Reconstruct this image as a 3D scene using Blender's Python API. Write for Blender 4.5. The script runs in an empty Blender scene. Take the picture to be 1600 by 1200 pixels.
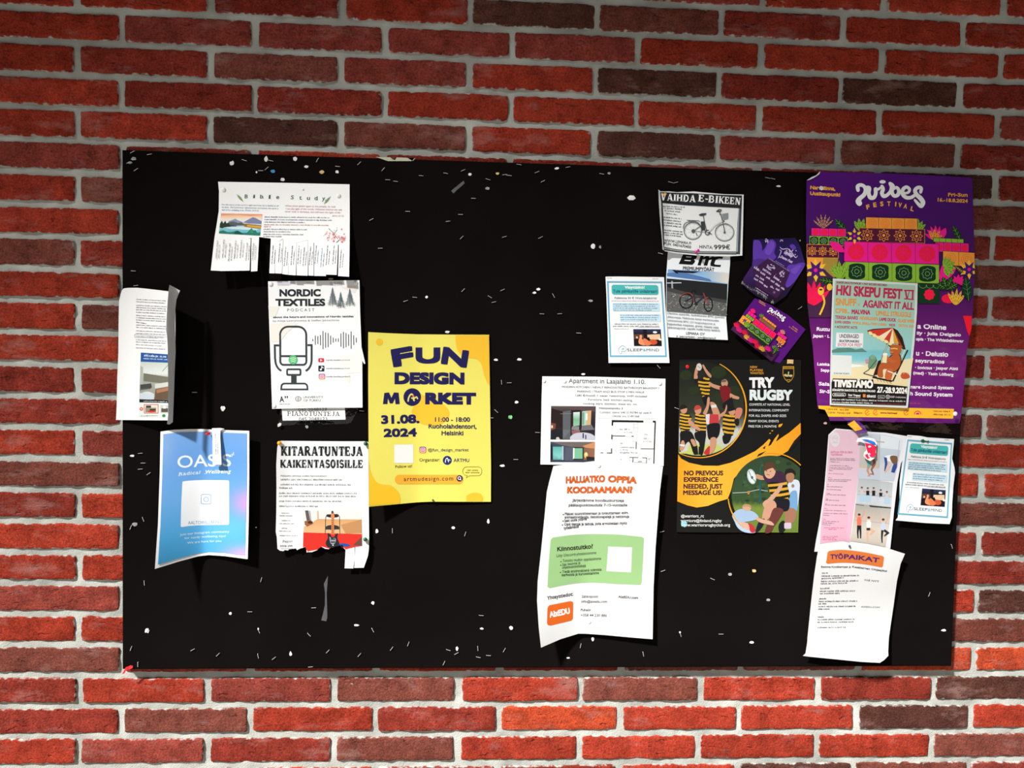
import bpy, math, random
import numpy as np
from mathutils import Matrix, Vector
from mathutils.geometry import delaunay_2d_cdt

C = bpy.context.scene
COL = C.collection
# ---------------------------------------------------------------- camera, world, sun, exposure
FOC = 1200.0                                   # focal length for a 1600 px wide frame
YAW, PIT, ROL = -0.0549, 0.0407, 0.0211
CAMX, CAMY, CAMZ = -0.0469, 0.7563, -1.8265    # x right, y down from the first mortar joint, z into the wall
ZTOP = 2.256                                   # height of that joint above the pavement

def _rot(y, p, r):
    cy, sy, cp, sp, cr, sr = math.cos(y), math.sin(y), math.cos(p), math.sin(p), math.cos(r), math.sin(r)
    Ry = np.array([[cy, 0, sy], [0, 1, 0], [-sy, 0, cy]])
    Rp = np.array([[1, 0, 0], [0, cp, -sp], [0, sp, cp]])
    Rr = np.array([[cr, -sr, 0], [sr, cr, 0], [0, 0, 1]])
    return Rr @ Rp @ Ry
RT = _rot(YAW, PIT, ROL).T

def fw(v): return Vector((v[0], v[2], -v[1]))
cam = bpy.data.cameras.new('camera'); cam.sensor_width = 36; cam.lens = FOC / 1600 * 36
cam.clip_start = 0.05
camo = bpy.data.objects.new('camera', cam); COL.objects.link(camo)
rx, dn, fd = fw(RT[:, 0]), fw(RT[:, 1]), fw(RT[:, 2])
m = Matrix((rx, -dn, -fd)).transposed().to_4x4()
m.translation = Vector((CAMX, CAMZ, ZTOP - CAMY))
camo.matrix_world = m
C.camera = camo

C.view_settings.view_transform = 'Standard'; C.view_settings.look = 'None'
C.view_settings.gamma = 1; C.view_settings.use_curve_mapping = False
C.view_settings.exposure = 0.0

w = bpy.data.worlds.new('sky'); C.world = w; w.use_nodes = True
nt = w.node_tree; nt.nodes.clear()
sky = nt.nodes.new('ShaderNodeTexSky'); sky.sky_type = 'NISHITA'
sky.sun_disc = False; sky.sun_elevation = math.radians(45); sky.sun_rotation = math.radians(228)
sky.air_density = 1.0; sky.dust_density = 2.5; sky.ozone_density = 1.0
hs = nt.nodes.new('ShaderNodeHueSaturation'); hs.inputs['Saturation'].default_value = 0.45
bg = nt.nodes.new('ShaderNodeBackground'); bg.inputs['Strength'].default_value = 0.022
wo = nt.nodes.new('ShaderNodeOutputWorld')
nt.links.new(sky.outputs[0], hs.inputs['Color']); nt.links.new(hs.outputs[0], bg.inputs[0]); nt.links.new(bg.outputs[0], wo.inputs[0])

SUN_DIR = Vector((1.0, 0.95, -1.38)).normalized()
sl = bpy.data.lights.new('sun', 'SUN'); sl.energy = 11.0; sl.angle = math.radians(4.5); sl.color = (1.0, 0.985, 0.96)
so = bpy.data.objects.new('sun', sl); COL.objects.link(so)
so.rotation_euler = SUN_DIR.to_track_quat('-Z', 'Y').to_euler(); so.location = (-4, -4, 6)

# ---------------------------------------------------------------- helpers
BOARD_Y = -0.022                               # front face of the notice board
def unproj(px, py, h):
    """points where the sight lines of (px,py) meet the plane h metres in front of the board"""
    px = np.asarray(px, float); py = np.asarray(py, float); h = np.asarray(h, float) + 0 * px
    d = np.stack([(px - 800) / FOC, (py - 600) / FOC, np.ones_like(px)], -1) @ RT.T
    t = ((BOARD_Y - h) - CAMZ) / d[..., 2]
    return np.stack([CAMX + d[..., 0] * t, CAMZ + d[..., 2] * t, ZTOP - (CAMY + d[..., 1] * t)], -1)

def lin(c):
    if isinstance(c, str):
        c = c.lstrip('#'); c = [int(c[i:i + 2], 16) / 255 for i in (0, 2, 4)]
    else: c = [v / 255 for v in c]
    return np.array([v / 12.92 if v <= .04045 else ((v + .055) / 1.055) ** 2.4 for v in c])

def tag(o, label=None, cat=None, group=None, kind=None):
    if label: o['label'] = label
    if cat: o['category'] = cat
    if group: o['group'] = group
    if kind: o['kind'] = kind
    return o

def raw_mesh(name, V, F, mats=(), col=None, smooth=False, midx=None):
    me = bpy.data.meshes.new(name)
    me.from_pydata([tuple(v) for v in V], [], [tuple(int(i) for i in f) for f in F])
    for mm in mats: me.materials.append(mm)
    if col is not None:
        a = me.color_attributes.new('Col', 'FLOAT_COLOR', 'POINT')
        c4 = np.ones((len(V), 4), np.float32); c4[:, :3] = col
        a.data.foreach_set('color', c4.ravel())
    if midx is not None: me.polygons.foreach_set('material_index', np.asarray(midx, np.int32))
    if smooth: me.polygons.foreach_set('use_smooth', np.ones(len(me.polygons), bool))
    me.update()
    return me

def link(name, me, parent=None, loc=None):
    o = bpy.data.objects.new(name, me); COL.objects.link(o)
    if loc is not None: o.location = loc
    if parent is not None: o.parent = parent
    return o

def empty(name, loc):
    o = bpy.data.objects.new(name, None); COL.objects.link(o); o.location = loc
    o.empty_display_size = .03
    return o

# ---------------------------------------------------------------- materials
def nmat(name):
    mt = bpy.data.materials.new(name); mt.use_nodes = True
    nt = mt.node_tree; b = nt.nodes['Principled BSDF']
    return mt, nt, b
def plain(name, col, rough=.6, metal=0, spec=.4, noise=0):
    mt, nt, b = nmat(name)
    c = lin(col); b.inputs['Base Color'].default_value = (*c, 1)
    b.inputs['Roughness'].default_value = rough; b.inputs['Metallic'].default_value = metal
    b.inputs['Specular IOR Level'].default_value = spec
    n = nt.nodes.new('ShaderNodeTexNoise'); n.inputs['Scale'].default_value = 60
    bp = nt.nodes.new('ShaderNodeBump'); bp.inputs['Strength'].default_value = noise; bp.inputs['Distance'].default_value = .002
    nt.links.new(n.outputs['Fac'], bp.inputs['Height']); nt.links.new(bp.outputs[0], b.inputs['Normal'])
    return mt
def printed(name, rough, spec, coat=0, wave=0, wscale=12, trans=0):
    """paper whose printed colours come from the mesh, with fine fibre"""
    mt, nt, b = nmat(name)
    at = nt.nodes.new('ShaderNodeAttribute'); at.attribute_name = 'Col'
    tc = nt.nodes.new('ShaderNodeTexCoord')
    n = nt.nodes.new('ShaderNodeTexNoise'); n.inputs['Scale'].default_value = 420; n.inputs['Detail'].default_value = 3
    mr = nt.nodes.new('ShaderNodeMapRange'); mr.inputs['To Min'].default_value = .95; mr.inputs['To Max'].default_value = 1.03
    mx = nt.nodes.new('ShaderNodeMix'); mx.data_type = 'RGBA'; mx.blend_type = 'MULTIPLY'; mx.inputs['Factor'].default_value = 1
    nt.links.new(tc.outputs['Object'], n.inputs['Vector']); nt.links.new(n.outputs['Fac'], mr.inputs['Value'])
    nt.links.new(at.outputs['Color'], mx.inputs['A']); nt.links.new(mr.outputs[0], mx.inputs['B'])
    nt.links.new(mx.outputs['Result'], b.inputs['Base Color'])
    b.inputs['Roughness'].default_value = rough; b.inputs['Specular IOR Level'].default_value = spec
    b.inputs['Coat Weight'].default_value = coat; b.inputs['Coat Roughness'].default_value = .07
    n2 = nt.nodes.new('ShaderNodeTexNoise'); n2.inputs['Scale'].default_value = wscale; n2.inputs['Detail'].default_value = 2
    bp = nt.nodes.new('ShaderNodeBump'); bp.inputs['Strength'].default_value = 1; bp.inputs['Distance'].default_value = wave
    geo = nt.nodes.new('ShaderNodeNewGeometry')
    nt.links.new(geo.outputs['Position'], n2.inputs['Vector']); nt.links.new(n2.outputs['Fac'], bp.inputs['Height'])
    nt.links.new(bp.outputs[0], b.inputs['Normal'])
    if coat: nt.links.new(bp.outputs[0], b.inputs['Coat Normal'])
    return mt
M = {}
M['paper'] = printed('matte paper', .85, .15, wave=.0012, wscale=9)
M['photo'] = printed('poster stock', .5, .22, wave=.0012, wscale=9)
M['lami'] = printed('laminated poster', .45, .2, coat=.4, wave=.005, wscale=11)
M['steel'] = plain('staple steel', (214, 214, 216), .42, .55, .6)
M['white_pin'] = plain('white plastic', (228, 228, 226), .35)
M['red_pin'] = plain('red plastic', (205, 16, 28), .3)
M['green_pin'] = plain('green plastic', (12, 82, 44), .3)
M['yellow_pin'] = plain('yellow plastic', (240, 160, 18), .3)
M['magenta_pin'] = plain('magenta plastic', (215, 20, 140), .3)
M['blue_pin'] = plain('dark blue plastic', (20, 60, 105), .3)
M['scrap'] = plain('torn white paper', (232, 232, 230), .9, noise=.5)
M['scrap_grey'] = plain('torn grey paper', (150, 150, 152), .9, noise=.5)
M['scrap_tan'] = plain('torn tan paper', (214, 180, 120), .9, noise=.5)
M['scrap_blue'] = plain('torn blue paper', (70, 150, 200), .9, noise=.5)
M['scrap_green'] = plain('torn green paper', (120, 200, 130), .9, noise=.5)
M['scrap_pink'] = plain('torn pink paper', (215, 160, 160), .9, noise=.5)
M['tape_grey'] = plain('dusty tape', (74, 74, 78), .5, noise=.3)
M['ribbon'] = plain('red ribbon', (222, 30, 40), .45)
M['pale_wood'] = plain('bare fibreboard', (196, 196, 168), .9, noise=.6)
def film_mat(name, fac, tint=(1, 1, 1), rough=.05, wave=.004, wscale=30, gcol=(1, 1, 1)):
    mt = bpy.data.materials.new(name); mt.use_nodes = True
    nt = mt.node_tree; nt.nodes.clear()
    tr = nt.nodes.new('ShaderNodeBsdfTransparent'); tr.inputs[0].default_value = (*tint, 1)
    gl = nt.nodes.new('ShaderNodeBsdfGlossy'); gl.inputs['Roughness'].default_value = rough; gl.inputs[0].default_value = (*gcol, 1)
    mx = nt.nodes.new('ShaderNodeMixShader'); out = nt.nodes.new('ShaderNodeOutputMaterial')
    # reflection grows towards grazing sight lines, alike from both faces
    gi = nt.nodes.new('ShaderNodeNewGeometry'); dt = nt.nodes.new('ShaderNodeVectorMath'); dt.operation = 'DOT_PRODUCT'
    ab = nt.nodes.new('ShaderNodeMath'); ab.operation = 'ABSOLUTE'; om = nt.nodes.new('ShaderNodeMath'); om.operation = 'SUBTRACT'; om.inputs[0].default_value = 1
    pw = nt.nodes.new('ShaderNodeMath'); pw.operation = 'POWER'; pw.inputs[1].default_value = 5
    mr = nt.nodes.new('ShaderNodeMapRange'); mr.inputs['To Min'].default_value = fac; mr.inputs['To Max'].default_value = 1
    nt.links.new(gi.outputs['Normal'], dt.inputs[0]); nt.links.new(gi.outputs['Incoming'], dt.inputs[1])
    nt.links.new(dt.outputs['Value'], ab.inputs[0]); nt.links.new(ab.outputs[0], om.inputs[1]); nt.links.new(om.outputs[0], pw.inputs[0])
    n = nt.nodes.new('ShaderNodeTexNoise'); n.inputs['Scale'].default_value = wscale; n.inputs['Detail'].default_value = 3
    g = nt.nodes.new('ShaderNodeNewGeometry')
    bp = nt.nodes.new('ShaderNodeBump'); bp.inputs['Distance'].default_value = wave
    nt.links.new(g.outputs['Position'], n.inputs['Vector']); nt.links.new(n.outputs['Fac'], bp.inputs['Height'])
    nt.links.new(bp.outputs[0], gl.inputs['Normal'])
    nt.links.new(pw.outputs[0], mr.inputs['Value']); nt.links.new(mr.outputs[0], mx.inputs[0])
    nt.links.new(tr.outputs[0], mx.inputs[1]); nt.links.new(gl.outputs[0], mx.inputs[2]); nt.links.new(mx.outputs[0], out.inputs[0])
    return mt
M['film'] = film_mat('clear plastic film', .035, wave=.003)
M['film_brown_gloss'] = film_mat('crinkled plastic film', .07, (.9, .86, .84), .16, .010, 22, (.55, .34, .27))  # brown reflection of the surroundings is put into the gloss colour

# ---------------------------------------------------------------- the setting
rng = random.Random(7); nrg = np.random.default_rng(7)
BX, BZ, X0 = 0.297, 0.0731, -0.8531
def brick_material():
    mt, nt, b = nmat('red brick')
    L = nt.links.new; N = nt.nodes.new
    at = N('ShaderNodeAttribute'); at.attribute_name = 'Col'
    ed = N('ShaderNodeAttribute'); ed.attribute_name = 'edge'
    g = N('ShaderNodeNewGeometry')
    n1 = N('ShaderNodeTexNoise'); n1.inputs['Scale'].default_value = 22; n1.inputs['Detail'].default_value = 6; n1.inputs['Roughness'].default_value = .65
    n2 = N('ShaderNodeTexNoise'); n2.inputs['Scale'].default_value = 210; n2.inputs['Detail'].default_value = 5; n2.inputs['Roughness'].default_value = .7
    n3 = N('ShaderNodeTexNoise'); n3.inputs['Scale'].default_value = 7; n3.inputs['Detail'].default_value = 8; n3.inputs['Roughness'].default_value = .7
    mp = N('ShaderNodeMapping'); mp.inputs['Scale'].default_value = (1, 1, 2.6)
    L(g.outputs['Position'], mp.inputs['Vector'])
    for n in (n1, n2): L(g.outputs['Position'], n.inputs['Vector'])
    L(mp.outputs[0], n3.inputs['Vector'])
    mr = N('ShaderNodeMapRange'); mr.inputs['From Min'].default_value = .3; mr.inputs['From Max'].default_value = .7
    mr.inputs['To Min'].default_value = .58; mr.inputs['To Max'].default_value = 1.34
    L(n1.outputs['Fac'], mr.inputs['Value'])
    mr2 = N('ShaderNodeMapRange'); mr2.inputs['From Min'].default_value = .3; mr2.inputs['From Max'].default_value = .7
    mr2.inputs['To Min'].default_value = .5; mr2.inputs['To Max'].default_value = 1.5
    L(n2.outputs['Fac'], mr2.inputs['Value'])
    mul = N('ShaderNodeMath'); mul.operation = 'MULTIPLY'; L(mr.outputs[0], mul.inputs[0]); L(mr2.outputs[0], mul.inputs[1])
    m1 = N('ShaderNodeMix'); m1.data_type = 'RGBA'; m1.blend_type = 'MULTIPLY'; m1.inputs['Factor'].default_value = 1
    L(at.outputs['Color'], m1.inputs['A']); L(mul.outputs[0], m1.inputs['B'])
    # pale lime bloom in patches
    mr3 = N('ShaderNodeMapRange'); mr3.inputs['From Min'].default_value = .54; mr3.inputs['From Max'].default_value = .78
    mr3.inputs['To Max'].default_value = .62
    L(n3.outputs['Fac'], mr3.inputs['Value'])
    m2 = N('ShaderNodeMix'); m2.data_type = 'RGBA'; m2.inputs['B'].default_value = (.38, .225, .20, 1)
    L(mr3.outputs[0], m2.inputs['Factor']); L(m1.outputs['Result'], m2.inputs['A'])
    # mortar smeared over the arrises
    n4 = N('ShaderNodeTexNoise'); n4.inputs['Scale'].default_value = 70; n4.inputs['Detail'].default_value = 5
    L(g.outputs['Position'], n4.inputs['Vector'])
    ad = N('ShaderNodeMath'); ad.operation = 'ADD'; L(ed.outputs['Fac'], ad.inputs[0]); L(n4.outputs['Fac'], ad.inputs[1])
    mr4 = N('ShaderNodeMapRange'); mr4.inputs['From Min'].default_value = 1.13; mr4.inputs['From Max'].default_value = 1.30
    L(ad.outputs[0], mr4.inputs['Value'])
    m3 = N('ShaderNodeMix'); m3.data_type = 'RGBA'; m3.inputs['B'].default_value = (.40, .402, .37, 1)
    L(mr4.outputs[0], m3.inputs['Factor']); L(m2.outputs['Result'], m3.inputs['A'])
    L(m3.outputs['Result'], b.inputs['Base Color'])
    b.inputs['Roughness'].default_value = .95; b.inputs['Specular IOR Level'].default_value = .04
    bp = N('ShaderNodeBump'); bp.inputs['Distance'].default_value = .0034; bp.inputs['Strength'].default_value = .9
    ad2 = N('ShaderNodeMath'); ad2.operation = 'ADD'; L(n2.outputs['Fac'], ad2.inputs[0]); L(n1.outputs['Fac'], ad2.inputs[1])
    mp5 = N('ShaderNodeMapping'); mp5.inputs['Scale'].default_value = (1, 1, 3.2); mp5.inputs['Rotation'].default_value = (0, .22, 0)
    L(g.outputs['Position'], mp5.inputs['Vector'])
    n5 = N('ShaderNodeTexNoise'); n5.inputs['Scale'].default_value = 26; n5.inputs['Detail'].default_value = 3; L(mp5.outputs[0], n5.inputs['Vector'])
    mr5 = N('ShaderNodeMapRange'); mr5.inputs['From Min'].default_value = .30; mr5.inputs['From Max'].default_value = .37; mr5.inputs['To Min'].default_value = -1.6; mr5.inputs['To Max'].default_value = 0
    L(n5.outputs['Fac'], mr5.inputs['Value'])
    ad3 = N('ShaderNodeMath'); ad3.operation = 'ADD'; L(ad2.outputs[0], ad3.inputs[0]); L(mr5.outputs[0], ad3.inputs[1])
    L(ad3.outputs[0], bp.inputs['Height']); L(bp.outputs[0], b.inputs['Normal'])
    return mt
def mortar_material():
    mt, nt, b = nmat('grey mortar')
    L = nt.links.new; N = nt.nodes.new
    g = N('ShaderNodeNewGeometry')
    n1 = N('ShaderNodeTexNoise'); n1.inputs['Scale'].default_value = 9; n1.inputs['Detail'].default_value = 8
    n2 = N('ShaderNodeTexNoise'); n2.inputs['Scale'].default_value = 300; n2.inputs['Detail'].default_value = 4
    L(g.outputs['Position'], n1.inputs['Vector']); L(g.outputs['Position'], n2.inputs['Vector'])
    r = N('ShaderNodeValToRGB'); r.color_ramp.elements[0].position = .3; r.color_ramp.elements[1].position = .72
    r.color_ramp.elements[0].color = (.27, .272, .248, 1); r.color_ramp.elements[1].color = (.465, .472, .43, 1)
    L(n1.outputs['Fac'], r.inputs[0]); L(r.outputs[0], b.inputs['Base Color'])
    b.inputs['Roughness'].default_value = .95; b.inputs['Specular IOR Level'].default_value = .1
    bp = N('ShaderNodeBump'); bp.inputs['Distance'].default_value = .002; bp.inputs['Strength'].default_value = .7
    L(n2.outputs['Fac'], bp.inputs['Height']); L(bp.outputs[0], b.inputs['Normal'])
    return mt

def snoise(x, y, seed, scale):
    """smooth value noise, vectorised"""
    x = x / scale + seed * 17.3; y = y / scale + seed * 9.1
    xi, yi = np.floor(x), np.floor(y); fx, fy = x - xi, y - yi
    fx = fx * fx * (3 - 2 * fx); fy = fy * fy * (3 - 2 * fy)
    def hsh(a, b):
        s = np.sin(a * 127.1 + b * 311.7 + seed * 74.7) * 43758.5453
        return s - np.floor(s)
    return (hsh(xi, yi) * (1 - fx) + hsh(xi + 1, yi) * fx) * (1 - fy) + (hsh(xi, yi + 1) * (1 - fx) + hsh(xi + 1, yi + 1) * fx) * fy - .5

BRICKS = {'r': (.285, .034, .018), 'd': (.20, .028, .018), 'b': (.155, .044, .031), 'k': (.08, .03, .022), 'o': (.36, .05, .02), 'p': (.215, .040, .029)}
# bricks whose tone the photograph shows clearly: (row, brick counted from the joint beside the board's left edge)
TONE = {(0, 1): 'p', (1, 0): 'd', (2, 1): 'd', (2, 2): 'r', (3, 2): 'b', (3, 3): 'r', (1, 4): 'k', (1, 6): 'k', (2, 6): 'r', (3, 4): 'k', (3, 6): 'b',
        (4, 2): 'd', (22, 1): 'r', (22, 0): 'b', (22, -1): 'd', (22, 6): 'k', (22, 3): 'o', (21, 2): 'b', (21, 0): 'r', (23, 2): 'b', (23, 0): 'p', (23, 3): 'r', (21, 7): 'k', (21, 8): 'k',
        (14, -1): 'b', (20, -1): 'b', (20, -2): 'd', (5, 8): 'k', (6, 7): 'r'}
def build_wall():
    V = []; F = []; Cc = []; E = []; MI = []
    nv = 0
    rows = range(-16, 31)
    for r in rows:
        off = X0 - (0.0989 if r % 2 else 0)
        for k in range(-6, 14):
            x0 = off + k * BX + .0068 + rng.uniform(-.002, .002); x1 = off + (k + 1) * BX - .0068 + rng.uniform(-.002, .002)
            y0 = r * BZ + .0068 + rng.uniform(-.001, .001); y1 = (r + 1) * BZ - .0068 + rng.uniform(-.001, .001)
            vis = -1.3 < x0 < 1.5 and -1 <= r <= 25
            iv = vis and not (x0 > -.75 and x1 < 1.05 and 5 < r < 20)
            nu, nw = (30, 9) if iv else ((6, 3) if not vis else (10, 4))
            us = np.concatenate([[0, .0012], np.linspace(.004, x1 - x0 - .004, nu), [x1 - x0 - .0012, x1 - x0]])
            ws = np.concatenate([[0, .0012], np.linspace(.004, y1 - y0 - .004, nw), [y1 - y0 - .0012, y1 - y0]])
            U, W_ = np.meshgrid(us, ws)
            lx, ly = x1 - x0, y1 - y0
            du = np.minimum(U, lx - U); dw = np.minimum(W_, ly - W_); de = np.minimum(du, dw)
            gx, gy = x0 + U, y0 + W_
            wob = 1 - np.clip(de / .02, 0, 1)
            s = rng.random() * 50
            ox = snoise(gx, gy, s, .022) * .0026 * wob; oy = (snoise(gx, gy, s + 3, .016) * .003 + snoise(gx, gy, s + 5, .006) * .0012) * wob
            # rounded corners
            cr = np.clip(1 - np.hypot(du, dw) / .008, 0, 1) * .002
            ox += np.sign(lx / 2 - U) * cr; oy += np.sign(ly / 2 - W_) * cr
            dep = snoise(gx, gy, s + 7, .03) * .0022 + snoise(gx, gy, s + 8, .008) * .0009 + rng.uniform(-.001, .0012)
            dep = dep + .010 * np.clip(1 - de / .0011, 0, 1) + .0016 * np.clip(1 - de / .004, 0, 1)
            pts = np.stack([gx + ox, dep, ZTOP - (gy + oy)], -1).reshape(-1, 3)
            n, mcol = U.shape
            idx = np.arange(n * mcol).reshape(n, mcol) + nv
            q = np.stack([idx[:-1, :-1], idx[1:, :-1], idx[1:, 1:], idx[:-1, 1:]], -1).reshape(-1, 4)
            V.append(pts); F.append(q); nv += len(pts); MI.append(np.zeros(len(q), int))
            t = TONE.get((r, k)) or rng.choices('rdbkop', (46, 28, 8, 3, 5 if r > 18 else 0, 12))[0]
            c = np.array(BRICKS[t]) * rng.uniform(.86, 1.14)
            Cc.append(np.repeat(c[None], len(pts), 0))
            E.append(np.clip(1 - de / .013, 0, 1).reshape(-1) * .75)
    # mortar bed: a lumpy sheet a little behind the brick faces
    gx = np.concatenate([np.linspace(-2.7, -1.3, 30), np.linspace(-1.29, 1.5, 330), np.linspace(1.51, 3.3, 36)])
    gy = np.concatenate([np.linspace(-1.18, -.12, 20), np.linspace(-.11, 1.9, 260), np.linspace(1.91, 2.256, 10)])
    GX, GY = np.meshgrid(gx, gy)
    dep = .0045 + snoise(GX, GY, 2, .03) * .004 + snoise(GX, GY, 4, .011) * .0028
    pts = np.stack([GX, dep, ZTOP - GY], -1).reshape(-1, 3)
    n, mc = GX.shape; idx = np.arange(n * mc).reshape(n, mc) + nv
    q = np.stack([idx[:-1, :-1], idx[1:, :-1], idx[1:, 1:], idx[:-1, 1:]], -1).reshape(-1, 4)
    V.append(pts); F.append(q); MI.append(np.ones(len(q), int)); Cc.append(np.ones((len(pts), 3)) * .3); E.append(np.zeros(len(pts)))
    nv += len(pts)
    # body of the wall
    bx = [(-2.7, .02, 0), (3.3, .02, 0), (3.3, .25, 0), (-2.7, .25, 0), (-2.7, .02, 3.43), (3.3, .02, 3.43), (3.3, .25, 3.43), (-2.7, .25, 3.43)]
    V.append(np.array(bx)); q = np.array([(0, 1, 5, 4), (1, 2, 6, 5), (2, 3, 7, 6), (3, 0, 4, 7), (4, 5, 6, 7), (3, 2, 1, 0)]) + nv
    F.append(q); MI.append(np.ones(6, int)); Cc.append(np.ones((8, 3)) * .3); E.append(np.zeros(8))
    V = np.concatenate(V); F = np.concatenate(F)
    me = raw_mesh('wall_back', V, F, (brick_material(), mortar_material()), np.concatenate(Cc), True, np.concatenate(MI))
    a = me.attributes.new('edge', 'FLOAT', 'POINT'); a.data.foreach_set('value', np.concatenate(E).astype(np.float32))
    return tag(link('wall_back', me), kind='structure')
build_wall()

def box_mesh(name, x0, x1, y0, y1, z0, z1, mat):
    V = [(x0, y0, z0), (x1, y0, z0), (x1, y1, z0), (x0, y1, z0), (x0, y0, z1), (x1, y0, z1), (x1, y1, z1), (x0, y1, z1)]
    return raw_mesh(name, V, [(0, 1, 5, 4), (1, 2, 6, 5), (2, 3, 7, 6), (3, 0, 4, 7), (4, 5, 6, 7), (3, 2, 1, 0)], (mat,))
pave = plain('concrete paving', (150, 148, 142), .9, noise=.6)
tag(link('floor', box_mesh('floor', -9, 9, -14, .25, -.1, 0, pave)), kind='structure')
conc = plain('concrete', (128, 126, 120), .9, noise=.4)
# the storeys above the brick and an added unseen slab, its edge shaped to shade the wall
tag(link('wall_upper', box_mesh('wall_upper', -2.7, 3.3, .0, .25, 3.43, 10.0, conc)), kind='structure')
def slab():
    zc, th = 10.0, .3
    e = [(-16, -6.4), (-7.4, -6.04), (-6.1, -5.72), (-5.35, -5.84), (-4.9, -6.3), (-4.2, -8.5), (9, -14), (9, .25), (-16, .25)]
    n = len(e)
    V = [(x, y, zc) for x, y in e] + [(x, y, zc + th) for x, y in e]
    return raw_mesh('shade_slab', V, [tuple(range(n))[::-1], tuple(range(n, 2 * n))] + [(i, (i + 1) % n, n + (i + 1) % n, n + i) for i in range(n)], (conc,))
tag(link('shade_slab', slab()), kind='structure')

# ---------------------------------------------------------------- print engine
_fc = bpy.data.curves.new('_type', 'FONT'); _fo = bpy.data.objects.new('_type', _fc)
_tcache = {}
def text_mesh(s, bold, space, res):
    k = (s, bold, space, res)
    if k not in _tcache:
        _fc.body = s; _fc.size = 1; _fc.offset = bold; _fc.space_character = space; _fc.resolution_u = res
        me = _fo.to_mesh()
        n = len(me.vertices); v = np.empty(n * 3); me.vertices.foreach_get('co', v)
        v = v.reshape(-1, 3)[:, :2].copy()
        if any(ch.islower() for ch in s): v[:, 1] = np.interp(v[:, 1], [-.3, 0, .449, .683, 1], [-.3, 0, .515, .683, 1])
        f = [tuple(p.vertices) for p in me.polygons]
        _fo.to_mesh_clear()
        _tcache[k] = (v, f)
    return _tcache[k]
CAP = .683

def catmull(pts, n=8, closed=False):
    P = [np.array(p, float) for p in pts]
    out = []
    N = len(P); rngk = N if closed else N - 1
    for i in range(rngk):
        p0 = P[(i - 1) % N] if closed or i > 0 else P[0]
        p1 = P[i]; p2 = P[(i + 1) % N]
        p3 = P[(i + 2) % N] if closed or i + 2 < N else P[-1]
        for j in range(n):
            t = j / n
            out.append(.5 * (2 * p1 + (p2 - p0) * t + (2 * p0 - 5 * p1 + 4 * p2 - p3) * t * t + (3 * p1 - p0 - 3 * p2 + p3) * t ** 3))
    if not closed: out.append(P[-1])
    return [tuple(p) for p in out]

def fill(poly, step, grid=True):
    """triangulated inside of a polygon, with interior points every `step`"""
    P = []
    n = len(poly)
    for i in range(n):
        a = np.array(poly[i], float); b = np.array(poly[(i + 1) % n], float)
        k = max(1, int(np.hypot(*(b - a)) / step))
        for j in range(k): P.append(tuple(a + (b - a) * j / k))
    nb = len(P); ed = [(i, (i + 1) % nb) for i in range(nb)]
    A = np.array(P); lo, hi = A.min(0), A.max(0)
    if grid and (hi - lo).max() > step * 1.6:
        gx = np.arange(lo[0] + step * .63, hi[0], step); gy = np.arange(lo[1] + step * .57, hi[1], step)
        if len(gx) and len(gy):
            X, Y = np.meshgrid(gx, gy); X = X.ravel(); Y = Y.ravel()
            ins = np.zeros(len(X), bool); x1, y1 = A[-1]
            for x2, y2 in A:
                c = ((y1 > Y) != (y2 > Y)) & (X < (x2 - x1) * (Y - y1) / ((y2 - y1) if y2 != y1 else 1e-9) + x1)
                ins ^= c; x1, y1 = x2, y2
            P += list(zip(X[ins], Y[ins]))
    r = delaunay_2d_cdt([Vector(p) for p in P], ed, [list(range(nb))], 1, 1e-6)
    return np.array([tuple(v) for v in r[0]]), [tuple(f) for f in r[2]]

def refine(xy, F, mx):
    """split long edges so that flat shapes can follow a bent sheet"""
    F = [t for f in F for t in ([(f[0], f[i], f[i + 1]) for i in range(1, len(f) - 1)] if len(f) > 3 else [tuple(f)]) if len(t) == 3]
    V = [tuple(p) for p in xy]
    for _ in range(6):
        mid = {}; out = []; hit = False
        def m(a, b):
            k = (a, b) if a < b else (b, a)
            if k in mid: return mid[k]
            pa, pb = V[a], V[b]
            if math.hypot(pa[0] - pb[0], pa[1] - pb[1]) > mx:
                V.append(((pa[0] + pb[0]) / 2, (pa[1] + pb[1]) / 2)); mid[k] = len(V) - 1
            else: mid[k] = None
            return mid[k]
        for a, b, c in F:
            ab, bc, ca = m(a, b), m(b, c), m(c, a)
            n = (ab is not None) + (bc is not None) + (ca is not None)
            if n == 0: out.append((a, b, c)); continue
            hit = True
            if n == 3: out += [(a, ab, ca), (ab, b, bc), (ca, bc, c), (ab, bc, ca)]
            else:
                for _k in range(3):
                    if n == 1 and ab is not None: break
                    if n == 2 and ca is None: break
                    a, b, c, ab, bc, ca = b, c, a, bc, ca, ab
                if n == 1: out += [(a, ab, c), (ab, b, c)]
                else: out += [(ab, b, bc), (a, ab, bc), (a, bc, c)]
        F = out
        if not hit: break
    return np.array(V), F

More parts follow.
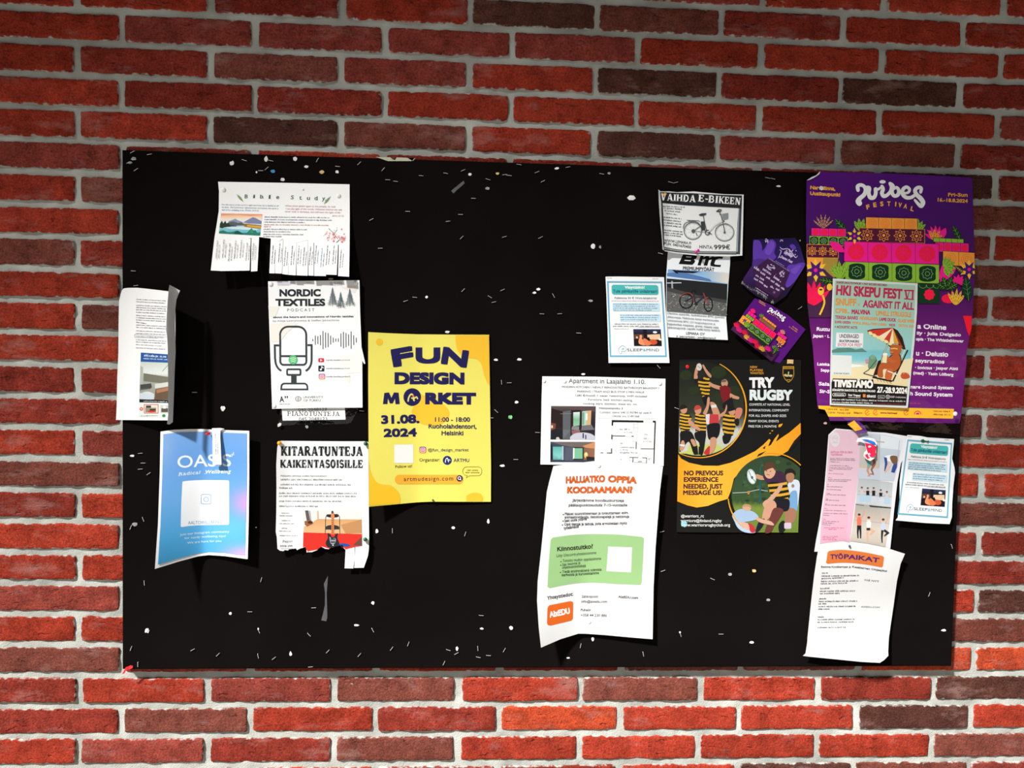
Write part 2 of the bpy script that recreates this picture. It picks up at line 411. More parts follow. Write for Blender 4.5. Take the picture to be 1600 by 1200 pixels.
class Paper:
    def __init__(s, name, label, cat, zoom, h, g=.8, mat='paper', group=None, step=9):
        s.name, s.h, s.g, s.mat, s.step = name, h, g, M[mat], step
        s.zx, s.zy, s.zs = zoom
        s.label, s.cat, s.group = label, cat, group
        s.root = None; s.top = 0.; s.laid = []
    def hz(s, x, y):                       # height in metres at zoom coordinates
        return np.asarray(s.h(x, y), float) / 1000 + 0 * x
    def world(s, xy, lift=0.0):
        xy = np.asarray(xy, float)
        hh = s.hz(xy[:, 0], xy[:, 1]) + lift
        return unproj(s.zx + xy[:, 0] / s.zs, s.zy + xy[:, 1] / s.zs, hh)
    def col(s, c, xy):
        if callable(c): return np.clip(np.array(c(xy[:, 0], xy[:, 1])) * s.g, 0, .93)
        return np.repeat(np.clip(lin(c) * s.g, 0, .93)[None], len(xy), 0)
    def sheet(s, poly, c=(255, 255, 255), name='sheet', h=None, thick=.00025, label=None):
        oh = s.h
        if h: s.h = h
        v, f = fill(poly, s.step * s.zs)
        Wd = s.world(v)
        if s.root is None:
            ctr = Wd.mean(0); s.root = empty(s.name, ctr)
            tag(s.root, s.label, s.cat, s.group); s.ctr = ctr
        n = len(v)
        # front, back and rim, so that the sheet has its paper thickness
        f = [t if _ccw(v, t) else t[::-1] for t in f]
        cnt = {}
        for t in f:
            for i in range(len(t)):
                e = (t[i], t[(i + 1) % len(t)]); cnt[e] = 1
        rim = [e for e in cnt if (e[1], e[0]) not in cnt]
        B = Wd + np.array([0, thick, 0])
        bi = sorted({i for e in rim for i in e}); k_ = {i: 2 * n + j for j, i in enumerate(bi)}; nb = len(bi)
        F = list(f) + [tuple(i + n for i in t[::-1]) for t in f] + [(k_[b], k_[a], k_[a] + nb, k_[b] + nb) for a, b in rim]
        colr = s.col(c, v); white = np.repeat((lin((238, 238, 238)) * s.g)[None], n, 0)
        me = raw_mesh(name, np.concatenate([Wd, B, Wd[bi], B[bi]]) - s.ctr, F, (s.mat,), np.concatenate([colr, white, colr[bi], colr[bi]]), True)
        s.h = oh
        o = link(name, me, s.root)
        if label: o['label'] = label
        return o
    def part(s, name, base=.30, h=None, label=None):
        return Part(s, name, base, h, label)
def _ccw(v, t):
    a, b, c = v[t[0]], v[t[1]], v[t[2]]
    return (b[0] - a[0]) * (c[1] - a[1]) - (b[1] - a[1]) * (c[0] - a[0]) < 0     # y points down on the sheet

class Part:
    """one printed or applied part of a sheet; shapes stack in the order they are added"""
    LIFT = .05
    def __init__(s, paper, name, base, h, label):
        base = base + paper.top; s.items = []
        s.p, s.name, s.base, s.h, s.label = paper, name, base, h, label
        s.V = []; s.F = []; s.C = []; s.n = 0; s.k = 0; s.tf = None; s.box = []; s.clip = None
    def add(s, xy, F, c, same=False):
        xy = np.asarray(xy, float)
        if not len(xy): return
        xy, F = refine(xy, F, (12 if s.clip else s.p.step * s.p.zs * 1.25 / getattr(s, 'sc', 1)))
        src = xy
        if s.tf is not None: xy = s.tf(xy)
        if s.clip is not None:             # print stops at the edge of the sheet
            X = np.array([xy[list(f)].mean(0) for f in F]); ins = np.zeros(len(X), bool); x1, y1 = s.clip[-1]
            for x2, y2 in s.clip:
                ins ^= ((y1 > X[:, 1]) != (y2 > X[:, 1])) & (X[:, 0] < (x2 - x1) * (X[:, 1] - y1) / ((y2 - y1) if y2 != y1 else 1e-9) + x1); x1, y1 = x2, y2
            F = [f for f, k in zip(F, ins) if k]
            if not F: return
            us = sorted({i for f in F for i in f}); mp_ = {u: i for i, u in enumerate(us)}; xy = xy[us]; src = src[us]; F = [tuple(mp_[i] for i in f) for f in F]
        F = [f for f in F if len(f) > 2]
        if not F: return
        Fo = [tuple(f if _ccw(xy, f) else f[::-1]) for f in F]
        lo, hi = xy.min(0), xy.max(0); pl = s.p.laid
        if same and s.items: lev = s.items[-1][3] + .15   # an overprint of the line before
        else:                              # one film of ink above whatever is already printed here
            lev = 1 + max((l for a_, b_, l in pl if a_[0] < hi[0] and b_[0] > lo[0] and a_[1] < hi[1] and b_[1] > lo[1]), default=0)
        pl.append((lo, hi, lev))
        s.items.append((xy, Fo, s.p.col(c, src), lev))
    def P(s, pts, c, grid=True):
        v, f = fill(pts, s.p.step * s.p.zs * .9 / getattr(s, 'sc', 1), grid); s.add(v, f, c)
    def SP(s, pts, c, n=6): s.P(catmull(pts, n, True), c)
    def R(s, x0, y0, x1, y1, c, r=0, q=None):
        if r <= 0: pts = [(x0, y0), (x1, y0), (x1, y1), (x0, y1)]
        else:
            pts = []
            for cx, cy, a in ((x1 - r, y0 + r, -90), (x1 - r, y1 - r, 0), (x0 + r, y1 - r, 90), (x0 + r, y0 + r, 180)):
                for i in range(6):
                    t = math.radians(a + i * 18); pts.append((cx + r * math.cos(t), cy + r * math.sin(t)))
        if q: pts = [q(p) for p in pts]
        s.P(pts, c)
    def E(s, cx, cy, rx, ry, c, rot=0, n=18):
        ca, sa = math.cos(rot), math.sin(rot)
        s.P([(cx + rx * math.cos(t) * ca - ry * math.sin(t) * sa, cy + rx * math.cos(t) * sa + ry * math.sin(t) * ca) for t in np.linspace(0, 2 * math.pi, n, endpoint=False)], c)
    def L(s, pts, w, c, closed=False, smooth=0, cap=False):
        if smooth: pts = catmull(pts, smooth, closed)
        P = np.array(pts, float)
        if closed: P = np.concatenate([P, P[:1]])
        # split long straights so that lines follow the sheet
        Q = [P[0]]
        for a, b in zip(P[:-1], P[1:]):
            k = max(1, int(np.hypot(*(b - a)) / (s.p.step * s.p.zs)))
            for j in range(1, k + 1): Q.append(a + (b - a) * j / k)
        P = np.array(Q)
        d = np.diff(P, axis=0); d /= np.maximum(np.hypot(d[:, 0], d[:, 1])[:, None], 1e-9)
        nn = np.stack([-d[:, 1], d[:, 0]], 1)
        if closed: nv = np.concatenate([[nn[0] + nn[-1]], nn[1:] + nn[:-1], [nn[0] + nn[-1]]])
        else: nv = np.concatenate([[nn[0]], nn[1:] + nn[:-1], [nn[-1]]])
        ln = np.hypot(nv[:, 0], nv[:, 1])[:, None]; nv = nv / np.maximum(ln, 1e-9)
        base = np.concatenate([nn, nn[-1:]])
        sc = 1 / np.maximum(np.abs((nv * base).sum(1)), .55)
        wv = np.asarray(w, float)
        if wv.ndim == 0: hw = np.full(len(P), wv / 2)
        else: hw = np.interp(np.linspace(0, 1, len(P)), np.linspace(0, 1, len(wv)), wv) / 2
        a = P + nv * (hw * sc)[:, None]; b = P - nv * (hw * sc)[:, None]
        v = np.concatenate([a, b]); N = len(P)
        s.add(v, [(i, i + 1, N + i + 1, N + i) for i in range(N - 1)], c)
        if cap:
            s.k -= 1
            for e in (0, -1): s.E(P[e][0], P[e][1], hw[e], hw[e], c, n=12); s.k -= 1
            s.k += 1
    def ring(s, cx, cy, r, w, c, n=28, ry=None): s.L([(cx + r * math.cos(t), cy + (ry or r) * math.sin(t)) for t in np.linspace(0, 2 * math.pi, n, endpoint=False)], w, c, True)
    def T(s, t, x0, y0, x1, y1, cap, c, bold=0., shear=0., bow=0., space=1., res=None, warp=None, same=False):
        """one line of type; its baseline runs from (x0,y0) to (x1,y1)"""
        if bold > (.006 if 'M' in t else .02):                     # extra heavy faces: overprint with small shifts
            b0 = 0. if 'M' in t else .016      # the type's capital M only fills cleanly unthickened
            e = (bold - b0 + (.002 if b0 else 0)) * cap / CAP
            for i_, (ax, ay) in enumerate([(-e, -e), (e, -e), (-e, e), (e, e)] + ([(0, 0), (e, 0), (-e, 0), (0, e), (0, -e)] if bold > .04 else [])):
                s.T(t, x0 + ax + e, y0 + ay - e, x1 + ax - e, y1 + ay - e, cap - 2 * e, c, b0, shear, bow, space, res, warp, i_ > 0)
            return
        if 'M' in t: bold = 0.
        if res is None: res = 2 if cap / s.p.zs < 6 else 4
        v, f = text_mesh(t, bold, space, res)
        if not len(v): return
        lo, hi = v[:, 0].min(), v[:, 0].max()
        u = (v[:, 0] - lo) / max(hi - lo, 1e-6)
        Ln = math.hypot(x1 - x0, y1 - y0); dx, dy = (x1 - x0) / Ln, (y1 - y0) / Ln
        up = v[:, 1] / CAP * cap
        if warp: up = up * warp(u)
        X = x0 + dx * Ln * u + up * (dy + shear * dx); Y = y0 + dy * Ln * u - up * dx + up * shear * dy - bow * 4 * u * (1 - u)
        s.add(np.stack([X, Y], 1), f, c, same)
    def greek(s, x0, y0, x1, y1, cap, c, seed=0, just=True, dens=1.0):
        """a line of type too small to read in the photograph: rows of short strokes in word groups"""
        r = random.Random(seed * 7919 + int(x0 * 3 + y0 * 11))
        Ln = math.hypot(x1 - x0, y1 - y0); dx, dy = (x1 - x0) / Ln, (y1 - y0) / Ln
        V = []; F = []; u = 0; lw = cap * .26
        def q(a, b, lo, hi):
            n = len(V)
            for uu, vv in ((a, lo), (b, lo), (b, hi), (a, hi)): V.append((x0 + dx * uu + dy * vv, y0 + dy * uu - dx * vv))
            F.append((n, n + 1, n + 2, n + 3))
        while u < Ln - cap * .5:
            for k in range(r.randint(2, 9)):
                if u > Ln - cap * .5: break
                wd = cap * r.uniform(.5, .75)
                hi = cap * (1.05 if r.random() < .25 else .72); lo = -cap * .25 if r.random() < .1 else 0
                q(u, u + lw, lo, hi)
                t = r.random()
                if t < .75: q(u + lw, u + wd * .8, cap * .5, cap * .72)
                if t > .3: q(u + lw, u + wd * .8, 0, cap * .2)
                if t < .5: q(u + wd * .8 - lw * .6, u + wd * .8 + lw * .3, 0, cap * .6)
                u += wd + cap * .12
            u += cap * .5
        s.add(np.array(V), F, c)
    def slab(s, t, x0, y0, x1, y1, cap, c, heavy=1., serif=True, warp=None):
        """display type with slab serifs"""
        v = []; F = []; x = 0
        for ch in t:
            if ch == ' ': x += .45; continue
            wdt, strokes, srf = SLAB[ch]
            for pts, th in strokes:
                P = np.array(pts, float); P[:, 0] += x
                d = np.diff(P, axis=0); d /= np.maximum(np.hypot(d[:, 0], d[:, 1])[:, None], 1e-9)
                nn = np.stack([-d[:, 1], d[:, 0]], 1)
                nv = np.concatenate([[nn[0]], nn[1:] + nn[:-1], [nn[-1]]]); nv /= np.hypot(nv[:, 0], nv[:, 1])[:, None]
                b = len(v); N = len(P); hw = th * heavy / 2
                v += [tuple(p) for p in P + nv * hw] + [tuple(p) for p in P - nv * hw]
                F += [(b + i, b + i + 1, b + N + i + 1, b + N + i) for i in range(N - 1)]
            if serif:
                for sx, sy, hl in srf:
                    b = len(v); q = .09
                    ya, yb = (sy, sy + q) if sy < .5 else (sy - q, sy)
                    v += [(x + sx - hl, ya), (x + sx + hl, ya), (x + sx + hl, yb), (x + sx - hl, yb)]; F.append((b, b + 1, b + 2, b + 3))
            x += wdt
        v = np.array(v); lo, hi = v[:, 0].min(), v[:, 0].max(); u = (v[:, 0] - lo) / (hi - lo)
        Ln = math.hypot(x1 - x0, y1 - y0); dx, dy = (x1 - x0) / Ln, (y1 - y0) / Ln
        up = v[:, 1] * cap
        s.add(np.stack([x0 + dx * Ln * u + up * dy, y0 + dy * Ln * u - up * dx], 1), F, c)
    def done(s):
        if not s.items: return None
        oh = s.p.h
        if s.h: s.p.h = s.h
        for xy, F, cc, lev in s.items:
            Wd = s.p.world(xy, (s.base + lev * s.LIFT) / 1000)
            s.box.append((Wd.min(0), Wd.max(0), s.n, s.n + len(xy), len(s.F), len(s.F) + len(F)))
            s.V.append(Wd); s.C.append(cc); s.F += [tuple(i + s.n for i in f) for f in F]; s.n += len(xy)
        s.p.h = oh
        V = np.concatenate(s.V); Cc = np.concatenate(s.C); nb = len(s.box)
        # blocks of print that stand well apart become parts of their own
        grp = list(range(nb))
        lim = .02 if s.name in ('body_text', 'title', 'blob', 'background_print', 'text_panel', 'arc_print', 'flower_print') else 9
        for i in range(nb):
            for j in range(i):
                if grp[i] != grp[j]:
                    g_ = np.maximum(0, np.maximum(s.box[i][0] - s.box[j][1], s.box[j][0] - s.box[i][1]))
                    if np.hypot(np.hypot(*g_[:2]), g_[2]) <= lim:
                        a_, b_ = grp[i], grp[j]; grp = [b_ if t == a_ else t for t in grp]
        for gi in dict.fromkeys(grp):
            idx = [k for k in range(nb) if grp[k] == gi]; off = 0; vs = []; cs = []; fs = []
            for k in idx:
                _, _, a0, a1, f0, f1 = s.box[k]
                vs.append(V[a0:a1]); cs.append(Cc[a0:a1]); fs += [tuple(q - a0 + off for q in f) for f in s.F[f0:f1]]; off += a1 - a0
            o = link(s.name, raw_mesh(s.name, np.concatenate(vs) - s.p.ctr, fs, (s.p.mat,), np.concatenate(cs)), s.p.root)
            if s.label: o['label'] = s.label
        return o
def arc(cx, cy, rx, ry, a0, a1, n=10):
    return [(cx + rx * math.cos(math.radians(a)), cy + ry * math.sin(math.radians(a))) for a in np.linspace(a0, a1, n)]
st, tn = .24, .11
SLAB = {
 'K': (.98, [([(.17, 0), (.17, 1)], st), ([(.28, .42), (.72, .95)], tn), ([(.36, .55), (.74, .05)], st * .9)], [(.17, 0, .17), (.17, 1, .17), (.74, 1, .15), (.77, 0, .18)]),
 'I': (.48, [([(.2, 0), (.2, 1)], st)], [(.2, 0, .18), (.2, 1, .18)]),
 'T': (.86, [([(.4, 0), (.4, 1)], st), ([(.03, .94), (.77, .94)], tn), ([(.06, .94), (.06, .7)], tn * .9), ([(.74, .94), (.74, .7)], tn * .9)], [(.4, 0, .2)]),
 'A': (.98, [([(.12, .03), (.4, .98)], tn), ([(.42, .98), (.73, .03)], st), ([(.22, .3), (.6, .3)], tn)], [(.12, 0, .14), (.74, 0, .18)]),
 'R': (.98, [([(.17, 0), (.17, 1)], st), ([(.2, .95)] + arc(.42, .73, .22, .22, 90, -90) + [(.2, .51)], tn * 1.3), ([(.42, .5), (.74, .03)], st * .9)], [(.17, 0, .17), (.17, 1, .15), (.78, 0, .14)]),
 'U': (.98, [([(.17, 1), (.17, .3)] + arc(.43, .3, .26, .25, 180, 360) + [(.69, 1)], tn * 1.6), ([(.17, 1), (.17, .3)], st)], [(.17, 1, .17), (.69, 1, .15)]),
 'N': (1.02, [([(.15, 0), (.15, 1)], tn), ([(.17, .97), (.72, .03)], st), ([(.75, 0), (.75, 1)], tn)], [(.15, 0, .14), (.12, 1, .12), (.75, 1, .15)]),
 'E': (.88, [([(.17, 0), (.17, 1)], st), ([(.17, .94), (.68, .94)], tn), ([(.17, .52), (.5, .52)], tn), ([(.17, .06), (.7, .06)], tn), ([(.65, .94), (.65, .72)], tn * .9), ([(.67, .06), (.67, .3)], tn * .9), ([(.5, .4), (.5, .64)], tn * .8)], [(.1, 0, .12), (.1, 1, .12)]),
 'J': (.72, [([(.42, 1), (.42, .3)] + arc(.24, .25, .18, -.2, 0, 180), tn * 1.4), ([(.42, 1), (.42, .25)], st)], [(.42, 1, .18)]),
 'S': (.8, [(arc(.36, .73, .25, .21, 15, 265) + arc(.36, .28, .27, .22, 85, -165), tn * 1.7)], []),
 'O': (.96, [(arc(.41, .5, .29, .44, 0, 360, 22), st * .85)], []),
 'L': (.84, [([(.17, 0), (.17, 1)], st), ([(.17, .06), (.68, .06)], tn), ([(.66, .06), (.66, .32)], tn)], [(.1, 0, .12), (.17, 1, .18)]),
 'V': (.96, [([(.12, .97), (.4, .02)], st), ([(.42, .02), (.7, .97)], tn)], [(.12, 1, .18), (.72, 1, .14)]),
 'H': (1.04, [([(.17, 0), (.17, 1)], st), ([(.75, 0), (.75, 1)], st), ([(.17, .5), (.75, .5)], tn)], [(.17, 0, .17), (.17, 1, .17), (.75, 0, .17), (.75, 1, .17)]),
 'D': (1.0, [([(.17, 0), (.17, 1)], st), ([(.17, .94), (.38, .94)] + arc(.38, .5, .36, .44, 90, -90) + [(.17, .06)], tn * 1.5)], [(.1, 0, .12), (.1, 1, .12)]),
 'B': (.92, [([(.17, 0), (.17, 1)], st), ([(.17, .94)] + arc(.42, .73, .2, .21, 90, -90) + [(.17, .52)], tn * 1.4), ([(.17, .52)] + arc(.45, .29, .24, .23, 90, -90) + [(.17, .06)], tn * 1.4)], [(.1, 0, .12), (.1, 1, .12)]),
 'P': (.9, [([(.17, 0), (.17, 1)], st), ([(.17, .94)] + arc(.44, .72, .22, .22, 90, -90) + [(.17, .5)], tn * 1.3)], [(.17, 0, .17), (.1, 1, .12)]),
 '-': (.5, [([(.06, .42), (.42, .42)], .14)], []),
}
def grad(stops, axis=1, fn=None):
    """printed colour ramp across the picture"""
    xs = [a for a, _ in stops]; cs = np.array([lin(c) for _, c in stops])
    def f(x, y):
        t = fn(x, y) if fn else (y if axis else x)
        return np.stack([np.interp(t, xs, cs[:, i]) for i in range(3)], -1)
    return f
sm = lambda t: np.clip(t, 0, 1)
sp = lambda t: np.clip((t + np.sqrt(t * t + .012)) / 2, 0, 1.05)      # a ramp with a soft start, for creases
INK = (44, 50, 54); BLK = (16, 16, 18); WHT = (255, 255, 255)

# ---------------------------------------------------------------- the notice board
def build_board():
    c = [unproj(np.array([x]), np.array([y]), 0.0)[0] for x, y in ((190.5, 234), (1517, 277), (1487, 1041), (191, 1046))]
    mt, nt, b = nmat('black felt')
    g = nt.nodes.new('ShaderNodeNewGeometry'); n = nt.nodes.new('ShaderNodeTexNoise'); n.inputs['Scale'].default_value = 500; n.inputs['Detail'].default_value = 4
    n2 = nt.nodes.new('ShaderNodeTexNoise'); n2.inputs['Scale'].default_value = 3; n2.inputs['Detail'].default_value = 4
    r = nt.nodes.new('ShaderNodeValToRGB'); r.color_ramp.elements[0].color = (.0022, .0017, .0016, 1); r.color_ramp.elements[1].color = (.0066, .0049, .0045, 1)
    r.color_ramp.elements[0].position = .3; r.color_ramp.elements[1].position = .75
    av = nt.nodes.new('ShaderNodeMath'); av.operation = 'ADD'; hf = nt.nodes.new('ShaderNodeMath'); hf.operation = 'MULTIPLY'; hf.inputs[1].default_value = .5
    bp = nt.nodes.new('ShaderNodeBump'); bp.inputs['Distance'].default_value = .0008; bp.inputs['Strength'].default_value = .6
    L = nt.links.new
    L(g.outputs['Position'], n.inputs['Vector']); L(g.outputs['Position'], n2.inputs['Vector'])
    L(n.outputs['Fac'], av.inputs[0]); L(n2.outputs['Fac'], av.inputs[1]); L(av.outputs[0], hf.inputs[0]); L(hf.outputs[0], r.inputs[0])
    L(r.outputs[0], b.inputs['Base Color']); L(n.outputs['Fac'], bp.inputs['Height']); L(bp.outputs[0], b.inputs['Normal'])
    b.inputs['Roughness'].default_value = 1; b.inputs['Specular IOR Level'].default_value = .03
    ctr = sum(c) / 4; root = empty('notice_board', ctr)
    tag(root, 'large black felt notice board fixed to the red brick wall, dotted with staples', 'notice board')
    V = []; F = []
    ins = .0025
    mid = np.array(ctr)
    fr = [np.array(p) + np.sign(mid - p) * np.array([ins, 0, ins]) for p in c]
    bk = .0035
    rings = [fr, [np.array([p[0], p[1] + .0025, p[2]]) for p in c], [np.array([p[0], -bk, p[2]]) for p in c]]
    for rg in rings: V += [tuple(q - mid) for q in rg]
    F = [(3, 2, 1, 0), (8, 9, 10, 11)]
    for k in (0, 4):
        for i in range(4): F.append((k + i, k + (i + 1) % 4, k + 4 + (i + 1) % 4, k + 4 + i))
    link('panel', raw_mesh('panel', V, F, (mt,)), root)
    # pale fibreboard showing where the felt is torn at the top edge
    for pts in ([(587, 245.5), (610, 246), (613, 249), (617, 250.5), (620, 246.2), (648, 247.2), (645, 250.5), (642, 252), (606, 252), (596, 248.6)], [(636.5, 246.8), (649, 247.2), (646, 251), (644, 251.5)]):
        v, f = fill(pts, 20, False)
        a = unproj(v[:, 0], v[:, 1] - .3, .0004); bb = unproj(v[:, 0], v[:, 1] - .3, -.002)
        n = len(a); pl = [t if _ccw(v, t) else t[::-1] for t in f]
        link('torn_edge', raw_mesh('torn_edge', np.concatenate([a, bb]) - mid, pl + [tuple(i + n for i in t[::-1]) for t in pl], (M['pale_wood'],)), root)['label'] = 'pale bare fibreboard at a tear in the top edge'
build_board()

# ================================================================ papers on the left
# ---- sheet folded over at the left edge of the board
ML = lambda x, y: 4 + 44 * sm((x - 75) / 445) ** 1.5 + 3 * sm((200 - y) / 110) * sm((300 - x) / 200)
p = Paper('notice', 'creased white notice hanging over the left edge of the board, right side folded forward', 'notice', (170, 430, 5), ML, .72, step=5)
p.sheet([(92, 150), (100, 120), (118, 103), (150, 99), (220, 98), (300, 106), (468, 126), (520, 132), (520, 600), (500, 1138), (452, 1134), (56, 1131), (62, 1000), (66, 800), (75, 600), (76, 400), (80, 200)])
q = p.part('body_text')
for i, (y, x1) in enumerate(((190, 450), (208, 440), (236, 450), (253, 445), (270, 450), (290, 440), (315, 445), (333, 450), (350, 440), (368, 300), (390, 445), (408, 445), (435, 445), (455, 450), (478, 440), (505, 450), (522, 445), (543, 415), (568, 445))):
    q.greek(214 - .35 * (y - 190) * .02, y + 2, x1, y + 14, 8, (120, 124, 130), i)
q.L([(203, 462), (458, 482)], 2, (120, 125, 130)); q.L([(203, 462), (202, 486), (380, 492)], 2, (120, 125, 130)); q.done()
q = p.part('picture')
q.P([(250, 604), (462, 618), (462, 684), (248, 676)], (38, 88, 160))
q.greek(275, 634, 458, 645, 17, (220, 232, 245), 3); q.greek(270, 654, 458, 664, 10, (210, 225, 240), 4)
q.P([(246, 676), (464, 684), (464, 975), (238, 970)], grad([(676, (205, 212, 205)), (770, (228, 232, 226)), (800, (170, 172, 165)), (975, (150, 148, 138))]))
q.P([(270, 765), (464, 795), (464, 850), (272, 828)], (120, 118, 104)); q.P([(246, 705), (268, 720), (266, 860), (243, 850)], (178, 182, 172))
q.P([(365, 890), (464, 872), (464, 972), (356, 972)], (104, 84, 66)); q.P([(370, 895), (464, 876), (464, 902), (374, 922)], (176, 120, 88)); q.P([(360, 850), (464, 835), (464, 868), (362, 885)], (212, 214, 205))
q.E(300, 945, 56, 36, (212, 220, 226)); q.P([(242, 920), (355, 925), (352, 970), (240, 968)], (205, 214, 222))
for i in range(7): q.L([(244 + i * 12, 900 - i * 2), (262 + i * 12, 880 - i), (330, 868)], 5, (60, 62, 60))
q.L([(418, 752), (464, 700)], 4, (120, 120, 115)); q.P([(246, 855), (330, 845), (335, 870), (246, 890)], (70, 72, 70))
q.P([(238, 969), (464, 975), (464, 999), (238, 994)], (24, 26, 28)); q.greek(272, 988, 462, 992, 9, (215, 215, 215), 5)
q.P([(238, 994), (464, 999), (464, 1116), (230, 1110)], (226, 234, 230))
q.E(255, 1045, 14, 14, (214, 70, 60)); q.E(255, 1045, 6, 6, (240, 220, 210))
q.R(274, 1008, 388, 1080, (206, 60, 50)); q.R(279, 1013, 383, 1075, (228, 222, 205)); q.R(285, 1035, 370, 1072, (150, 140, 122)); q.R(290, 1018, 330, 1035, (60, 60, 56)); q.E(335, 1065, 30, 8, (200, 60, 40)); q.R(320, 1045, 365, 1058, (50, 48, 44))
q.R(402, 1016, 464, 1078, (200, 205, 195)); q.R(410, 1040, 462, 1070, (90, 84, 76)); q.R(425, 1020, 445, 1042, (235, 235, 225))
q.greek(250, 1103, 385, 1100, 9, (70, 80, 90), 6); q.E(430, 1098, 14, 12, (40, 140, 80)); q.done()
FL = lambda x, y: 49 + 26 * sm((520 - x) / 62) - 4 * sm((y - 900) / 300)
p.sheet([(474, 76), (515, 96), (556, 120), (528, 190), (520, 260), (517, 400), (522, 600), (514, 760), (510, 900), (500, 1148), (474, 1166), (455, 1163), (466, 1080), (464, 900), (462, 700), (460, 560), (455, 470), (446, 428), (452, 330), (460, 200), (468, 110)], (236, 236, 238), 'folded_flap', FL, label='right side of the sheet folded forward, showing its blank back')

# ---- bible study with tear-off strips
HB = lambda x, y: 3 + 22 * sm((y - 260) / 800) ** 1.4 + 5 * sm((300 - x) / 240) * sm(y / 1000)
p = Paper('notice', 'white landscape study-group notice with tear-off strips, hanging at upper left of the board', 'notice', (320, 270, 6.667), HB, .9, step=6)
p.sheet([(138, 93), (700, 102), (1508, 120), (1510, 400), (1508, 752), (1388, 750), (1130, 728), (1072, 700), (950, 730), (870, 712), (808, 690), (740, 735), (690, 736), (686, 684), (620, 676), (565, 668), (480, 680), (400, 690), (300, 690), (160, 688), (100, 680), (120, 560), (145, 400), (148, 200)])
strips = [(100, 680, 168, 690, 160, 1022, 62, 1018), (168, 688, 478, 684, 466, 1018, 160, 1024), (486, 676, 566, 668, 547, 1024, 481, 1028),
          (688, 684, 738, 734, 728, 1047, 672, 1046), (738, 734, 815, 692, 803, 1050, 729, 1047), (818, 692, 876, 712, 868, 1062, 808, 1055), (877, 712, 954, 730, 948, 1068, 871, 1063),
          (956, 730, 1072, 702, 1072, 1072, 955, 1068), (1074, 702, 1132, 728, 1134, 1072, 1080, 1070), (1138, 728, 1264, 738, 1262, 1076, 1140, 1074), (1262, 738, 1388, 750, 1374, 1064, 1264, 1060), (1396, 750, 1508, 752, 1503, 1082, 1388, 1076)]
for i, sp_ in enumerate(strips):
    up = [0, 1.5, -.8, .4, -.8, 1.2, 2, 0, 2.4, .8, 1.2, 4][i]
    hs_ = (lambda u: lambda x, y: HB(x, y) + u * sm((y - 720) / 350))(up)
    p.sheet([sp_[0:2], sp_[2:4], sp_[4:6], sp_[6:8]], name='tear_off_strip', h=hs_)
q = p.part('title')
for ch, x, y in (('B', 414, 265), ('i', 502, 264), ('b', 574, 266), ('l', 664, 270), ('e', 742, 272), ('S', 894, 274), ('t', 982, 278), ('u', 1062, 282), ('d', 1140, 284), ('y', 1220, 286)):
    wd = {'i': 20, 'l': 18, 't': 24}.get(ch, 32); q.T(ch, x, y, x + wd, y, 38, (62, 92, 98), .015, .1)
    if ch in 'bldty': q.L([(x + wd - 4, y), (x + wd + 8, y - 4)], 4, (62, 92, 98))
for (x, y, a) in ((368, 264, .85), (1276, 286, -.85)):
    ca, sa = math.cos(a), math.sin(a)
    q.P([(x + ca * u * 48 - sa * v * 13, y + sa * u * 48 + ca * v * 13) for u, v in ((-1, 0), (-.5, .8), (0, 1), (.5, .7), (1, 0), (.5, -.7), (0, -1), (-.5, -.8))], (150, 178, 120))
    q.L([(x - ca * 52, y - sa * 52), (x + ca * 52, y + sa * 52)], 4, (104, 128, 84))
q.done()
q = p.part('body_text')
for i, (x0, y0, x1, y1, t, cp, cl) in enumerate(((176, 338, 765, 352, 'For the word of the Lord is right and true; he is faithful in all', 15, (110, 140, 170)), (176, 365, 765, 380, 'he does. The Lord loves righteousness and justice; the earth is', 15, (110, 140, 170)), (176, 394, 560, 402, 'full of his unfailing love. (Psalm 33:4-5)', 15, (110, 140, 170)),
    (834, 352, 1362, 362, 'When Jesus spoke again to the people, he said,', 17, (196, 140, 140)), (834, 383, 1424, 394, '"I am the light of the world. Whoever follows me will', 17, (196, 140, 140)), (834, 412, 1424, 424, 'never walk in darkness, but will have the light of life."', 17, (196, 140, 140)), (1326, 455, 1446, 458, '(John 8:12)', 15, (180, 140, 140)))):
    q.T(t, x0, y0, x1, y1, cp, cl, 0, .2)
for i, (x1, y) in enumerate(((1300, 465), (1332, 492), (1046, 518), (1294, 545), (690, 566), (1072, 592), (900, 618), (1040, 645), (806, 668))):
    q.greek(624 - i * 2, y, x1, y + (x1 - 620) * .012, 13, (196, 130, 140) if i in (3, 4) else (110, 118, 130), 20 + i)
q.done()
q = p.part('picture')
bl = lambda u, v: (170 + u * 430 - v * 24 - u * v * 0, 423 + u * 8 + v * 207 + u * v * 16)
def bq(pts): return [bl(a, b) for a, b in pts]
q.P(bq([(0, 0), (1, 0), (1, 1), (0, 1)]), grad([(423, (246, 150, 96)), (450, (250, 205, 170)), (480, (250, 232, 214)), (520, (236, 240, 240)), (560, (150, 205, 220)), (640, (96, 190, 200))]))
q.P(bq([(0, .12), (.3, .03), (.7, .1), (1, .04), (1, 0), (0, 0)]), (240, 160, 120))
q.P(bq([(.55, .42), (.68, .26), (.78, .15), (.86, .2), (1, .33), (1, .46), (.7, .46)]), (128, 138, 172)); q.P(bq([(.2, .38), (.3, .3), (.36, .24), (.42, .32), (.5, .36), (.58, .42), (.2, .44)]), (140, 158, 188))
q.P(bq([(.15, .5), (.25, .4), (.33, .38), (.42, .44), (.52, .42), (.6, .48), (.6, .56), (.15, .6)]), (96, 100, 96)); q.P(bq([(.55, .46), (1, .52), (1, .68), (.6, .62)]), (150, 112, 62)); q.P(bq([(.66, .52), (1, .56), (1, .66), (.66, .6)]), (228, 168, 70))
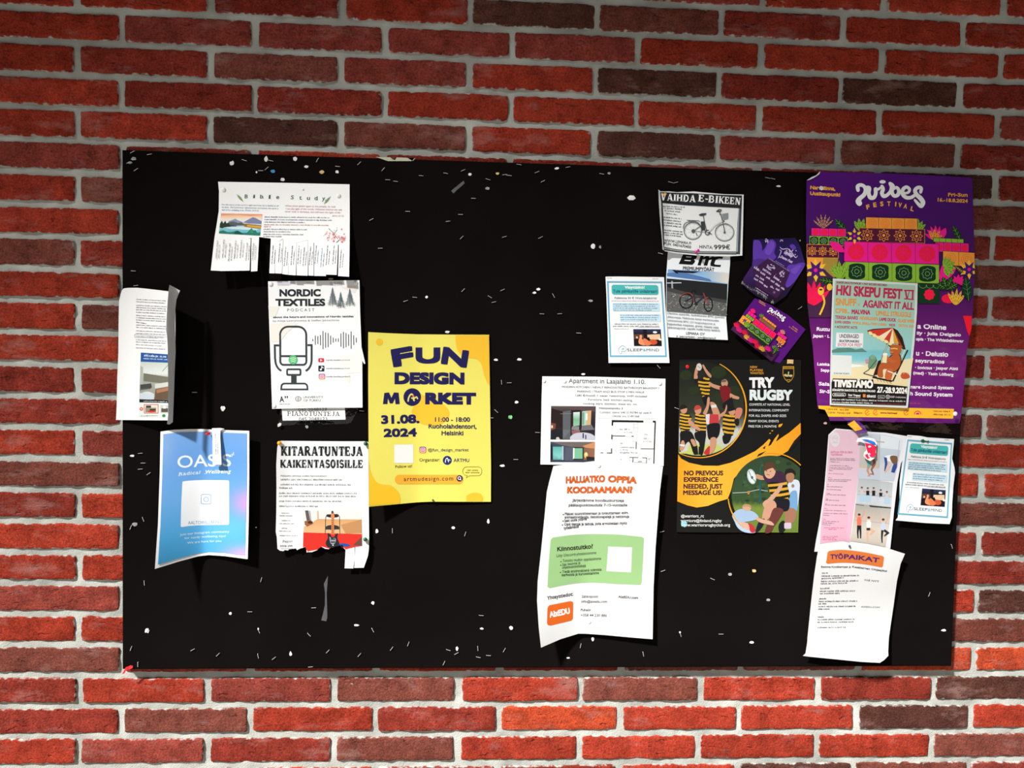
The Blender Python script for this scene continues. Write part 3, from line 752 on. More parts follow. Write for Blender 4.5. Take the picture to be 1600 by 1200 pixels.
q.P(bq([(0, .52), (.04, .36), (.08, .5), (.12, .36), (.16, .5), (.2, .44), (.24, .56), (.34, .56), (.4, .68), (.2, .66), (.06, .74), (0, .7)]), (44, 62, 50))
q.P(bq([(.25, .6), (.4, .58), (.42, .66), (.3, .7)]), (70, 110, 160)); q.P(bq([(.1, .7), (.3, .64), (.6, .62), (.95, .7), (.9, .76), (.3, .76)]), (216, 236, 240))
q.P(bq([(0, .9), (.1, .84), (.2, .92), (.32, .9), (.42, .82), (.52, .92), (.68, .9), (.74, .74), (.78, .66), (.82, .78), (.88, .76), (.92, .88), (1, .84), (1, 1), (0, 1)]), (40, 126, 112)); q.P(bq([(.38, .9), (.45, .82), (.55, .92), (.6, 1), (.36, 1)]), (30, 84, 80)); q.P(bq([(.72, .9), (.78, .7), (.84, .9)]), (60, 150, 110)); q.done()
q = p.part('illustration')
q.L([(1290, 578), (1340, 630), (1385, 690)], 5, (70, 50, 50)); q.L([(1345, 640), (1380, 590)], 4, (80, 60, 60)); q.L([(1370, 728), (1410, 690), (1465, 700)], 6, (50, 40, 44)); q.L([(1410, 690), (1425, 660)], 4, (60, 50, 50)); q.L([(1455, 720), (1465, 655)], 4, (200, 150, 150))
r0 = random.Random(3)
for i in range(46):
    a = r0.gauss(0, 1); b_ = r0.gauss(0, 1)
    x, y = (1345 + a * 42, 665 + b_ * 32) if i < 32 else (1440 + a * 16, 685 + b_ * 20)
    rr = r0.uniform(6, 12); q.E(x, min(y, 728), rr, rr, r0.choice(((244, 190, 190), (240, 160, 165), (226, 120, 126), (250, 214, 210))), n=8)
for x, y in ((1300, 590), (1350, 600), (1240, 655), (1275, 680), (1370, 640), (1320, 690)): q.E(x, y, 4, 4, (90, 60, 64), n=6)
q.done()
for x, y in ((138, 800), (205, 790), (268, 825), (328, 800), (388, 790), (448, 820), (515, 815)):
    q = q if False else p.part('contact_text'); q.greek(x - 18, y + 95, x - 2, y - 95, 11, (90, 90, 96), int(x)); q.greek(x + 8, y + 90, x + 20, y - 60, 9, (60, 60, 66), int(x) + 1); q.base = 1.9; q.done()
for x, y, hh in ((715, 850, .4), (785, 835, -.8), (845, 870, 1.2), (915, 860, 2), (985, 850, .4), (1040, 870, .4), (1105, 865, 2.4), (1165, 850, .8), (1225, 880, .8), (1282, 860, 1.2), (1350, 850, 1.2), (1425, 890, 4)):
    q = p.part('contact_text', h=(lambda u: lambda x, y: HB(x, y) + u * sm((y - 720) / 350))(hh)); cl = (70, 150, 200) if x == 1225 else (84, 84, 92)
    q.base = .5; q.greek(x - 14, y + 100, x + 2, y - 100, 11, cl, int(x)); q.greek(x + 10, y + 96, x + 22, y - 50, 9, (60, 60, 66), int(x) + 1); q.done()

# ---- advert for piano lessons in a clear pocket, under the podcast poster
p = Paper('advert', 'piano lesson advert strip in a clear plastic pocket, sticking out under the white podcast poster', 'advert', (400, 430, 5), lambda x, y: 5.5 + 0 * x, .85)
p.sheet([(196, 980), (690, 985), (700, 1128), (208, 1136)])
q = p.part('title'); q.slab('PIANOTUNTEJA', 243, 1098, 655, 1100, 34, INK, .6); q.T('045 2048123', 335, 1137, 556, 1135, 26, INK, -.008); q.T('045 2048123', 330, 1062, 552, 1058, 22, INK, 0); q.L([(202, 1048), (690, 1052)], 2, (120, 124, 124)); q.done()
def film_sheet(paper, name, poly, mat, h, z, label=None):
    a, b_, c_ = z; s = Paper(name, None, None, z, h); v, f = fill(poly, 10 * c_)
    Wd = s.world(v); f = [t if _ccw(v, t) else t[::-1] for t in f]
    o = link(name, raw_mesh(name, Wd - paper.ctr, f, (M[mat],), None, True), paper.root)
    if label: o['label'] = label
film_sheet(p, 'plastic_pocket', [(186, 975), (800, 978), (804, 1040), (742, 1150), (720, 1160), (560, 1166), (330, 1166), (172, 1178), (170, 1160), (190, 1130)], 'film', lambda x, y: 6.8 + 2 * np.sin(x / 60) * sm((y - 1100) / 60) + 1.5 * sm((x - 690) / 60), (400, 430, 5), 'clear plastic pocket, crumpled at its lower edge')

# ---- podcast poster
HN = lambda x, y: 9 + 2 * np.sin(np.clip((x - 100) / 720, 0, 1) * np.pi) + 1 * sm((300 - y) / 250)
p = Paper('poster', 'white textile podcast poster with a large line-drawn microphone, left of the yellow poster', 'poster', (400, 430, 5), HN, .80)
p.sheet([(94, 48), (400, 44), (808, 39), (814, 300), (824, 560), (854, 690), (846, 694), (830, 668), (832, 1034), (500, 1036), (126, 1044), (118, 800), (100, 300)])
q = p.part('background_print')
for pts, c in (([(96, 240), (180, 250), (150, 330), (104, 320)], (250, 246, 236)), ([(112, 380), (330, 372), (240, 450), (190, 520), (114, 520)], (249, 243, 234)), ([(690, 820), (735, 770), (735, 850)], (246, 238, 226)), ([(640, 640), (822, 600), (826, 760), (700, 770)], (251, 248, 240)), ([(660, 90), (800, 85), (770, 140)], (248, 242, 236)), ([(330, 960), (440, 1010), (290, 1034)], (252, 244, 238))): q.P(pts, c)
q.R(168, 54, 256, 80, (214, 214, 222)); q.P([(256, 56), (330, 52), (256, 76)], (226, 226, 232)); q.R(578, 52, 624, 80, (214, 212, 226)); q.R(630, 52, 672, 80, (214, 212, 226)); q.R(394, 54, 434, 60, (214, 214, 220)); q.done()  # grey blocks: cast shadow of the tear-off strips above, painted into the sheet
q = p.part('title'); q.T('NORDIC', 183, 165, 505, 164, 54, INK, .042); q.T('TEXTILES', 152, 240, 540, 239, 54, INK, .042); q.T('PODCAST', 244, 283, 456, 281, 22, (120, 124, 128), 0, space=1.5); q.done()
q = p.part('body_text'); q.T('about the future and innovations of Nordic textiles', 134, 335, 762, 328, 14, INK, .02); q.T('by Alicja Lawrynowicz & Steffen Jahnschirze', 132, 364, 650, 358, 14, (150, 150, 152), 0)
for i, y in enumerate((664, 729, 793)): q.T('nordic.textiles.podcast', 548, y + 4, 736, y + 3, 10, (110, 116, 122), .01)
q.T('UNIVERSITY', 368, 962, 524, 960, 17, (100, 106, 112), .0); q.T('OF TURKU', 370, 988, 504, 986, 17, (100, 106, 112), .0); q.greek(182, 1010, 266, 1009, 7, (150, 110, 120), 2); q.done()
q = p.part('illustration')
for tx, ty, s_ in ((598, 95, 1), (661, 130, .85), (733, 102, .95)):
    rr = random.Random(int(tx)); q.L([(tx, ty), (tx, ty + 150 * s_)], 3, (90, 104, 108))
    for i in range(13):
        f_ = i / 12; yy = ty + 8 + f_ * 118 * s_; wdt = (5 + 36 * f_ * (.8 + .4 * rr.random())) * s_
        for sg in (-1, 1):
            q.L([(tx, yy), (tx + sg * wdt * .5, yy + 3), (tx + sg * wdt, yy + 10 * s_)], (6, 4, 2), (92, 108, 112))
            if i > 3: q.L([(tx + sg * wdt * .45, yy + 3), (tx + sg * wdt * .7, yy + 14 * s_)], 2.5, (92, 108, 112))
q.done()
q = p.part('microphone_drawing'); w_ = 15; K = (58, 66, 70)
q.L([(189, 470)] + arc(252, 466, 64, 64, 180, 270, 8) + arc(328, 466, 64, 64, 270, 360, 8) + [(393, 670)] + arc(368, 672, 25, 28, 0, 90, 6) + arc(214, 672, 25, 28, 90, 180, 6), w_, K, True)
q.L([(189, 632), (393, 632)], w_, K); q.L([(180, 548), (146, 548), (148, 650)] + arc(222, 660, 72, 92, 180, 110, 8), w_, K); q.L([(402, 546), (434, 546), (434, 650)] + arc(366, 660, 68, 92, 0, 72, 8), w_, K)
q.R(236, 728, 354, 786, K, 14); q.R(250, 743, 340, 771, WHT, 5); q.R(274, 786, 317, 846, K); q.L([(196, 892), (198, 870)] + arc(224, 868, 26, 22, 180, 270, 5) + arc(374, 868, 26, 22, 270, 360, 5) + [(402, 892)], 13, K, True)
q.E(290, 661, 36, 36, (88, 196, 120), n=26)
for dy, rx_ in ((-12, 24), (2, 21), (15, 17)): q.L([(290 - rx_, 661 + dy + 3), (290, 661 + dy - 4), (290 + rx_, 661 + dy + 4)], 5, (226, 246, 232), smooth=4)
q.done()
q = p.part('sound_wave')
for i, hh in enumerate((9, 36, 31, 40, 71, 60, 55, 35, 20, 12, 14, 52, 65, 56, 45, 68, 38, 19)): q.L([(443 + i * 20, 507 - hh), (443.5 + i * 20, 507 + hh)], 6, K)
q.done()
for y, c in ((664, (224, 52, 66)), (730, (34, 40, 52)), (792, (226, 90, 150))):
    q = p.part('icon')
    if y == 664: q.R(486, 648, 532, 680, c, 8); q.P([(502, 655), (502, 673), (519, 664)], WHT)
    elif y == 730: q.R(487, 706, 534, 752, c, 4); q.E(506, 737, 8, 7, WHT); q.L([(512, 737), (513, 714), (520, 722), (528, 723)], 6, WHT)
    else: q.R(490, 770, 540, 814, grad([(770, (150, 70, 190)), (790, (226, 70, 130)), (814, (250, 170, 70))]), 11); q.R(498, 777, 532, 807, (250, 236, 240), 8); q.R(503, 781, 527, 803, (226, 80, 130), 6); q.ring(515, 792, 6, 3, WHT)
    q.done()
q = p.part('emblem'); q.T('A', 184, 992, 220, 990, 44, INK, .02); q.T('”', 224, 990, 252, 989, 44, INK, .02); q.E(330, 966, 25, 22, (150, 154, 158)); q.E(330, 966, 17, 17, WHT); q.L([(330, 946), (330, 986)], 6, (120, 126, 130)); q.L([(321, 955), (321, 978)], 4, (150, 154, 158)); q.L([(339, 955), (339, 978)], 4, (150, 154, 158)); q.done()

# ---- wellbeing poster
HO = lambda x, y: 4 + 62 * sp((440 - x) / 380) ** 1.1 * sm((y - 30) / 1110) ** 1.15 + 15 * sp((x - 450) / 330) + 7 * sp((440 - x) / 330)
p = Paper('poster', 'sky-blue wellbeing poster with white border, lower left corner curling away from the board', 'poster', (230, 660, 5), HO, .80, step=3); p.top = .35
top = [(104, 72), (200, 58), (340, 52), (440, 52), (600, 60), (797, 66)]; bot = [(785, 1068), (600, 1044), (482, 1036), (400, 1046), (250, 1086), (60, 1145)]
p.sheet(top + [(797, 400), (792, 800)] + bot + [(84, 800), (98, 400)])
q = p.part('background_print')
def oas(x, y):
    A = np.stack([np.interp(y, [80, 300, 600, 900, 1120], [lin(c)[i] for c in ((118, 166, 226), (104, 160, 226), (110, 172, 232), (84, 176, 232), (74, 170, 224))]) for i in range(3)], -1)
    k1 = np.exp(-(((x - 790) / 110) ** 2 + ((y - 630) / 95) ** 2)); k2 = np.exp(-(((x - 760) / 150) ** 2 + ((y - 1040) / 70) ** 2)); k3 = np.exp(-(((x - 130) / 80) ** 2 + ((y - 200) / 180) ** 2)) * .4; k4 = np.exp(-(((x - 640) / 200) ** 2 + ((y - 830) / 110) ** 2)) * .45
    for k, c in ((k1, (208, 156, 226)), (k2, (206, 170, 228)), (k3, (160, 186, 226)), (k4, (120, 206, 246))): A = A * (1 - k[:, None]) + lin(c) * k[:, None]
    return A
q.P([(126, 92), (240, 78), (440, 72), (600, 80), (778, 86), (780, 400), (770, 800), (764, 1042), (600, 1020), (480, 1014), (400, 1024), (250, 1062), (84, 1112), (104, 800), (118, 400)], oas); q.done()
q = p.part('title'); WO = (240, 244, 252)
q.T('OASIS', 238, 356, 655, 342, 92, WO, .006, bow=4); q.T('of', 652, 272, 684, 252, 22, WO, .005, .3)
q.T('Radical', 246, 416, 412, 402, 24, (214, 232, 248), .02, .25, space=1.1); q.T('Wellbeing', 450, 400, 650, 396, 26, (240, 246, 252), .02, .25, space=1.1)
for x, y in ((246, 416), (450, 400)): q.L([(x - 4, y + 1), (x + 14, y)], 3, (226, 238, 250))
q.done()
q = p.part('code_panel')
q.P(catmull([(276, 462), (330, 455), (460, 450), (634, 453)], 5) + [(640, 462), (640, 790), (634, 799)] + catmull([(630, 800), (460, 802), (340, 808), (270, 818)], 5) + [(262, 812), (266, 640), (274, 480)], (246, 248, 252))
q.L([(422, 574)] + arc(434, 576, 13, 13, 180, 270, 5) + arc(486, 576, 13, 13, 270, 360, 5) + arc(486, 628, 13, 10, 0, 90, 5) + arc(434, 628, 13, 10, 90, 180, 5), 4, (92, 150, 190), True); q.ring(460, 602, 18, 4, (92, 150, 190)); q.E(484, 580, 3, 3, (92, 150, 190))
q.T('AALTOWELLBEING', 320, 797, 582, 791, 26, (70, 132, 180), -.004); q.done()
q = p.part('body_text'); q.T('Join our Instagram community', 256, 886, 642, 862, 16, (226, 240, 252), .004, bow=6); q.T('for study wellbeing tips!', 292, 914, 614, 896, 16, (226, 240, 252), .004, bow=5); q.T('We are here for you', 314, 950, 580, 934, 16, (226, 240, 252), .004, bow=4); q.done()
p = Paper('tear_off_slip', 'narrow white tear-off slip hanging over the top edge of the sky-blue poster', 'slip', (230, 660, 5), lambda x, y: 9 + 12 * sm(y / 330) + 4 * sm((x - 510) / 60), .88)
p.sheet([(507, 46), (570, 44), (604, 50), (572, 60), (570, 120), (576, 240), (580, 330), (512, 328), (510, 180)])
q = p.part('contact_text'); q.greek(540, 250, 536, 84, 8, (110, 110, 116), 4); q.greek(556, 248, 553, 150, 8, (90, 90, 96), 8); q.done()

# ---- guitar lessons
HK = lambda x, y: 3 + 9 * sp((y - 500) / 600) + 5 * sp((160 - x) / 110)
p = Paper('notice', 'white guitar lesson notice with a ragged torn bottom edge, left of the yellow poster', 'notice', (420, 670, 5.335), HK, .66, step=4)
p.sheet([(80, 112), (100, 100), (350, 102), (600, 104), (800, 104), (830, 110), (832, 400), (834, 700), (836, 920), (815, 900), (826, 912), (836, 925), (834, 1005), (716, 980), (640, 1010), (614, 984), (604, 970), (590, 966), (548, 984), (530, 976), (520, 988), (500, 1003), (470, 1000), (440, 984), (420, 990), (405, 1010), (360, 1028), (322, 1028), (316, 1032), (314, 1006), (302, 984), (284, 992), (255, 1000), (236, 1012), (226, 996), (206, 1000), (168, 1004), (160, 1014), (135, 1010), (120, 1020), (92, 1016), (72, 1000), (66, 900), (58, 860), (62, 700), (64, 500), (62, 300), (70, 160)])
p.sheet([(640, 1008), (714, 978), (716, 1080), (704, 1164), (632, 1163)], name='tear_off_strip'); p.sheet([(720, 980), (834, 1004), (826, 1060), (792, 1158), (712, 1160), (716, 1090)], name='tear_off_strip')
q = p.part('title'); q.slab('KITARATUNTEJA', 102, 224, 783, 226, 78, (40, 46, 48), 1.3); q.slab('KAIKENTASOISILLE', 96, 324, 782, 326, 66, (40, 46, 48), 1.3)
r0 = random.Random(5)
for i in range(90):                       # the worn look of the lettering
    x = r0.uniform(105, 780); y = r0.choice((r0.uniform(150, 222), r0.uniform(262, 322))); q.L([(x, y), (x + r0.uniform(-3, 3), y + r0.uniform(8, 22))], r0.uniform(1.2, 2.6), (226, 228, 228)); q.k -= 1
q.done()
q = p.part('body_text')
for i, (x0, y0, x1, t) in enumerate(((98, 398, 485, 'Haluatko aloittaa uuden harrastuksen?'), (98, 428, 612, '- Oletko kehittymässä tai kaipaatko kertausta kitarassa?'), (98, 470, 688, '- Haluatko lisää varmuutta musiikilliseen osaamiseen sekä'), (86, 498, 200, 'kitaransoittoon?'), (86, 542, 735, '- Soittotekniikkaa, pop, rock & jazz, ja vaikka kitarat ja'), (86, 566, 730, 'kaikentasoisille'), (86, 608, 614, ''), (86, 650, 410, ''))):
    (q.greek(x0, y0, x1, y0 + 2, 13, (130, 136, 138), 40 + i) if i not in (0, ) else q.T(t, x0, y0, x1, y0 + 2, 13, (120, 126, 128), 0))
for i, (x, y, x1) in enumerate(((105, 706, 176), (90, 728, 205), (105, 768, 188), (88, 794, 215), (105, 832, 156), (88, 856, 184), (92, 894, 242))): q.greek(x, y, x1, y + 1, 9, (150, 154, 156), 60 + i)
q.T('Peijon', 116, 950, 197, 946, 20, (120, 124, 126), 0, .1); q.greek(94, 984, 205, 982, 18, (120, 124, 126), 77); q.L([(98, 999), (200, 999)], 2, (130, 134, 136)); q.done()
q = p.part('picture')
q.P([(290, 680), (772, 684), (774, 756), (410, 752), (292, 800)], (240, 236, 230)); q.P([(292, 815), (330, 800), (410, 752), (774, 756), (776, 880), (288, 866)], grad([(750, (222, 166, 110)), (880, (240, 190, 140))]))
q.P([(600, 800), (774, 756), (776, 870), (640, 876)], (200, 146, 96)); q.P([(288, 864), (776, 878), (778, 976), (720, 984), (640, 1004), (612, 980), (588, 962), (548, 980), (500, 998), (440, 980), (405, 1006), (322, 1022), (300, 980), (284, 988)], (226, 52, 40))
q.P([(302, 680), (330, 680), (345, 770), (318, 780)], (96, 92, 92)); q.P([(335, 685), (345, 685), (355, 765), (345, 770)], (170, 168, 164)); q.P([(404, 684), (414, 684), (418, 752), (404, 750)], (214, 180, 150)); q.P([(296, 770), (350, 760), (372, 790), (320, 816), (300, 800)], (160, 96, 60)); q.E(345, 780, 22, 12, (70, 46, 36)); q.P([(700, 970), (776, 900), (778, 976)], (110, 74, 66))
q.L([(470, 880), (474, 740), (485, 716), (575, 712), (590, 735), (592, 880)], 5, (50, 52, 56)); q.E(532, 726, 52, 15, (40, 38, 40)); q.E(530, 822, 58, 20, (42, 40, 44)); q.P([(476, 815), (585, 815), (588, 838), (474, 840)], (54, 52, 56))
q.P([(522, 715), (542, 715), (545, 880), (520, 880)], (206, 130, 80)); q.P([(520, 700), (544, 700), (548, 740), (516, 742)], (230, 140, 90)); q.E(530, 695, 9, 12, (70, 74, 80))
for i in range(7): q.E(531, 765 + i * 17, 4, 5, (190, 60, 40), n=8)
q.SP([(490, 870), (512, 880), (524, 900), (545, 900), (556, 880), (575, 872), (570, 905), (582, 940), (590, 972), (560, 980), (530, 990), (490, 985), (474, 950), (492, 910)], (40, 42, 48)); q.SP([(505, 900), (525, 915), (550, 910), (560, 930), (545, 960), (515, 955)], (150, 156, 164)); q.R(516, 915, 552, 924, (30, 30, 34)); q.R(516, 940, 552, 949, (30, 30, 34)); q.E(535, 970, 6, 6, (220, 220, 220)); q.E(632, 968, 46, 13, (40, 84, 170), .1); q.E(610, 980, 10, 14, (30, 30, 34)); q.done()

# ---- yellow design market poster
HF = lambda x, y: 4 + 24 * sp((345 - x) / 330) ** 1.2 * sm((y - 150) / 1000) ** 1.3 + 3.5 * sp((x - 345) / 250) * sm((820 - x) / 300) + 5 * sp((345 - x) / 330)
p = Paper('poster', 'bright yellow design market poster with navy lettering and orange blobs', 'poster', (570, 510, 4.138), HF, .72, 'photo', step=4)
p.sheet([(22, 37), (180, 45), (345, 51), (560, 53), (804, 54), (810, 500), (816, 900), (815, 1134), (600, 1134), (430, 1133), (345, 1137), (200, 1150), (27, 1166), (24, 700), (22, 350)], (240, 228, 104))
q = p.part('blob'); OR = (250, 196, 50)
q.E(94, 101, 22, 22, OR, n=22); q.P(catmull([(586, 58), (588, 110), (605, 165), (655, 200), (710, 208), (748, 235), (768, 300), (785, 350), (806, 383)], 6) + [(803, 56)], OR)
q.E(425, 560, 122, 82, OR, .08, 30); q.E(360, 500, 46, 62, OR); q.P(catmull([(26, 870), (38, 940), (70, 1000), (110, 1022), (170, 1030), (215, 1070), (230, 1110), (228, 1143)], 6) + [(28, 1162)], (250, 198, 40)); q.P(catmull([(656, 1130), (660, 1095), (705, 1075), (750, 1085), (764, 1110), (762, 1130)], 6), OR); q.done()
NV = (26, 22, 82)
q = p.part('title'); wf = lambda u: 1 + .12 * np.abs(u - .5) * 2
for ch, x0, x1, y0, y1, cp in (('F', 184, 322, 262, 240, 112), ('U', 328, 488, 238, 238, 100), ('N', 492, 658, 240, 266, 108)): q.T(ch, x0, y0, x1, y1, cp, NV, .058)
q.T('DESIGN', 192, 372, 644, 374, 74, NV, .062); q.P([(117, 502), (126, 430), (156, 427), (172, 462), (188, 427), (218, 428), (226, 502), (198, 503), (195, 466), (180, 498), (162, 498), (149, 466), (146, 502)], NV); q.T('RKET', 390, 503, 719, 504, 74, NV, .066); q.done()
q = p.part('emblem'); q.E(307, 457, 57, 57, NV, n=34); q.L([(280, 486), (284, 460), (300, 438), (314, 450), (316, 474), (322, 482)], 9, (238, 226, 120), smooth=5); q.L([(300, 462), (318, 466), (334, 456), (342, 470)], 8, (238, 226, 120), smooth=5); q.E(312, 450, 7, 7, (230, 100, 50)); q.done()
q = p.part('body_text'); q.T('31.08.', 106, 630, 354, 624, 54, NV, .045); q.T('2024', 122, 715, 336, 711, 52, NV, .045); q.T('11:00 - 18:00', 454, 616, 680, 616, 28, NV, .022); q.T('Ruoholahdentori,', 412, 659, 722, 661, 27, NV, .022); q.T('Helsinki', 496, 704, 637, 704, 28, NV, .022)
q.T('Follow us!', 198, 916, 306, 911, 17, (60, 62, 50), .004); q.T('@fun_design_market', 408, 808, 671, 808, 18, (40, 60, 84), .006); q.T('Organzier:', 352, 874, 486, 873, 20, (70, 74, 40), .008); q.T('ARTMU', 574, 876, 675, 877, 22, (50, 60, 92), .01); q.done()
q = p.part('web_address_bar'); q.R(194, 960, 636, 1020, (246, 178, 52), 28); q.T('artmudesign.com', 252, 1000, 572, 996, 24, (70, 40, 46), .012, space=1.2); q.E(613, 983, 21, 21, (60, 30, 70), n=26); q.ring(611, 981, 9, 4, WHT); q.L([(616, 987), (623, 994)], 4, WHT); q.done()
q = p.part('code_panel', label='white panel left of the contact lines'); q.R(191, 764, 314, 884, (246, 246, 242)); q.done()
q = p.part('icon'); q.R(353, 778, 397, 820, grad([(778, (90, 60, 170)), (800, (206, 50, 110)), (820, (250, 150, 60))]), 10); q.R(359, 784, 391, 814, (246, 236, 214), 7); q.R(363, 787, 387, 811, (200, 60, 110), 6); q.ring(375, 799, 6.5, 3, WHT); q.done()
q = p.part('emblem'); q.E(533, 866, 29, 29, (28, 40, 110), n=30); q.L([(520, 880), (524, 860), (533, 852), (539, 864), (542, 878)], 5, (240, 240, 230), smooth=4); q.L([(534, 866), (548, 862), (553, 868)], 4, (240, 240, 230)); q.done()
q = p.part('speech_bubble'); q.L([(662, 964)] + arc(656, 935, 24, 28, 90, 180, 6) + arc(660, 932, 26, 24, 180, 270, 6) + arc(732, 932, 24, 24, 270, 360, 6) + arc(732, 940, 24, 25, 0, 90, 6) + [(676, 966), (654, 980)], 3, (150, 146, 60), True); q.T('100+ artists', 660, 934, 732, 933, 8, (110, 110, 50), .01); q.T('400+ artworks', 650, 949, 740, 948, 8, (110, 110, 50), .01); q.done()

# ================================================================ papers on the right
# ---- second bicycle flyer (lower one)
HM = lambda x, y: 2.5 + 2 * np.sin(np.clip((y - 520) / 640, 0, 1) * 3.0) + 2.5 * sm((x - 300) / 250) * sm((y - 700) / 450)
p = Paper('flyer', 'pale bicycle shop flyer with a photo of a bicycle on cobbles, below the e-bike flyer', 'flyer', (1020, 285, 4.706), HM, .93, step=4)
p.sheet([(116, 420), (572, 420), (568, 600), (556, 740), (546, 900), (540, 1000), (552, 1159), (330, 1150), (112, 1138), (100, 1000), (98, 860), (98, 700), (108, 560)], (232, 236, 240))
q = p.part('title')
def bmc(q):
    K = BLK
    q.P([(222, 530), (206, 566), (232, 566), (244, 540), (290, 543), (286, 556), (236, 553), (232, 566), (206, 566), (190, 600), (212, 601), (224, 578), (280, 583), (274, 592), (218, 588), (212, 601), (290, 606), (306, 592), (312, 576), (302, 568), (318, 560), (326, 546), (320, 535)], K)
    q.P([(352, 538), (376, 540), (372, 552), (396, 540), (418, 546), (414, 556), (440, 544), (462, 550), (448, 616), (422, 614), (434, 566), (412, 572), (400, 612), (374, 611), (388, 562), (366, 566), (352, 611), (328, 609)], K)
    q.P([(484, 545), (518, 547), (512, 562), (486, 561), (462, 570), (450, 598), (462, 605), (502, 607), (496, 622), (440, 618), (422, 600), (434, 564), (456, 548)], K)
bmc(q); q.P([(246, 545), (284, 547), (282, 552), (244, 550)], (232, 236, 240)); q.P([(236, 570), (280, 573), (278, 579), (232, 576)], (232, 236, 240)); q.done()
q = p.part('subtitle'); q.T('PREMIUMPYÖRÄT', 221, 643, 451, 655, 26, (40, 42, 46), .018); q.done()
q = p.part('picture')
bq = lambda x, y: (x, y)
q.P([(112, 640), (340, 650), (556, 668), (550, 748), (545, 870), (540, 985), (330, 966), (102, 948), (100, 860), (102, 700)], grad([(640, (108, 150, 200)), (690, (150, 190, 225)), (745, (120, 160, 200))]))
q.P([(350, 655), (556, 668), (552, 745), (440, 728)], grad([(400, (150, 185, 215)), (556, (222, 214, 200))], 0)); q.P([(104, 668), (200, 655), (345, 690), (420, 712), (430, 730), (300, 715), (104, 690)], (84, 120, 172)); q.P([(104, 690), (300, 715), (430, 732), (280, 724), (104, 706)], (205, 220, 235)); q.P([(150, 645), (345, 656), (300, 668), (180, 662)], (22, 24, 30)); q.P([(140, 642), (165, 644), (190, 672), (170, 668)], (14, 18, 30))
q.P([(102, 706), (300, 722), (548, 748), (545, 865), (330, 830), (102, 768)], (34, 34, 36)); q.P([(135, 725), (147, 725), (150, 800), (138, 798)], (150, 160, 170)); q.L([(104, 740), (210, 738)], 7, (190, 200, 210)); q.P([(102, 768), (330, 830), (545, 865), (542, 900), (330, 852), (102, 800)], (66, 66, 66))
q.P([(102, 800), (330, 850), (542, 890), (540, 985), (330, 966), (102, 948)], (94, 95, 94))
r0 = random.Random(9)
for i in range(170):
    v = r0.random(); u = r0.random(); x = 104 + u * 436; y = 812 + u * 80 + v * (138 - u * 45); y = min(y, 946 + u * 36); g_ = r0.choice((50, 60, 140, 165, 185)); q.L([(x, y), (x + r0.uniform(7, 12), y - r0.uniform(-2, 5))], r0.uniform(2.5, 4.5), (g_, g_, g_ - 4)); q.k -= 1
for cx, cy, rx_, ry_ in ((246, 872, 48, 54), (408, 898, 31, 50)):
    q.L([(cx + rx_ * math.cos(t), cy + ry_ * math.sin(t)) for t in np.linspace(0, 6.283, 26, endpoint=False)], 9, (22, 22, 24), True)
    for a in range(6): q.L([(cx, cy), (cx + rx_ * math.cos(a * 1.05), cy + ry_ * math.sin(a * 1.05))], 2, (40, 40, 42))
q.L([(205, 846), (222, 822), (262, 812), (290, 830), (300, 880)], 5, (150, 62, 58), smooth=3); q.L([(300, 800), (302, 850), (312, 892)], 9, (50, 48, 54)); q.L([(246, 872), (300, 838), (318, 890), (386, 830)], 8, (40, 44, 60)); q.L([(298, 850), (384, 832)], 6, (60, 56, 66)); q.L([(372, 812), (386, 846), (410, 898)], 7, (140, 58, 56)); q.L([(376, 880), (388, 852), (408, 846)], 5, (150, 64, 60)); q.L([(284, 800), (318, 800)], 9, (24, 24, 26)); q.L([(360, 802), (384, 800), (396, 792)], 6, (40, 40, 44)); q.E(318, 892, 12, 12, (40, 40, 44)); q.done()
q = p.part('body_text')
for i, (t, x0, y0, x1, y1) in enumerate((('Olemme saatavilla, laadukkaiden BMC pyörien', 104, 968, 524, 1000), ('jälleenmyyjä. Mallistosta löytyy merkkivuoden', 106, 994, 484, 1024), ('sykkkeimmät BMC 257 kaupunkipyörät ja', 108, 1020, 458, 1048), ('loppuluokan maantien, gravel, maasto sekä', 108, 1046, 482, 1074), ('sähköavupyörät. Lapsille meillä löytyy laatikot.', 108, 1072, 496, 1096))): q.T(t, x0, y0, x1, y1, 14, (90, 94, 98), .006)
q.T('LEMARA OY', 244, 1118, 382, 1126, 19, (40, 42, 46), .012); q.T('P. 0401670400 - info@lemara.fi', 174, 1140, 462, 1153, 13, (50, 52, 56), .016); q.done()

# ---- e-bike flyer
HEB = lambda x, y: 10 + 13 * sm((130 - x) / 90) ** 1.5 - 2 * sm((x - 350) / 300) + 4 * sm((y - 300) / 230) * sm((200 - x) / 150)
p = Paper('flyer', 'white e-bike flyer with a thick black frame and a slab-serif headline, curling on its left', 'flyer', (1020, 285, 4.706), HEB, .93, step=3)
p.sheet([(42, 52), (56, 66), (120, 66), (180, 72), (300, 66), (380, 74), (520, 86), (668, 90), (664, 300), (658, 538), (560, 544), (330, 538), (170, 520), (90, 506), (72, 492), (66, 400), (54, 280), (44, 140)], (236, 238, 238))
q = p.part('frame_print')
q.P([(52, 72), (120, 74), (300, 80), (520, 92), (656, 96), (652, 220), (630, 218), (630, 190), (400, 178), (230, 168), (62, 150)], (38, 40, 44))
q.P([(630, 190), (652, 192), (650, 300), (641, 528), (612, 528), (622, 300)], (70, 74, 82)); q.P([(630, 192), (636, 192), (624, 510), (616, 510)], (170, 178, 190))
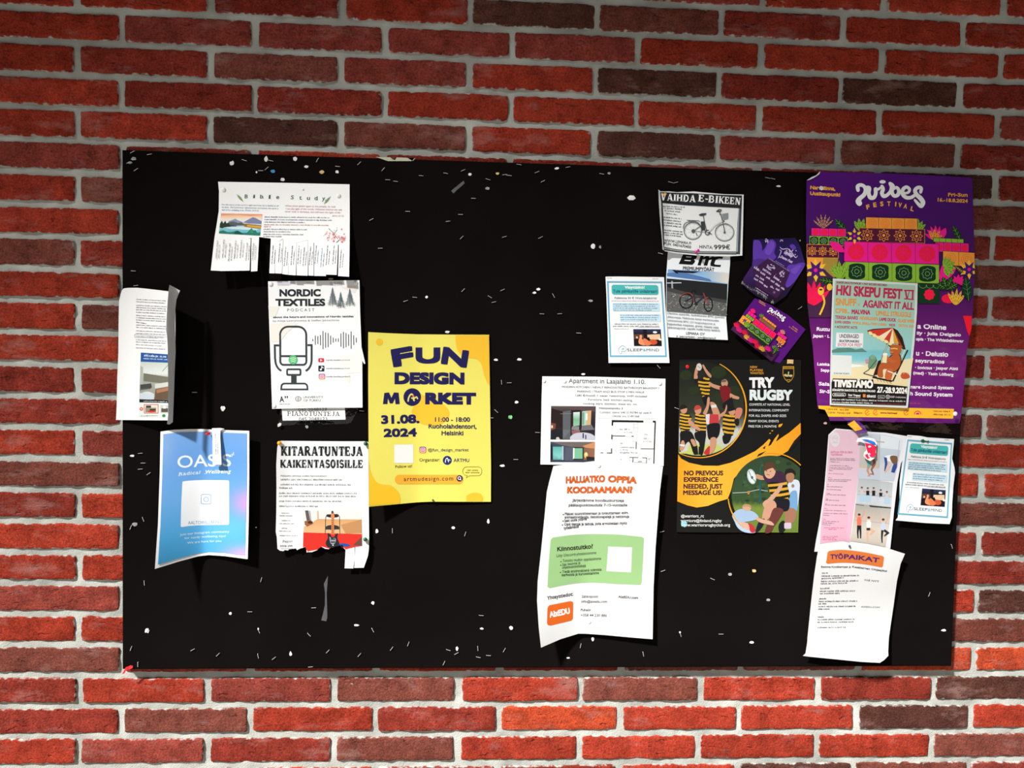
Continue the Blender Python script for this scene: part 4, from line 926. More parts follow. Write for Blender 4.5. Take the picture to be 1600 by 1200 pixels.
q.P([(62, 150), (72, 152), (80, 300), (84, 480), (78, 478), (66, 300)], (40, 42, 46)); q.P([(76, 472), (180, 492), (330, 506), (616, 508), (614, 516), (330, 514), (180, 500), (78, 482)], (110, 114, 118)); q.P([(78, 486), (180, 504), (330, 518), (614, 520), (614, 530), (330, 526), (180, 513), (82, 498)], (70, 72, 76)); q.done()
q = p.part('title')
def tcurve(q, s, pts, cap, c, heavy):                      # slab type set word by word along the bent headline
    for t, x0, y0, x1, y1 in pts: q.slab(t, x0, y0, x1, y1, cap, c, heavy)
tcurve(q, '', (('VAIHDA', 56, 132, 314, 146), ('E-BI', 333, 140, 478, 152), ('KEEN', 484, 152, 643, 166)), 52, WHT, 1.0); q.done()
q = p.part('body_text')
for i, (x0, y0, x1, y1) in enumerate(((66, 176, 236, 186), (82, 190, 216, 202), (86, 208, 204, 222), (98, 228, 182, 242), (74, 256, 216, 272), (80, 276, 206, 292), (82, 296, 214, 312), (80, 314, 212, 332), (72, 350, 222, 368), (74, 368, 222, 386), (78, 384, 208, 402))): q.greek(x0, y0 + 3, x1, y1, 10, (86, 90, 94), 90 + i)
q.T('WWW.LEMARA.FI', 82, 436, 280, 458, 20, (40, 42, 46), .008); q.T('PUH. 0401670400', 82, 458, 280, 486, 20, (40, 42, 46), .008); q.T('HINTA:', 342, 484, 441, 490, 24, (60, 62, 66), .004); q.T('999€', 450, 492, 568, 492, 32, (60, 62, 66), .012); q.done()
q = p.part('illustration')
G = (90, 94, 98); D = (60, 62, 66)
for cx, cy, rx_, ry_ in ((295, 357, 65, 63), (528, 368, 69, 64)):
    q.L([(cx + rx_ * math.cos(t), cy + ry_ * math.sin(t)) for t in np.linspace(0, 6.283, 30, endpoint=False)], 6, G, True)
    q.L([(cx + (rx_ - 8) * math.cos(t), cy + (ry_ - 8) * math.sin(t)) for t in np.linspace(0, 6.283, 30, endpoint=False)], 1.6, (150, 152, 156), True)
    for a in range(9): q.L([(cx, cy), (cx + rx_ * math.cos(a * .7), cy + ry_ * math.sin(a * .7))], 1.1, (196, 198, 200))
q.E(298, 358, 14, 14, G); q.E(528, 368, 8, 8, G); q.L([(318, 370), (326, 392)], 6, D); q.L([(300, 358), (400, 368)], 3, G); q.L([(298, 358), (380, 300)], 5, G); q.L([(250, 278), (336, 282), (340, 292)], 4, G, smooth=2); q.L([(262, 280), (290, 296)], 3, G); q.L([(222, 338), (238, 300), (285, 286), (330, 294), (352, 322)], 5, G, smooth=4)
q.L([(372, 245), (378, 282), (398, 366)], 6, G); q.P([(352, 288), (382, 286), (386, 352), (356, 354)], D); q.P([(338, 236), (360, 228), (394, 226), (392, 236), (370, 246), (345, 246)], D); q.ring(402, 368, 17, 6, D); q.L([(402, 368), (434, 380)], 5, D)
q.L([(500, 232), (512, 282), (530, 366)], 7, G); q.L([(398, 366), (424, 352), (460, 314), (512, 284)], 8, (222, 220, 218), smooth=3); q.L([(497, 240), (492, 220), (504, 205), (488, 200), (468, 214)], 7, G, smooth=3); q.L([(468, 214), (492, 212)], 8, D); q.P([(507, 232), (555, 224), (554, 268), (516, 278)], (150, 154, 158))
for i in range(4): q.L([(510, 240 + i * 9), (554, 233 + i * 9)], 1.5, (96, 100, 104))
q.L([(470, 340), (490, 312), (540, 302), (580, 324)], 4, (150, 152, 156), smooth=3); q.E(522, 285, 5, 5, D); q.done()

# ---- rest advert sheets (two prints of the same sheet)
def rest_advert(label, zoom, h, g, quad, poly, box, seed, group=None):
    p = Paper('flyer', label, 'flyer', zoom, h, g, step=5)
    p.sheet(poly, (246, 248, 250))
    X = lambda u, v: tuple((1 - u) * (1 - v) * np.array(quad[0]) + u * (1 - v) * np.array(quad[1]) + u * v * np.array(quad[2]) + (1 - u) * v * np.array(quad[3]))
    def tf(xy):
        u, v = xy[:, 0:1] / 1000, xy[:, 1:2] / 1400
        a, b, c, d = (np.array(k, float) for k in quad)
        return (1 - u) * (1 - v) * a + u * (1 - v) * b + u * v * c + (1 - u) * v * d
    sc = math.hypot(quad[1][0] - quad[0][0], quad[1][1] - quad[0][1]) / 1000
    def part(n):
        q = p.part(n); q.tf = tf; q.sc = sc; return q
    BL = (110, 178, 206)
    q = part('border_print')
    q.L([(35, 85), (950, 85), (950, 1290), (35, 1290)], 26, BL, True); q.done()
    q = part('banner'); q.R(95, 130, 890, 290, (76, 186, 184), 40); q.T('Väsyttääkö?', 320, 190, 660, 190, 42, WHT, .022); q.T('Tule päiväunille unilabraan!', 118, 258, 868, 258, 48, (24, 96, 112), .022); q.done()
    q = part('text_panel'); q.R(100, 425, 895, 560, (200, 230, 244), 18); q.R(215, 605, 905, 730, (206, 232, 246), 18); q.done()
    q = part('body_text'); q.T('Palkkiona 50 € Wolt-lahjakortti', 140, 360, 848, 360, 32, (110, 120, 128), .008)
    q.greek(85, 398, 890, 398, 15, (190, 150, 156), seed)
    for i in range(4): q.greek(112, 454 + i * 32, 860 - 90 * (i == 3) - 40 * (i == 1), 454 + i * 32, 20, (96, 120, 140), seed + i)
    for i in range(3): q.greek(228, 634 + i * 36, 885 - 25 * i, 634 + i * 36, 20, (96, 120, 140), seed + 8 + i)
    q.greek(125, 776, 860, 776, 21, (110, 116, 124), seed + 14); q.greek(95, 812, 880, 812, 21, (100, 110, 120), seed + 15); q.L([(520, 820), (880, 820)], 3, (100, 110, 120)); q.greek(110, 852, 365, 852, 13, (150, 156, 160), seed + 16)
    q.greek(20, 30, 110, 30, 14, (150, 150, 150), seed + 20); q.greek(800, 34, 900, 34, 14, (160, 160, 160), seed + 21); q.done()
    q = part('picture')
    q.R(430, 850, 890, 1125, grad([(850, (44, 54, 96)), (900, (40, 40, 60)), (930, (24, 20, 26)), (1125, (30, 18, 20))])); q.R(590, 855, 655, 1000, (20, 18, 26)); q.P([(430, 940), (500, 930), (600, 935), (600, 1010), (435, 1010)], (92, 62, 54)); q.P([(660, 940), (870, 930), (880, 1020), (720, 1020), (660, 990)], (236, 196, 160)); q.E(790, 900, 36, 18, (240, 240, 250)); q.P([(840, 990), (890, 1010), (890, 1040), (850, 1030)], (244, 236, 226)); q.E(750, 1060, 70, 44, (210, 86, 50)); q.P([(860, 1040), (890, 1030), (890, 1090), (850, 1080)], (30, 22, 24))
    q.SP([(520, 1090), (510, 1040), (540, 970), (560, 965), (570, 1010), (610, 1050), (660, 1080), (600, 1115)], (236, 150, 104)); q.SP([(580, 1030), (610, 1000), (650, 1020), (700, 1060), (720, 1090), (660, 1120), (610, 1100)], (228, 126, 84)); q.P([(640, 990), (690, 980), (700, 1030), (660, 1030)], (16, 14, 18)); q.E(552, 968, 22, 26, (234, 160, 120)); q.R(470, 970, 500, 1000, (240, 190, 150)); q.done()
    q = part('emblem'); q.L([(180, 1235), (172, 1190), (190, 1150), (240, 1120), (290, 1150), (296, 1190), (260, 1215), (225, 1210), (215, 1250), (190, 1245)], 7, (140, 170, 190), smooth=5); q.L([(225, 1165), (265, 1160)], 10, (120, 196, 206)); q.L([(222, 1185), (262, 1180)], 10, (150, 206, 214)); q.done()
    q = part('title'); q.T('SLEEP', 312, 1210, 568, 1210, 44, (84, 100, 116), .004); q.T('&', 575, 1210, 622, 1210, 44, (90, 180, 210), .008); q.T('MIND', 632, 1210, 842, 1210, 44, (84, 100, 116), .004); q.done()
    return p
rest_advert('smaller flat rest-lab flyer with a blue border, overlapping the bicycle shop flyer', (940, 420, 7.5), lambda x, y: 6.5 + 1.2 * np.sin(x / 200) + 0 * y, .84,
            [(46, 92), (732, 98), (796, 1103), (82, 1103)], [(46, 92), (200, 90), (732, 98), (745, 400), (770, 700), (796, 1103), (440, 1102), (82, 1103), (70, 700), (56, 300)], None, 300)

# ---- apartment notice
HA = lambda x, y: 3 + 1.8 * np.sin(np.clip((x - 90) / 1420, 0, 1) * np.pi) + 0 * y
p = Paper('notice', 'white landscape apartment notice with two room photos and a floor plan', 'notice', (835, 580, 7.442), HA, .74)
p.sheet([(92, 60), (700, 64), (1524, 88), (1518, 500), (1503, 1102), (900, 1096), (214, 1086), (70, 1084), (78, 700), (84, 300)])
q = p.part('title'); q.T('Apartment in Laajalahti 1.10.', 398, 136, 1290, 150, 50, (64, 68, 72), .003); q.done()
q = p.part('body_text'); TX = (100, 106, 112)
for t, x0, y0, x1, y1, b_ in (('MODERN KITCHEN I NEWLY RENOVATED BATHROOM BALKONY I', 320, 193, 1448, 210, .008), ('PARKING I TRAM AND BUS STOP 5 MIN WALK', 500, 246, 1280, 256, .008), ('1280 €/month + water +electricity, WIFI included', 476, 292, 1306, 304, .01), ('Furniture, bed- kitchen-,eating,', 626, 341, 1142, 350, .004), ('cooking ware, blankets, sheet etc. inc.', 568, 388, 1202, 396, .004), ('Heinjoenpolku 3', 752, 440, 1028, 444, .016), ('Contact: Sanni/ 040 5190784 tai ueiki.fi', 760, 488, 1358, 496, .004), ('Oikotie nro: 21491068', 902, 532, 1218, 538, .004)): q.T(t, x0, y0, x1, y1, 23 if b_ < .009 else 22, TX, b_)
q.L([(738, 546), (1410, 554)], 2, (180, 184, 188)); q.done()
q = p.part('picture')
q.P([(194, 404), (714, 408), (703, 796), (186, 795)], grad([(404, (96, 84, 82)), (470, (60, 50, 52)), (600, (36, 34, 40)), (795, (44, 44, 50))]))
q.P([(380, 406), (714, 408), (712, 470), (420, 440)], (92, 74, 76)); q.P([(194, 430), (330, 470), (330, 660), (190, 660)], (40, 28, 28)); q.P([(330, 470), (420, 456), (418, 790), (330, 790)], (92, 96, 100)); q.P([(430, 455), (540, 450), (535, 700), (430, 700)], (46, 20, 24)); q.P([(452, 478), (528, 474), (524, 630), (452, 640)], grad([(474, (214, 232, 226)), (560, (120, 176, 140)), (640, (150, 190, 160))])); q.P([(556, 466), (662, 456), (655, 625), (552, 632)], (170, 206, 190)); q.P([(610, 462), (662, 456), (655, 620), (606, 624)], (212, 170, 120)); q.P([(560, 480), (580, 478), (578, 620), (556, 625)], (110, 160, 130)); q.R(596, 490, 618, 570, (220, 232, 236)); q.P([(552, 632), (664, 622), (700, 680), (545, 690)], (112, 108, 112)); q.P([(440, 640), (520, 640), (520, 690), (430, 680)], (130, 130, 132)); q.P([(430, 690), (535, 684), (520, 730), (440, 735)], (140, 96, 96)); q.L([(300, 496), (430, 492)], 4, (140, 140, 144)); q.P([(190, 600), (250, 610), (245, 680), (190, 690)], (120, 66, 52)); q.P([(196, 630), (214, 630), (214, 660), (196, 662)], (240, 220, 190)); q.P([(190, 690), (240, 670), (330, 680), (320, 790), (186, 794)], (30, 30, 36))
q.P(catmull([(415, 795), (420, 760), (470, 725), (560, 712), (650, 725), (702, 755)], 5) + [(703, 796)], (196, 196, 206)); q.R(560, 720, 575, 780, (40, 44, 90)); q.R(590, 740, 604, 790, (60, 70, 120)); q.P([(255, 770), (280, 765), (300, 795), (250, 795)], (206, 196, 196)); q.P([(330, 680), (336, 790), (420, 690), (418, 680)], (104, 108, 112)); q.done()
q = p.part('picture')
q.P([(186, 820), (704, 822), (698, 1056), (184, 1056)], grad([(186, (56, 66, 84)), (420, (70, 76, 92)), (560, (120, 92, 78)), (700, (150, 104, 74))], 0)); q.P([(186, 820), (704, 822), (560, 870), (440, 880), (330, 862)], (110, 100, 98)); q.P([(560, 870), (704, 822), (702, 900), (600, 890)], (206, 140, 96)); q.P([(190, 850), (205, 850), (215, 1050), (188, 1050)], (20, 24, 36)); q.R(215, 878, 325, 1030, grad([(878, (96, 170, 160)), (1000, (130, 206, 200)), (1030, (100, 150, 150))])); q.R(322, 872, 338, 1044, (176, 190, 204)); q.R(448, 886, 572, 1030, (28, 28, 32)); q.R(464, 896, 560, 1018, (126, 186, 150)); q.P([(448, 890), (466, 894), (466, 1010), (448, 1025)], (220, 232, 230)); q.E(600, 975, 22, 34, (250, 190, 110)); q.E(600, 965, 10, 14, (255, 240, 190)); q.P([(600, 990), (700, 1000), (698, 1052), (610, 1040)], (40, 34, 38)); q.P([(184, 1030), (698, 1035), (698, 1056), (184, 1056)], (56, 62, 74)); q.P([(360, 880), (450, 890), (446, 1040), (350, 1040)], (84, 88, 104)); q.done()
q = p.part('floor_plan'); W_ = BLK
q.P([(768, 610), (800, 600), (795, 1020), (760, 1020)], (246, 248, 250))
q.P([(1200, 600), (1390, 606), (1384, 900), (1190, 898)], (240, 238, 236)); q.P([(898, 568), (1268, 574), (1268, 596), (898, 592)], W_); q.P([(1376, 576), (1412, 576), (1410, 596), (1376, 596)], W_); q.P([(1398, 590), (1412, 590), (1394, 1074), (1382, 1074)], W_); q.P([(898, 590), (916, 590), (914, 632), (897, 632)], W_); q.L([(908, 752), (1055, 754)], 9, W_); q.L([(1130, 757), (1154, 757)], 10, W_); q.P([(894, 738), (910, 738), (910, 792), (892, 792)], W_); q.P([(890, 898), (904, 898), (904, 958), (842, 955), (842, 946), (890, 946)], W_); q.L([(768, 950), (800, 950)], 9, W_); q.L([(1184, 820), (1182, 905)], 10, (60, 62, 66)); q.L([(1236, 902), (1390, 904)], 7, (60, 62, 66))
for y in (612, 658, 702, 742): q.L([(1158, y), (1204, y)], 2, (170, 174, 178))
q.L([(1156, 600), (1150, 822), (1182, 822)], 2.5, (180, 184, 188)); q.L([(1206, 600), (1190, 822)], 2.5, (180, 184, 188)); q.L([(904, 640), (898, 1036)], 2, (196, 200, 204)); q.L([(1055, 760), (1130, 760)], 2, (150, 154, 158)); q.L(arc(1190, 900, 50, 56, -90, 0, 8), 2, (160, 164, 168)); q.L(arc(1230, 1000, 24, 44, -180, 0, 10), 2.5, (170, 174, 178))
q.L([(1106, 1002), (1206, 1004)], 7, (40, 42, 46)); q.L([(1254, 1006), (1306, 1008), (1300, 1072)], 7, (40, 42, 46)); q.L([(1146, 1004), (1144, 1060)], 8, (40, 42, 46)); q.L([(1106, 1006), (1104, 1040), (1140, 1040)], 2, (160, 164, 168)); q.L([(1160, 1058), (1290, 1066)], 2, (120, 124, 128)); q.L([(770, 960), (766, 1030)], 2, (180, 184, 188))
for t, x0, y0, x1, y1 in (('hm  /BR 3', 990, 683, 1104, 685), ('n. 11 m2', 1042, 718, 1138, 720), ('MH', 1282, 745, 1316, 746), ('/BR 1', 1268, 792, 1328, 794), ('n. 17 m2', 1268, 824, 1362, 827), ('OH', 996, 848, 1028, 848), ('Common space', 994, 892, 1160, 895), ('n. 30 m2', 994, 922, 1088, 924), ('Altogether 74,5 m2', 992, 954, 1200, 957), ('KPH', 1204, 1060, 1250, 1061), ('ET', 1326, 1032, 1354, 1033), ('K', 1002, 1036, 1014, 1036)): q.T(t, x0, y0, x1, y1, 18, (110, 114, 118), .006)
q.done()

# ---- coding course sheet
HC = lambda x, y: 7.5 + 36 * sp((310 - x) / 260) ** 1.2 * sp((y - 420) / 720) ** 1.2 + 8 * sp((x - 330) / 420) + 5 * sp((330 - x) / 260) + 3 * np.sin(y / 170)
p = Paper('notice', 'tall white coding course notice with orange headline and green panel', 'notice', (830, 715, 3.933), HC, .58, step=5)
p.sheet([(136, 52), (260, 36), (400, 20), (520, 24), (640, 36), (810, 54), (792, 200), (776, 400), (764, 560), (752, 800), (746, 1116), (600, 1104), (450, 1090), (330, 1082), (290, 1082), (180, 1116), (60, 1168), (46, 1040), (36, 880), (40, 760), (62, 560), (82, 360), (96, 210), (110, 150)])
OG = (244, 112, 34)
q = p.part('title')
for cc, bb in (((150, 60, 20), .044), (OG, .018)):
    for t, x0, y0, x1, y1 in (('HALUATKO', 212, 158, 454, 150), ('OPPIA', 470, 150, 648, 160), ('KOODAAMAAN?', 220, 220, 622, 218)): q.T(t, x0, y0, x1, y1, 41, cc, bb, .05)
q.done()
q = p.part('body_text'); TX = (52, 54, 58)
for t, x0, y0, x1, y1 in (('Järjestämme koodauskursseja', 252, 270, 570, 272), ('pääkaupunkiseudulla 7-15-vuotiaille', 230, 300, 590, 300), ('Pääset suunnittelemaan ja toteuttamaan esim.', 206, 354, 598, 346), ('animaatiovideoita, tietokonepelejä ja nettisivuja', 205, 374, 602, 370), ('Saat uusia ystäviä', 203, 396, 342, 384), ('Opit tietoja ja taitoja, joita arvostetaan myös', 202, 418, 588, 410), ('työelämässä', 200, 442, 292, 430)): q.T(t, x0, y0, x1, y1, 16, TX, .016, .08)
for x, y in ((197, 350), (196, 390), (192, 414)): q.E(x, y, 4, 4, TX, n=8)
q.T('Yhteystiedot:', 97, 874, 258, 848, 20, (30, 30, 34), .02, .08)
for t, x0, y0, x1, y1 in (('Sähköposti', 310, 862, 410, 862), ('info@aixedu.com', 308, 892, 466, 893), ('Puhelin', 304, 944, 366, 945), ('+358 44 230 886', 304, 976, 464, 978)): q.T(t, x0, y0, x1, y1, 16, (64, 66, 70), .012, .08)
q.T('AIxEDU.com', 534, 862, 657, 870, 15, (30, 30, 34), .022); q.done()
q = p.part('green_panel'); GR = (170, 214, 146)
q.P(catmull([(132, 492), (250, 476), (380, 470), (540, 474), (682, 488)], 6) + [(692, 496), (686, 640), (678, 768), (670, 782)] + catmull([(660, 782), (520, 776), (380, 768), (250, 776), (112, 802)], 6) + [(100, 794), (108, 640), (120, 504)], GR)
q.T('Kiinnostuitko?', 160, 576, 380, 558, 26, (24, 26, 24), .026, .06)
for t, x0, y0, x1, y1 in (('Liity Discord-yhteisöömme', 156, 612, 400, 592), ('Tutustu muihin oppilaisiimme', 192, 642, 430, 628), ('Saa neuvoa ja', 190, 666, 302, 654), ('ohjelmointivinkkejä', 190, 684, 336, 672), ('Tiedä ensimmäisenä tulevista', 190, 710, 432, 695), ('kerhoista ja kursseistamme', 188, 730, 416, 716)): q.T(t, x0, y0, x1, y1, 16, (36, 52, 36), .014, .08)
for x, y in ((183, 640), (182, 662), (180, 706)): q.E(x, y, 4, 4, TX, n=8)
q.P([(473, 546), (620, 552), (614, 706), (462, 698)], (246, 248, 246)); q.done()
q = p.part('emblem'); q.P([(100, 924), (110, 908), (240, 882), (256, 886), (258, 900), (256, 990), (246, 1002), (120, 1032), (104, 1030), (97, 1020)], OG); q.T('AIxEDU', 114, 984, 240, 958, 36, WHT, .04, .05); q.done()

# ---- rugby poster
HR = lambda x, y: 2.5 + 1.5 * np.sin(x / 150) * sm(y / 900)
p = Paper('poster', 'black and amber rugby recruitment poster with two round action photos', 'poster', (1050, 550, 4.14), HR, .68, 'photo')
p.sheet([(48, 48), (836, 50), (832, 500), (828, 800), (816, 1170), (400, 1168), (30, 1166), (36, 700), (44, 300)], (18, 18, 16))
AM = (250, 172, 40)
def fig(q, pts, c): q.SP(pts, c, 4)
def stripes(q, poly, c, n, ang=0.):
    A = np.array(poly, float); lo, hi = A.min(0), A.max(0)
    for i in range(n):
        t = (i + .5) / n; y = lo[1] + (hi[1] - lo[1]) * t
        xs = []
        for (x1, y1), (x2, y2) in zip(poly, poly[1:] + poly[:1]):
            if (y1 > y) != (y2 > y): xs.append(x1 + (y - y1) / (y2 - y1) * (x2 - x1))
        if len(xs) >= 2: q.L([(min(xs) + 1, y - ang), ((min(xs) + max(xs)) / 2, y + 3), (max(xs) - 1, y + ang)], (hi[1] - lo[1]) / n * .5, c)
SK = (206, 150, 118); JB = (24, 22, 20); JY = (224, 170, 50)
q = p.part('picture', label='round photo of a lineout in the upper left of the poster')
cx, cy, R_ = 175, 365, 305
ring = [(cx + R_ * math.cos(t), cy + R_ * math.sin(t)) for t in np.linspace(-1.48, 1.98, 40)]
left = [(44, 655), (46, 400), (49, 62)]
q.P([(x, y) for x, y in ring if x < 470] + [(44, 655), (48, 62)], grad([(60, (22, 26, 18)), (250, (36, 42, 30)), (400, (52, 54, 40)), (480, (120, 124, 110)), (500, (206, 206, 200)), (600, (200, 200, 186)), (660, (190, 196, 120))]))
q.P([(44, 600), (130, 596), (300, 600), (330, 630), (220, 668), (44, 655)], (196, 204, 110)); q.P([(46, 500), (70, 480), (120, 560), (100, 640), (46, 650)], (206, 204, 200))
for x, y, r_ in ((90, 150, 40), (140, 250, 36), (300, 130, 50), (400, 250, 40), (300, 300, 40)): q.E(x, y, r_, r_ * .8, (40, 50, 28))
# jumper
fig(q, [(142, 170), (150, 110), (160, 100), (166, 112), (164, 180)], SK); fig(q, [(196, 88), (206, 84), (226, 116), (254, 150), (248, 166), (222, 140)], SK); q.E(175, 97, 18, 24, (222, 214, 204)); q.L([(165, 90), (185, 104)], 4, (150, 140, 130)); fig(q, [(164, 150), (172, 128), (196, 122), (212, 140), (210, 176), (184, 182)], (40, 36, 34))
t1 = [(150, 178), (176, 176), (214, 170), (240, 160), (250, 200), (244, 260), (238, 300), (200, 302), (184, 250), (166, 210)]; q.P(t1, JB); stripes(q, t1, JY, 6, 4); q.P([(140, 175), (168, 172), (170, 196), (150, 204)], JB)
fig(q, [(196, 292), (240, 290), (262, 330), (280, 350), (250, 372), (210, 340)], (20, 20, 20)); fig(q, [(246, 326), (276, 330), (300, 372), (314, 420), (300, 448), (276, 420), (258, 376)], SK); fig(q, [(262, 400), (290, 398), (292, 440), (270, 470), (256, 440)], SK); q.P([(252, 344), (286, 340), (288, 358), (256, 362)], (226, 226, 226)); q.P([(256, 440), (276, 440), (272, 470), (254, 468)], (26, 26, 26))
# opponent in red
fig(q, [(246, 196), (270, 208), (322, 226), (318, 244), (280, 236), (240, 216)], SK); q.E(340, 202, 22, 26, (204, 150, 124)); fig(q, [(318, 190), (330, 178), (352, 182), (350, 192), (330, 196)], (110, 96, 86)); q.P([(306, 228), (344, 214), (376, 232), (386, 280), (388, 340), (334, 336), (316, 280)], (128, 24, 34)); fig(q, [(376, 268), (404, 280), (434, 292), (428, 306), (396, 300), (376, 294)], SK); q.P([(330, 330), (388, 290), (400, 350), (370, 380), (326, 360)], (22, 22, 24))
# lifters
for hx, hy, body, leg, hair in (
    (76, 372, [(52, 400), (104, 396), (128, 420), (122, 470), (112, 520), (58, 520), (46, 470)], [(56, 516), (120, 514), (150, 570), (168, 650), (140, 660), (108, 580), (60, 640), (46, 640), (52, 570)], (30, 26, 24)),
    (168, 376, [(150, 408), (210, 398), (224, 440), (220, 520), (156, 532), (144, 470)], [(150, 520), (216, 516), (214, 580), (200, 660), (180, 660), (176, 590), (150, 560)], (190, 70, 60)),
    (388, 384, [(330, 404), (372, 398), (410, 410), (414, 470), (394, 540), (344, 560), (326, 500)], [(330, 540), (384, 530), (372, 580), (344, 596), (330, 580)], (20, 20, 22))):
    q.P(body, JB); stripes(q, body, JY, 6, 5); fig(q, leg, (22, 22, 24)); q.E(hx, hy, 22, 27, SK); fig(q, [(hx - 24, hy), (hx - 18, hy - 26), (hx + 4, hy - 32), (hx + 24, hy - 14), (hx + 12, hy - 8)], hair)
fig(q, [(60, 580), (76, 574), (84, 610), (64, 640), (50, 630)], SK); fig(q, [(120, 570), (142, 566), (158, 606), (144, 616)], SK); q.P([(138, 612), (164, 606), (170, 664), (142, 664)], (20, 20, 22)); q.P([(172, 612), (194, 612), (192, 664), (172, 664)], (20, 20, 22)); q.P([(52, 596), (82, 600), (80, 612), (50, 606)], (230, 230, 230))
fig(q, [(200, 396), (222, 350), (230, 296), (244, 300), (240, 350), (222, 402)], SK); fig(q, [(310, 404), (340, 380), (352, 340), (356, 366), (340, 404), (320, 420)], SK); fig(q, [(110, 430), (150, 470), (184, 496), (176, 510), (130, 484), (106, 460)], SK)
q.P([(230, 400), (300, 404), (306, 470), (240, 476)], (196, 60, 66)); q.P([(216, 404), (244, 400), (240, 470), (222, 466)], (226, 220, 220)); fig(q, [(232, 470), (304, 462), (308, 520), (286, 560), (240, 566), (228, 520)], (20, 20, 22)); fig(q, [(250, 558), (284, 556), (282, 610), (262, 650), (244, 660), (246, 610)], SK); fig(q, [(206, 650), (236, 610), (246, 616), (240, 660), (220, 664)], (196, 50, 56))
fig(q, [(408, 430), (414, 372), (434, 360), (454, 368), (452, 400), (428, 440)], (214, 130, 110)); fig(q, [(404, 440), (430, 430), (432, 470), (412, 474)], (30, 28, 28)); q.done()
q = p.part('arc_print'); q.L([(cx + (R_ - 0) * math.cos(t), cy + (R_ + 14) * math.sin(t)) for t in np.linspace(-1.12, 2.0, 44)], (5, 9, 9, 7, 4), AM); q.done()
q = p.part('banner')
q.P([(40, 662), (60, 690), (110, 716), (200, 735), (300, 736), (380, 716), (460, 680), (540, 640), (590, 600), (628, 562), (638, 570), (622, 610), (660, 590), (700, 560), (760, 520), (832, 458), (833, 530), (790, 575), (750, 640), (700, 670), (560, 690), (460, 750), (400, 820), (380, 900), (360, 950), (300, 968), (230, 996), (160, 1006), (100, 992), (34, 966)], grad([(34, (244, 160, 30)), (250, (250, 186, 56)), (600, (250, 176, 44)), (832, (246, 160, 30))], 0))
for pts in ([(476, 660), (488, 656), (484, 664)], [(585, 622), (606, 606), (600, 628)], [(560, 660), (610, 640), (580, 664), (548, 680)], [(690, 470), (716, 462), (712, 474), (700, 486), (688, 486)], [(628, 525), (640, 522), (636, 530)], [(640, 600), (664, 560), (688, 530), (690, 542), (676, 570), (670, 596), (650, 614)], [(640, 508), (656, 506), (650, 514)]): q.P(pts, AM if pts[0][0] in (690, 628, 640) else (20, 20, 18), False)
q.P([(752, 640), (780, 600), (770, 615), (790, 578), (833, 530), (833, 560), (800, 600), (780, 625)], (22, 20, 16)); q.done()
q = p.part('picture', label='round photo of a ball carrier in the lower right of the poster')
c2x, c2y, r2 = 640, 925, 255
pts = [(c2x + r2 * math.cos(t), c2y + r2 * math.sin(t)) for t in np.linspace(1.98, 5.55, 44)]
q.P([(x, min(y, 1166)) for x, y in pts] + [(828, 760), (822, 1000), (816, 1168), (470, 1167)], grad([(670, (50, 70, 44)), (850, (52, 78, 50)), (980, (60, 84, 44)), (1000, (124, 146, 60)), (1166, (110, 134, 52))]))
r0 = random.Random(4)
for i in range(60):
    x, y = r0.uniform(440, 800), r0.uniform(690, 970)
    if math.hypot(x - c2x, y - c2y) < r2 - 20: q.E(x, y, r0.uniform(8, 20), r0.uniform(7, 14), r0.choice(((36, 56, 34), (64, 92, 60), (48, 76, 62))), n=8); q.k -= .7
q.L([(392, 912), (480, 908), (560, 890), (620, 900)], 5, (170, 180, 180)); q.L([(572, 740), (570, 980)], 10, (30, 92, 90)); q.E(495, 910, 8, 12, (196, 130, 60))
# second player (pale blue shirt)
fig(q, [(748, 860), (770, 830), (806, 826), (826, 850), (822, 930), (806, 1020), (760, 1020), (742, 940)], (214, 224, 236)); fig(q, [(760, 920), (806, 900), (812, 1000), (804, 1030), (764, 1026)], (120, 170, 214)); q.E(764, 806, 27, 40, (176, 124, 96)); fig(q, [(730, 800), (736, 766), (768, 752), (796, 772), (798, 800), (776, 782), (748, 786)], (34, 28, 26)); q.E(782, 866, 10, 12, (150, 130, 120)); fig(q, [(740, 1010), (800, 1020), (796, 1090), (744, 1120), (730, 1060)], (170, 120, 96)); fig(q, [(690, 1120), (720, 1090), (740, 1130), (720, 1166), (694, 1166)], (20, 22, 26)); q.R(726, 1104, 772, 1144, (216, 196, 214), 8)
# ball carrier
fig(q, [(546, 790), (580, 800), (606, 808), (600, 826), (570, 826), (540, 812)], SK); body = [(590, 800), (640, 775), (700, 768), (730, 790), (740, 850), (762, 930), (750, 960), (690, 970), (640, 930), (620, 860)]
q.P(body, (64, 36, 62)); fig(q, [(588, 802), (620, 790), (640, 830), (610, 838)], (70, 40, 66)); low = [(618, 850), (650, 840), (744, 850), (764, 930), (752, 962), (690, 972), (640, 930)]; q.P(low, JB); stripes(q, low, JY, 4, -8)
fig(q, [(700, 850), (716, 860), (700, 900), (660, 950), (620, 990), (596, 980), (640, 930), (676, 890)], (214, 166, 136)); fig(q, [(588, 975), (616, 955), (632, 980), (610, 1010), (592, 1000)], (216, 166, 140)); q.E(634, 772, 36, 48, (220, 170, 140), .2); fig(q, [(592, 760), (600, 724), (634, 712), (664, 730), (668, 770), (652, 750), (620, 760), (604, 768)], (92, 58, 42)); q.L([(612, 790), (632, 796)], 4, (150, 90, 80)); q.E(612, 770, 4, 3, (60, 40, 36), n=8); q.E(636, 772, 4, 3, (60, 40, 36), n=8)
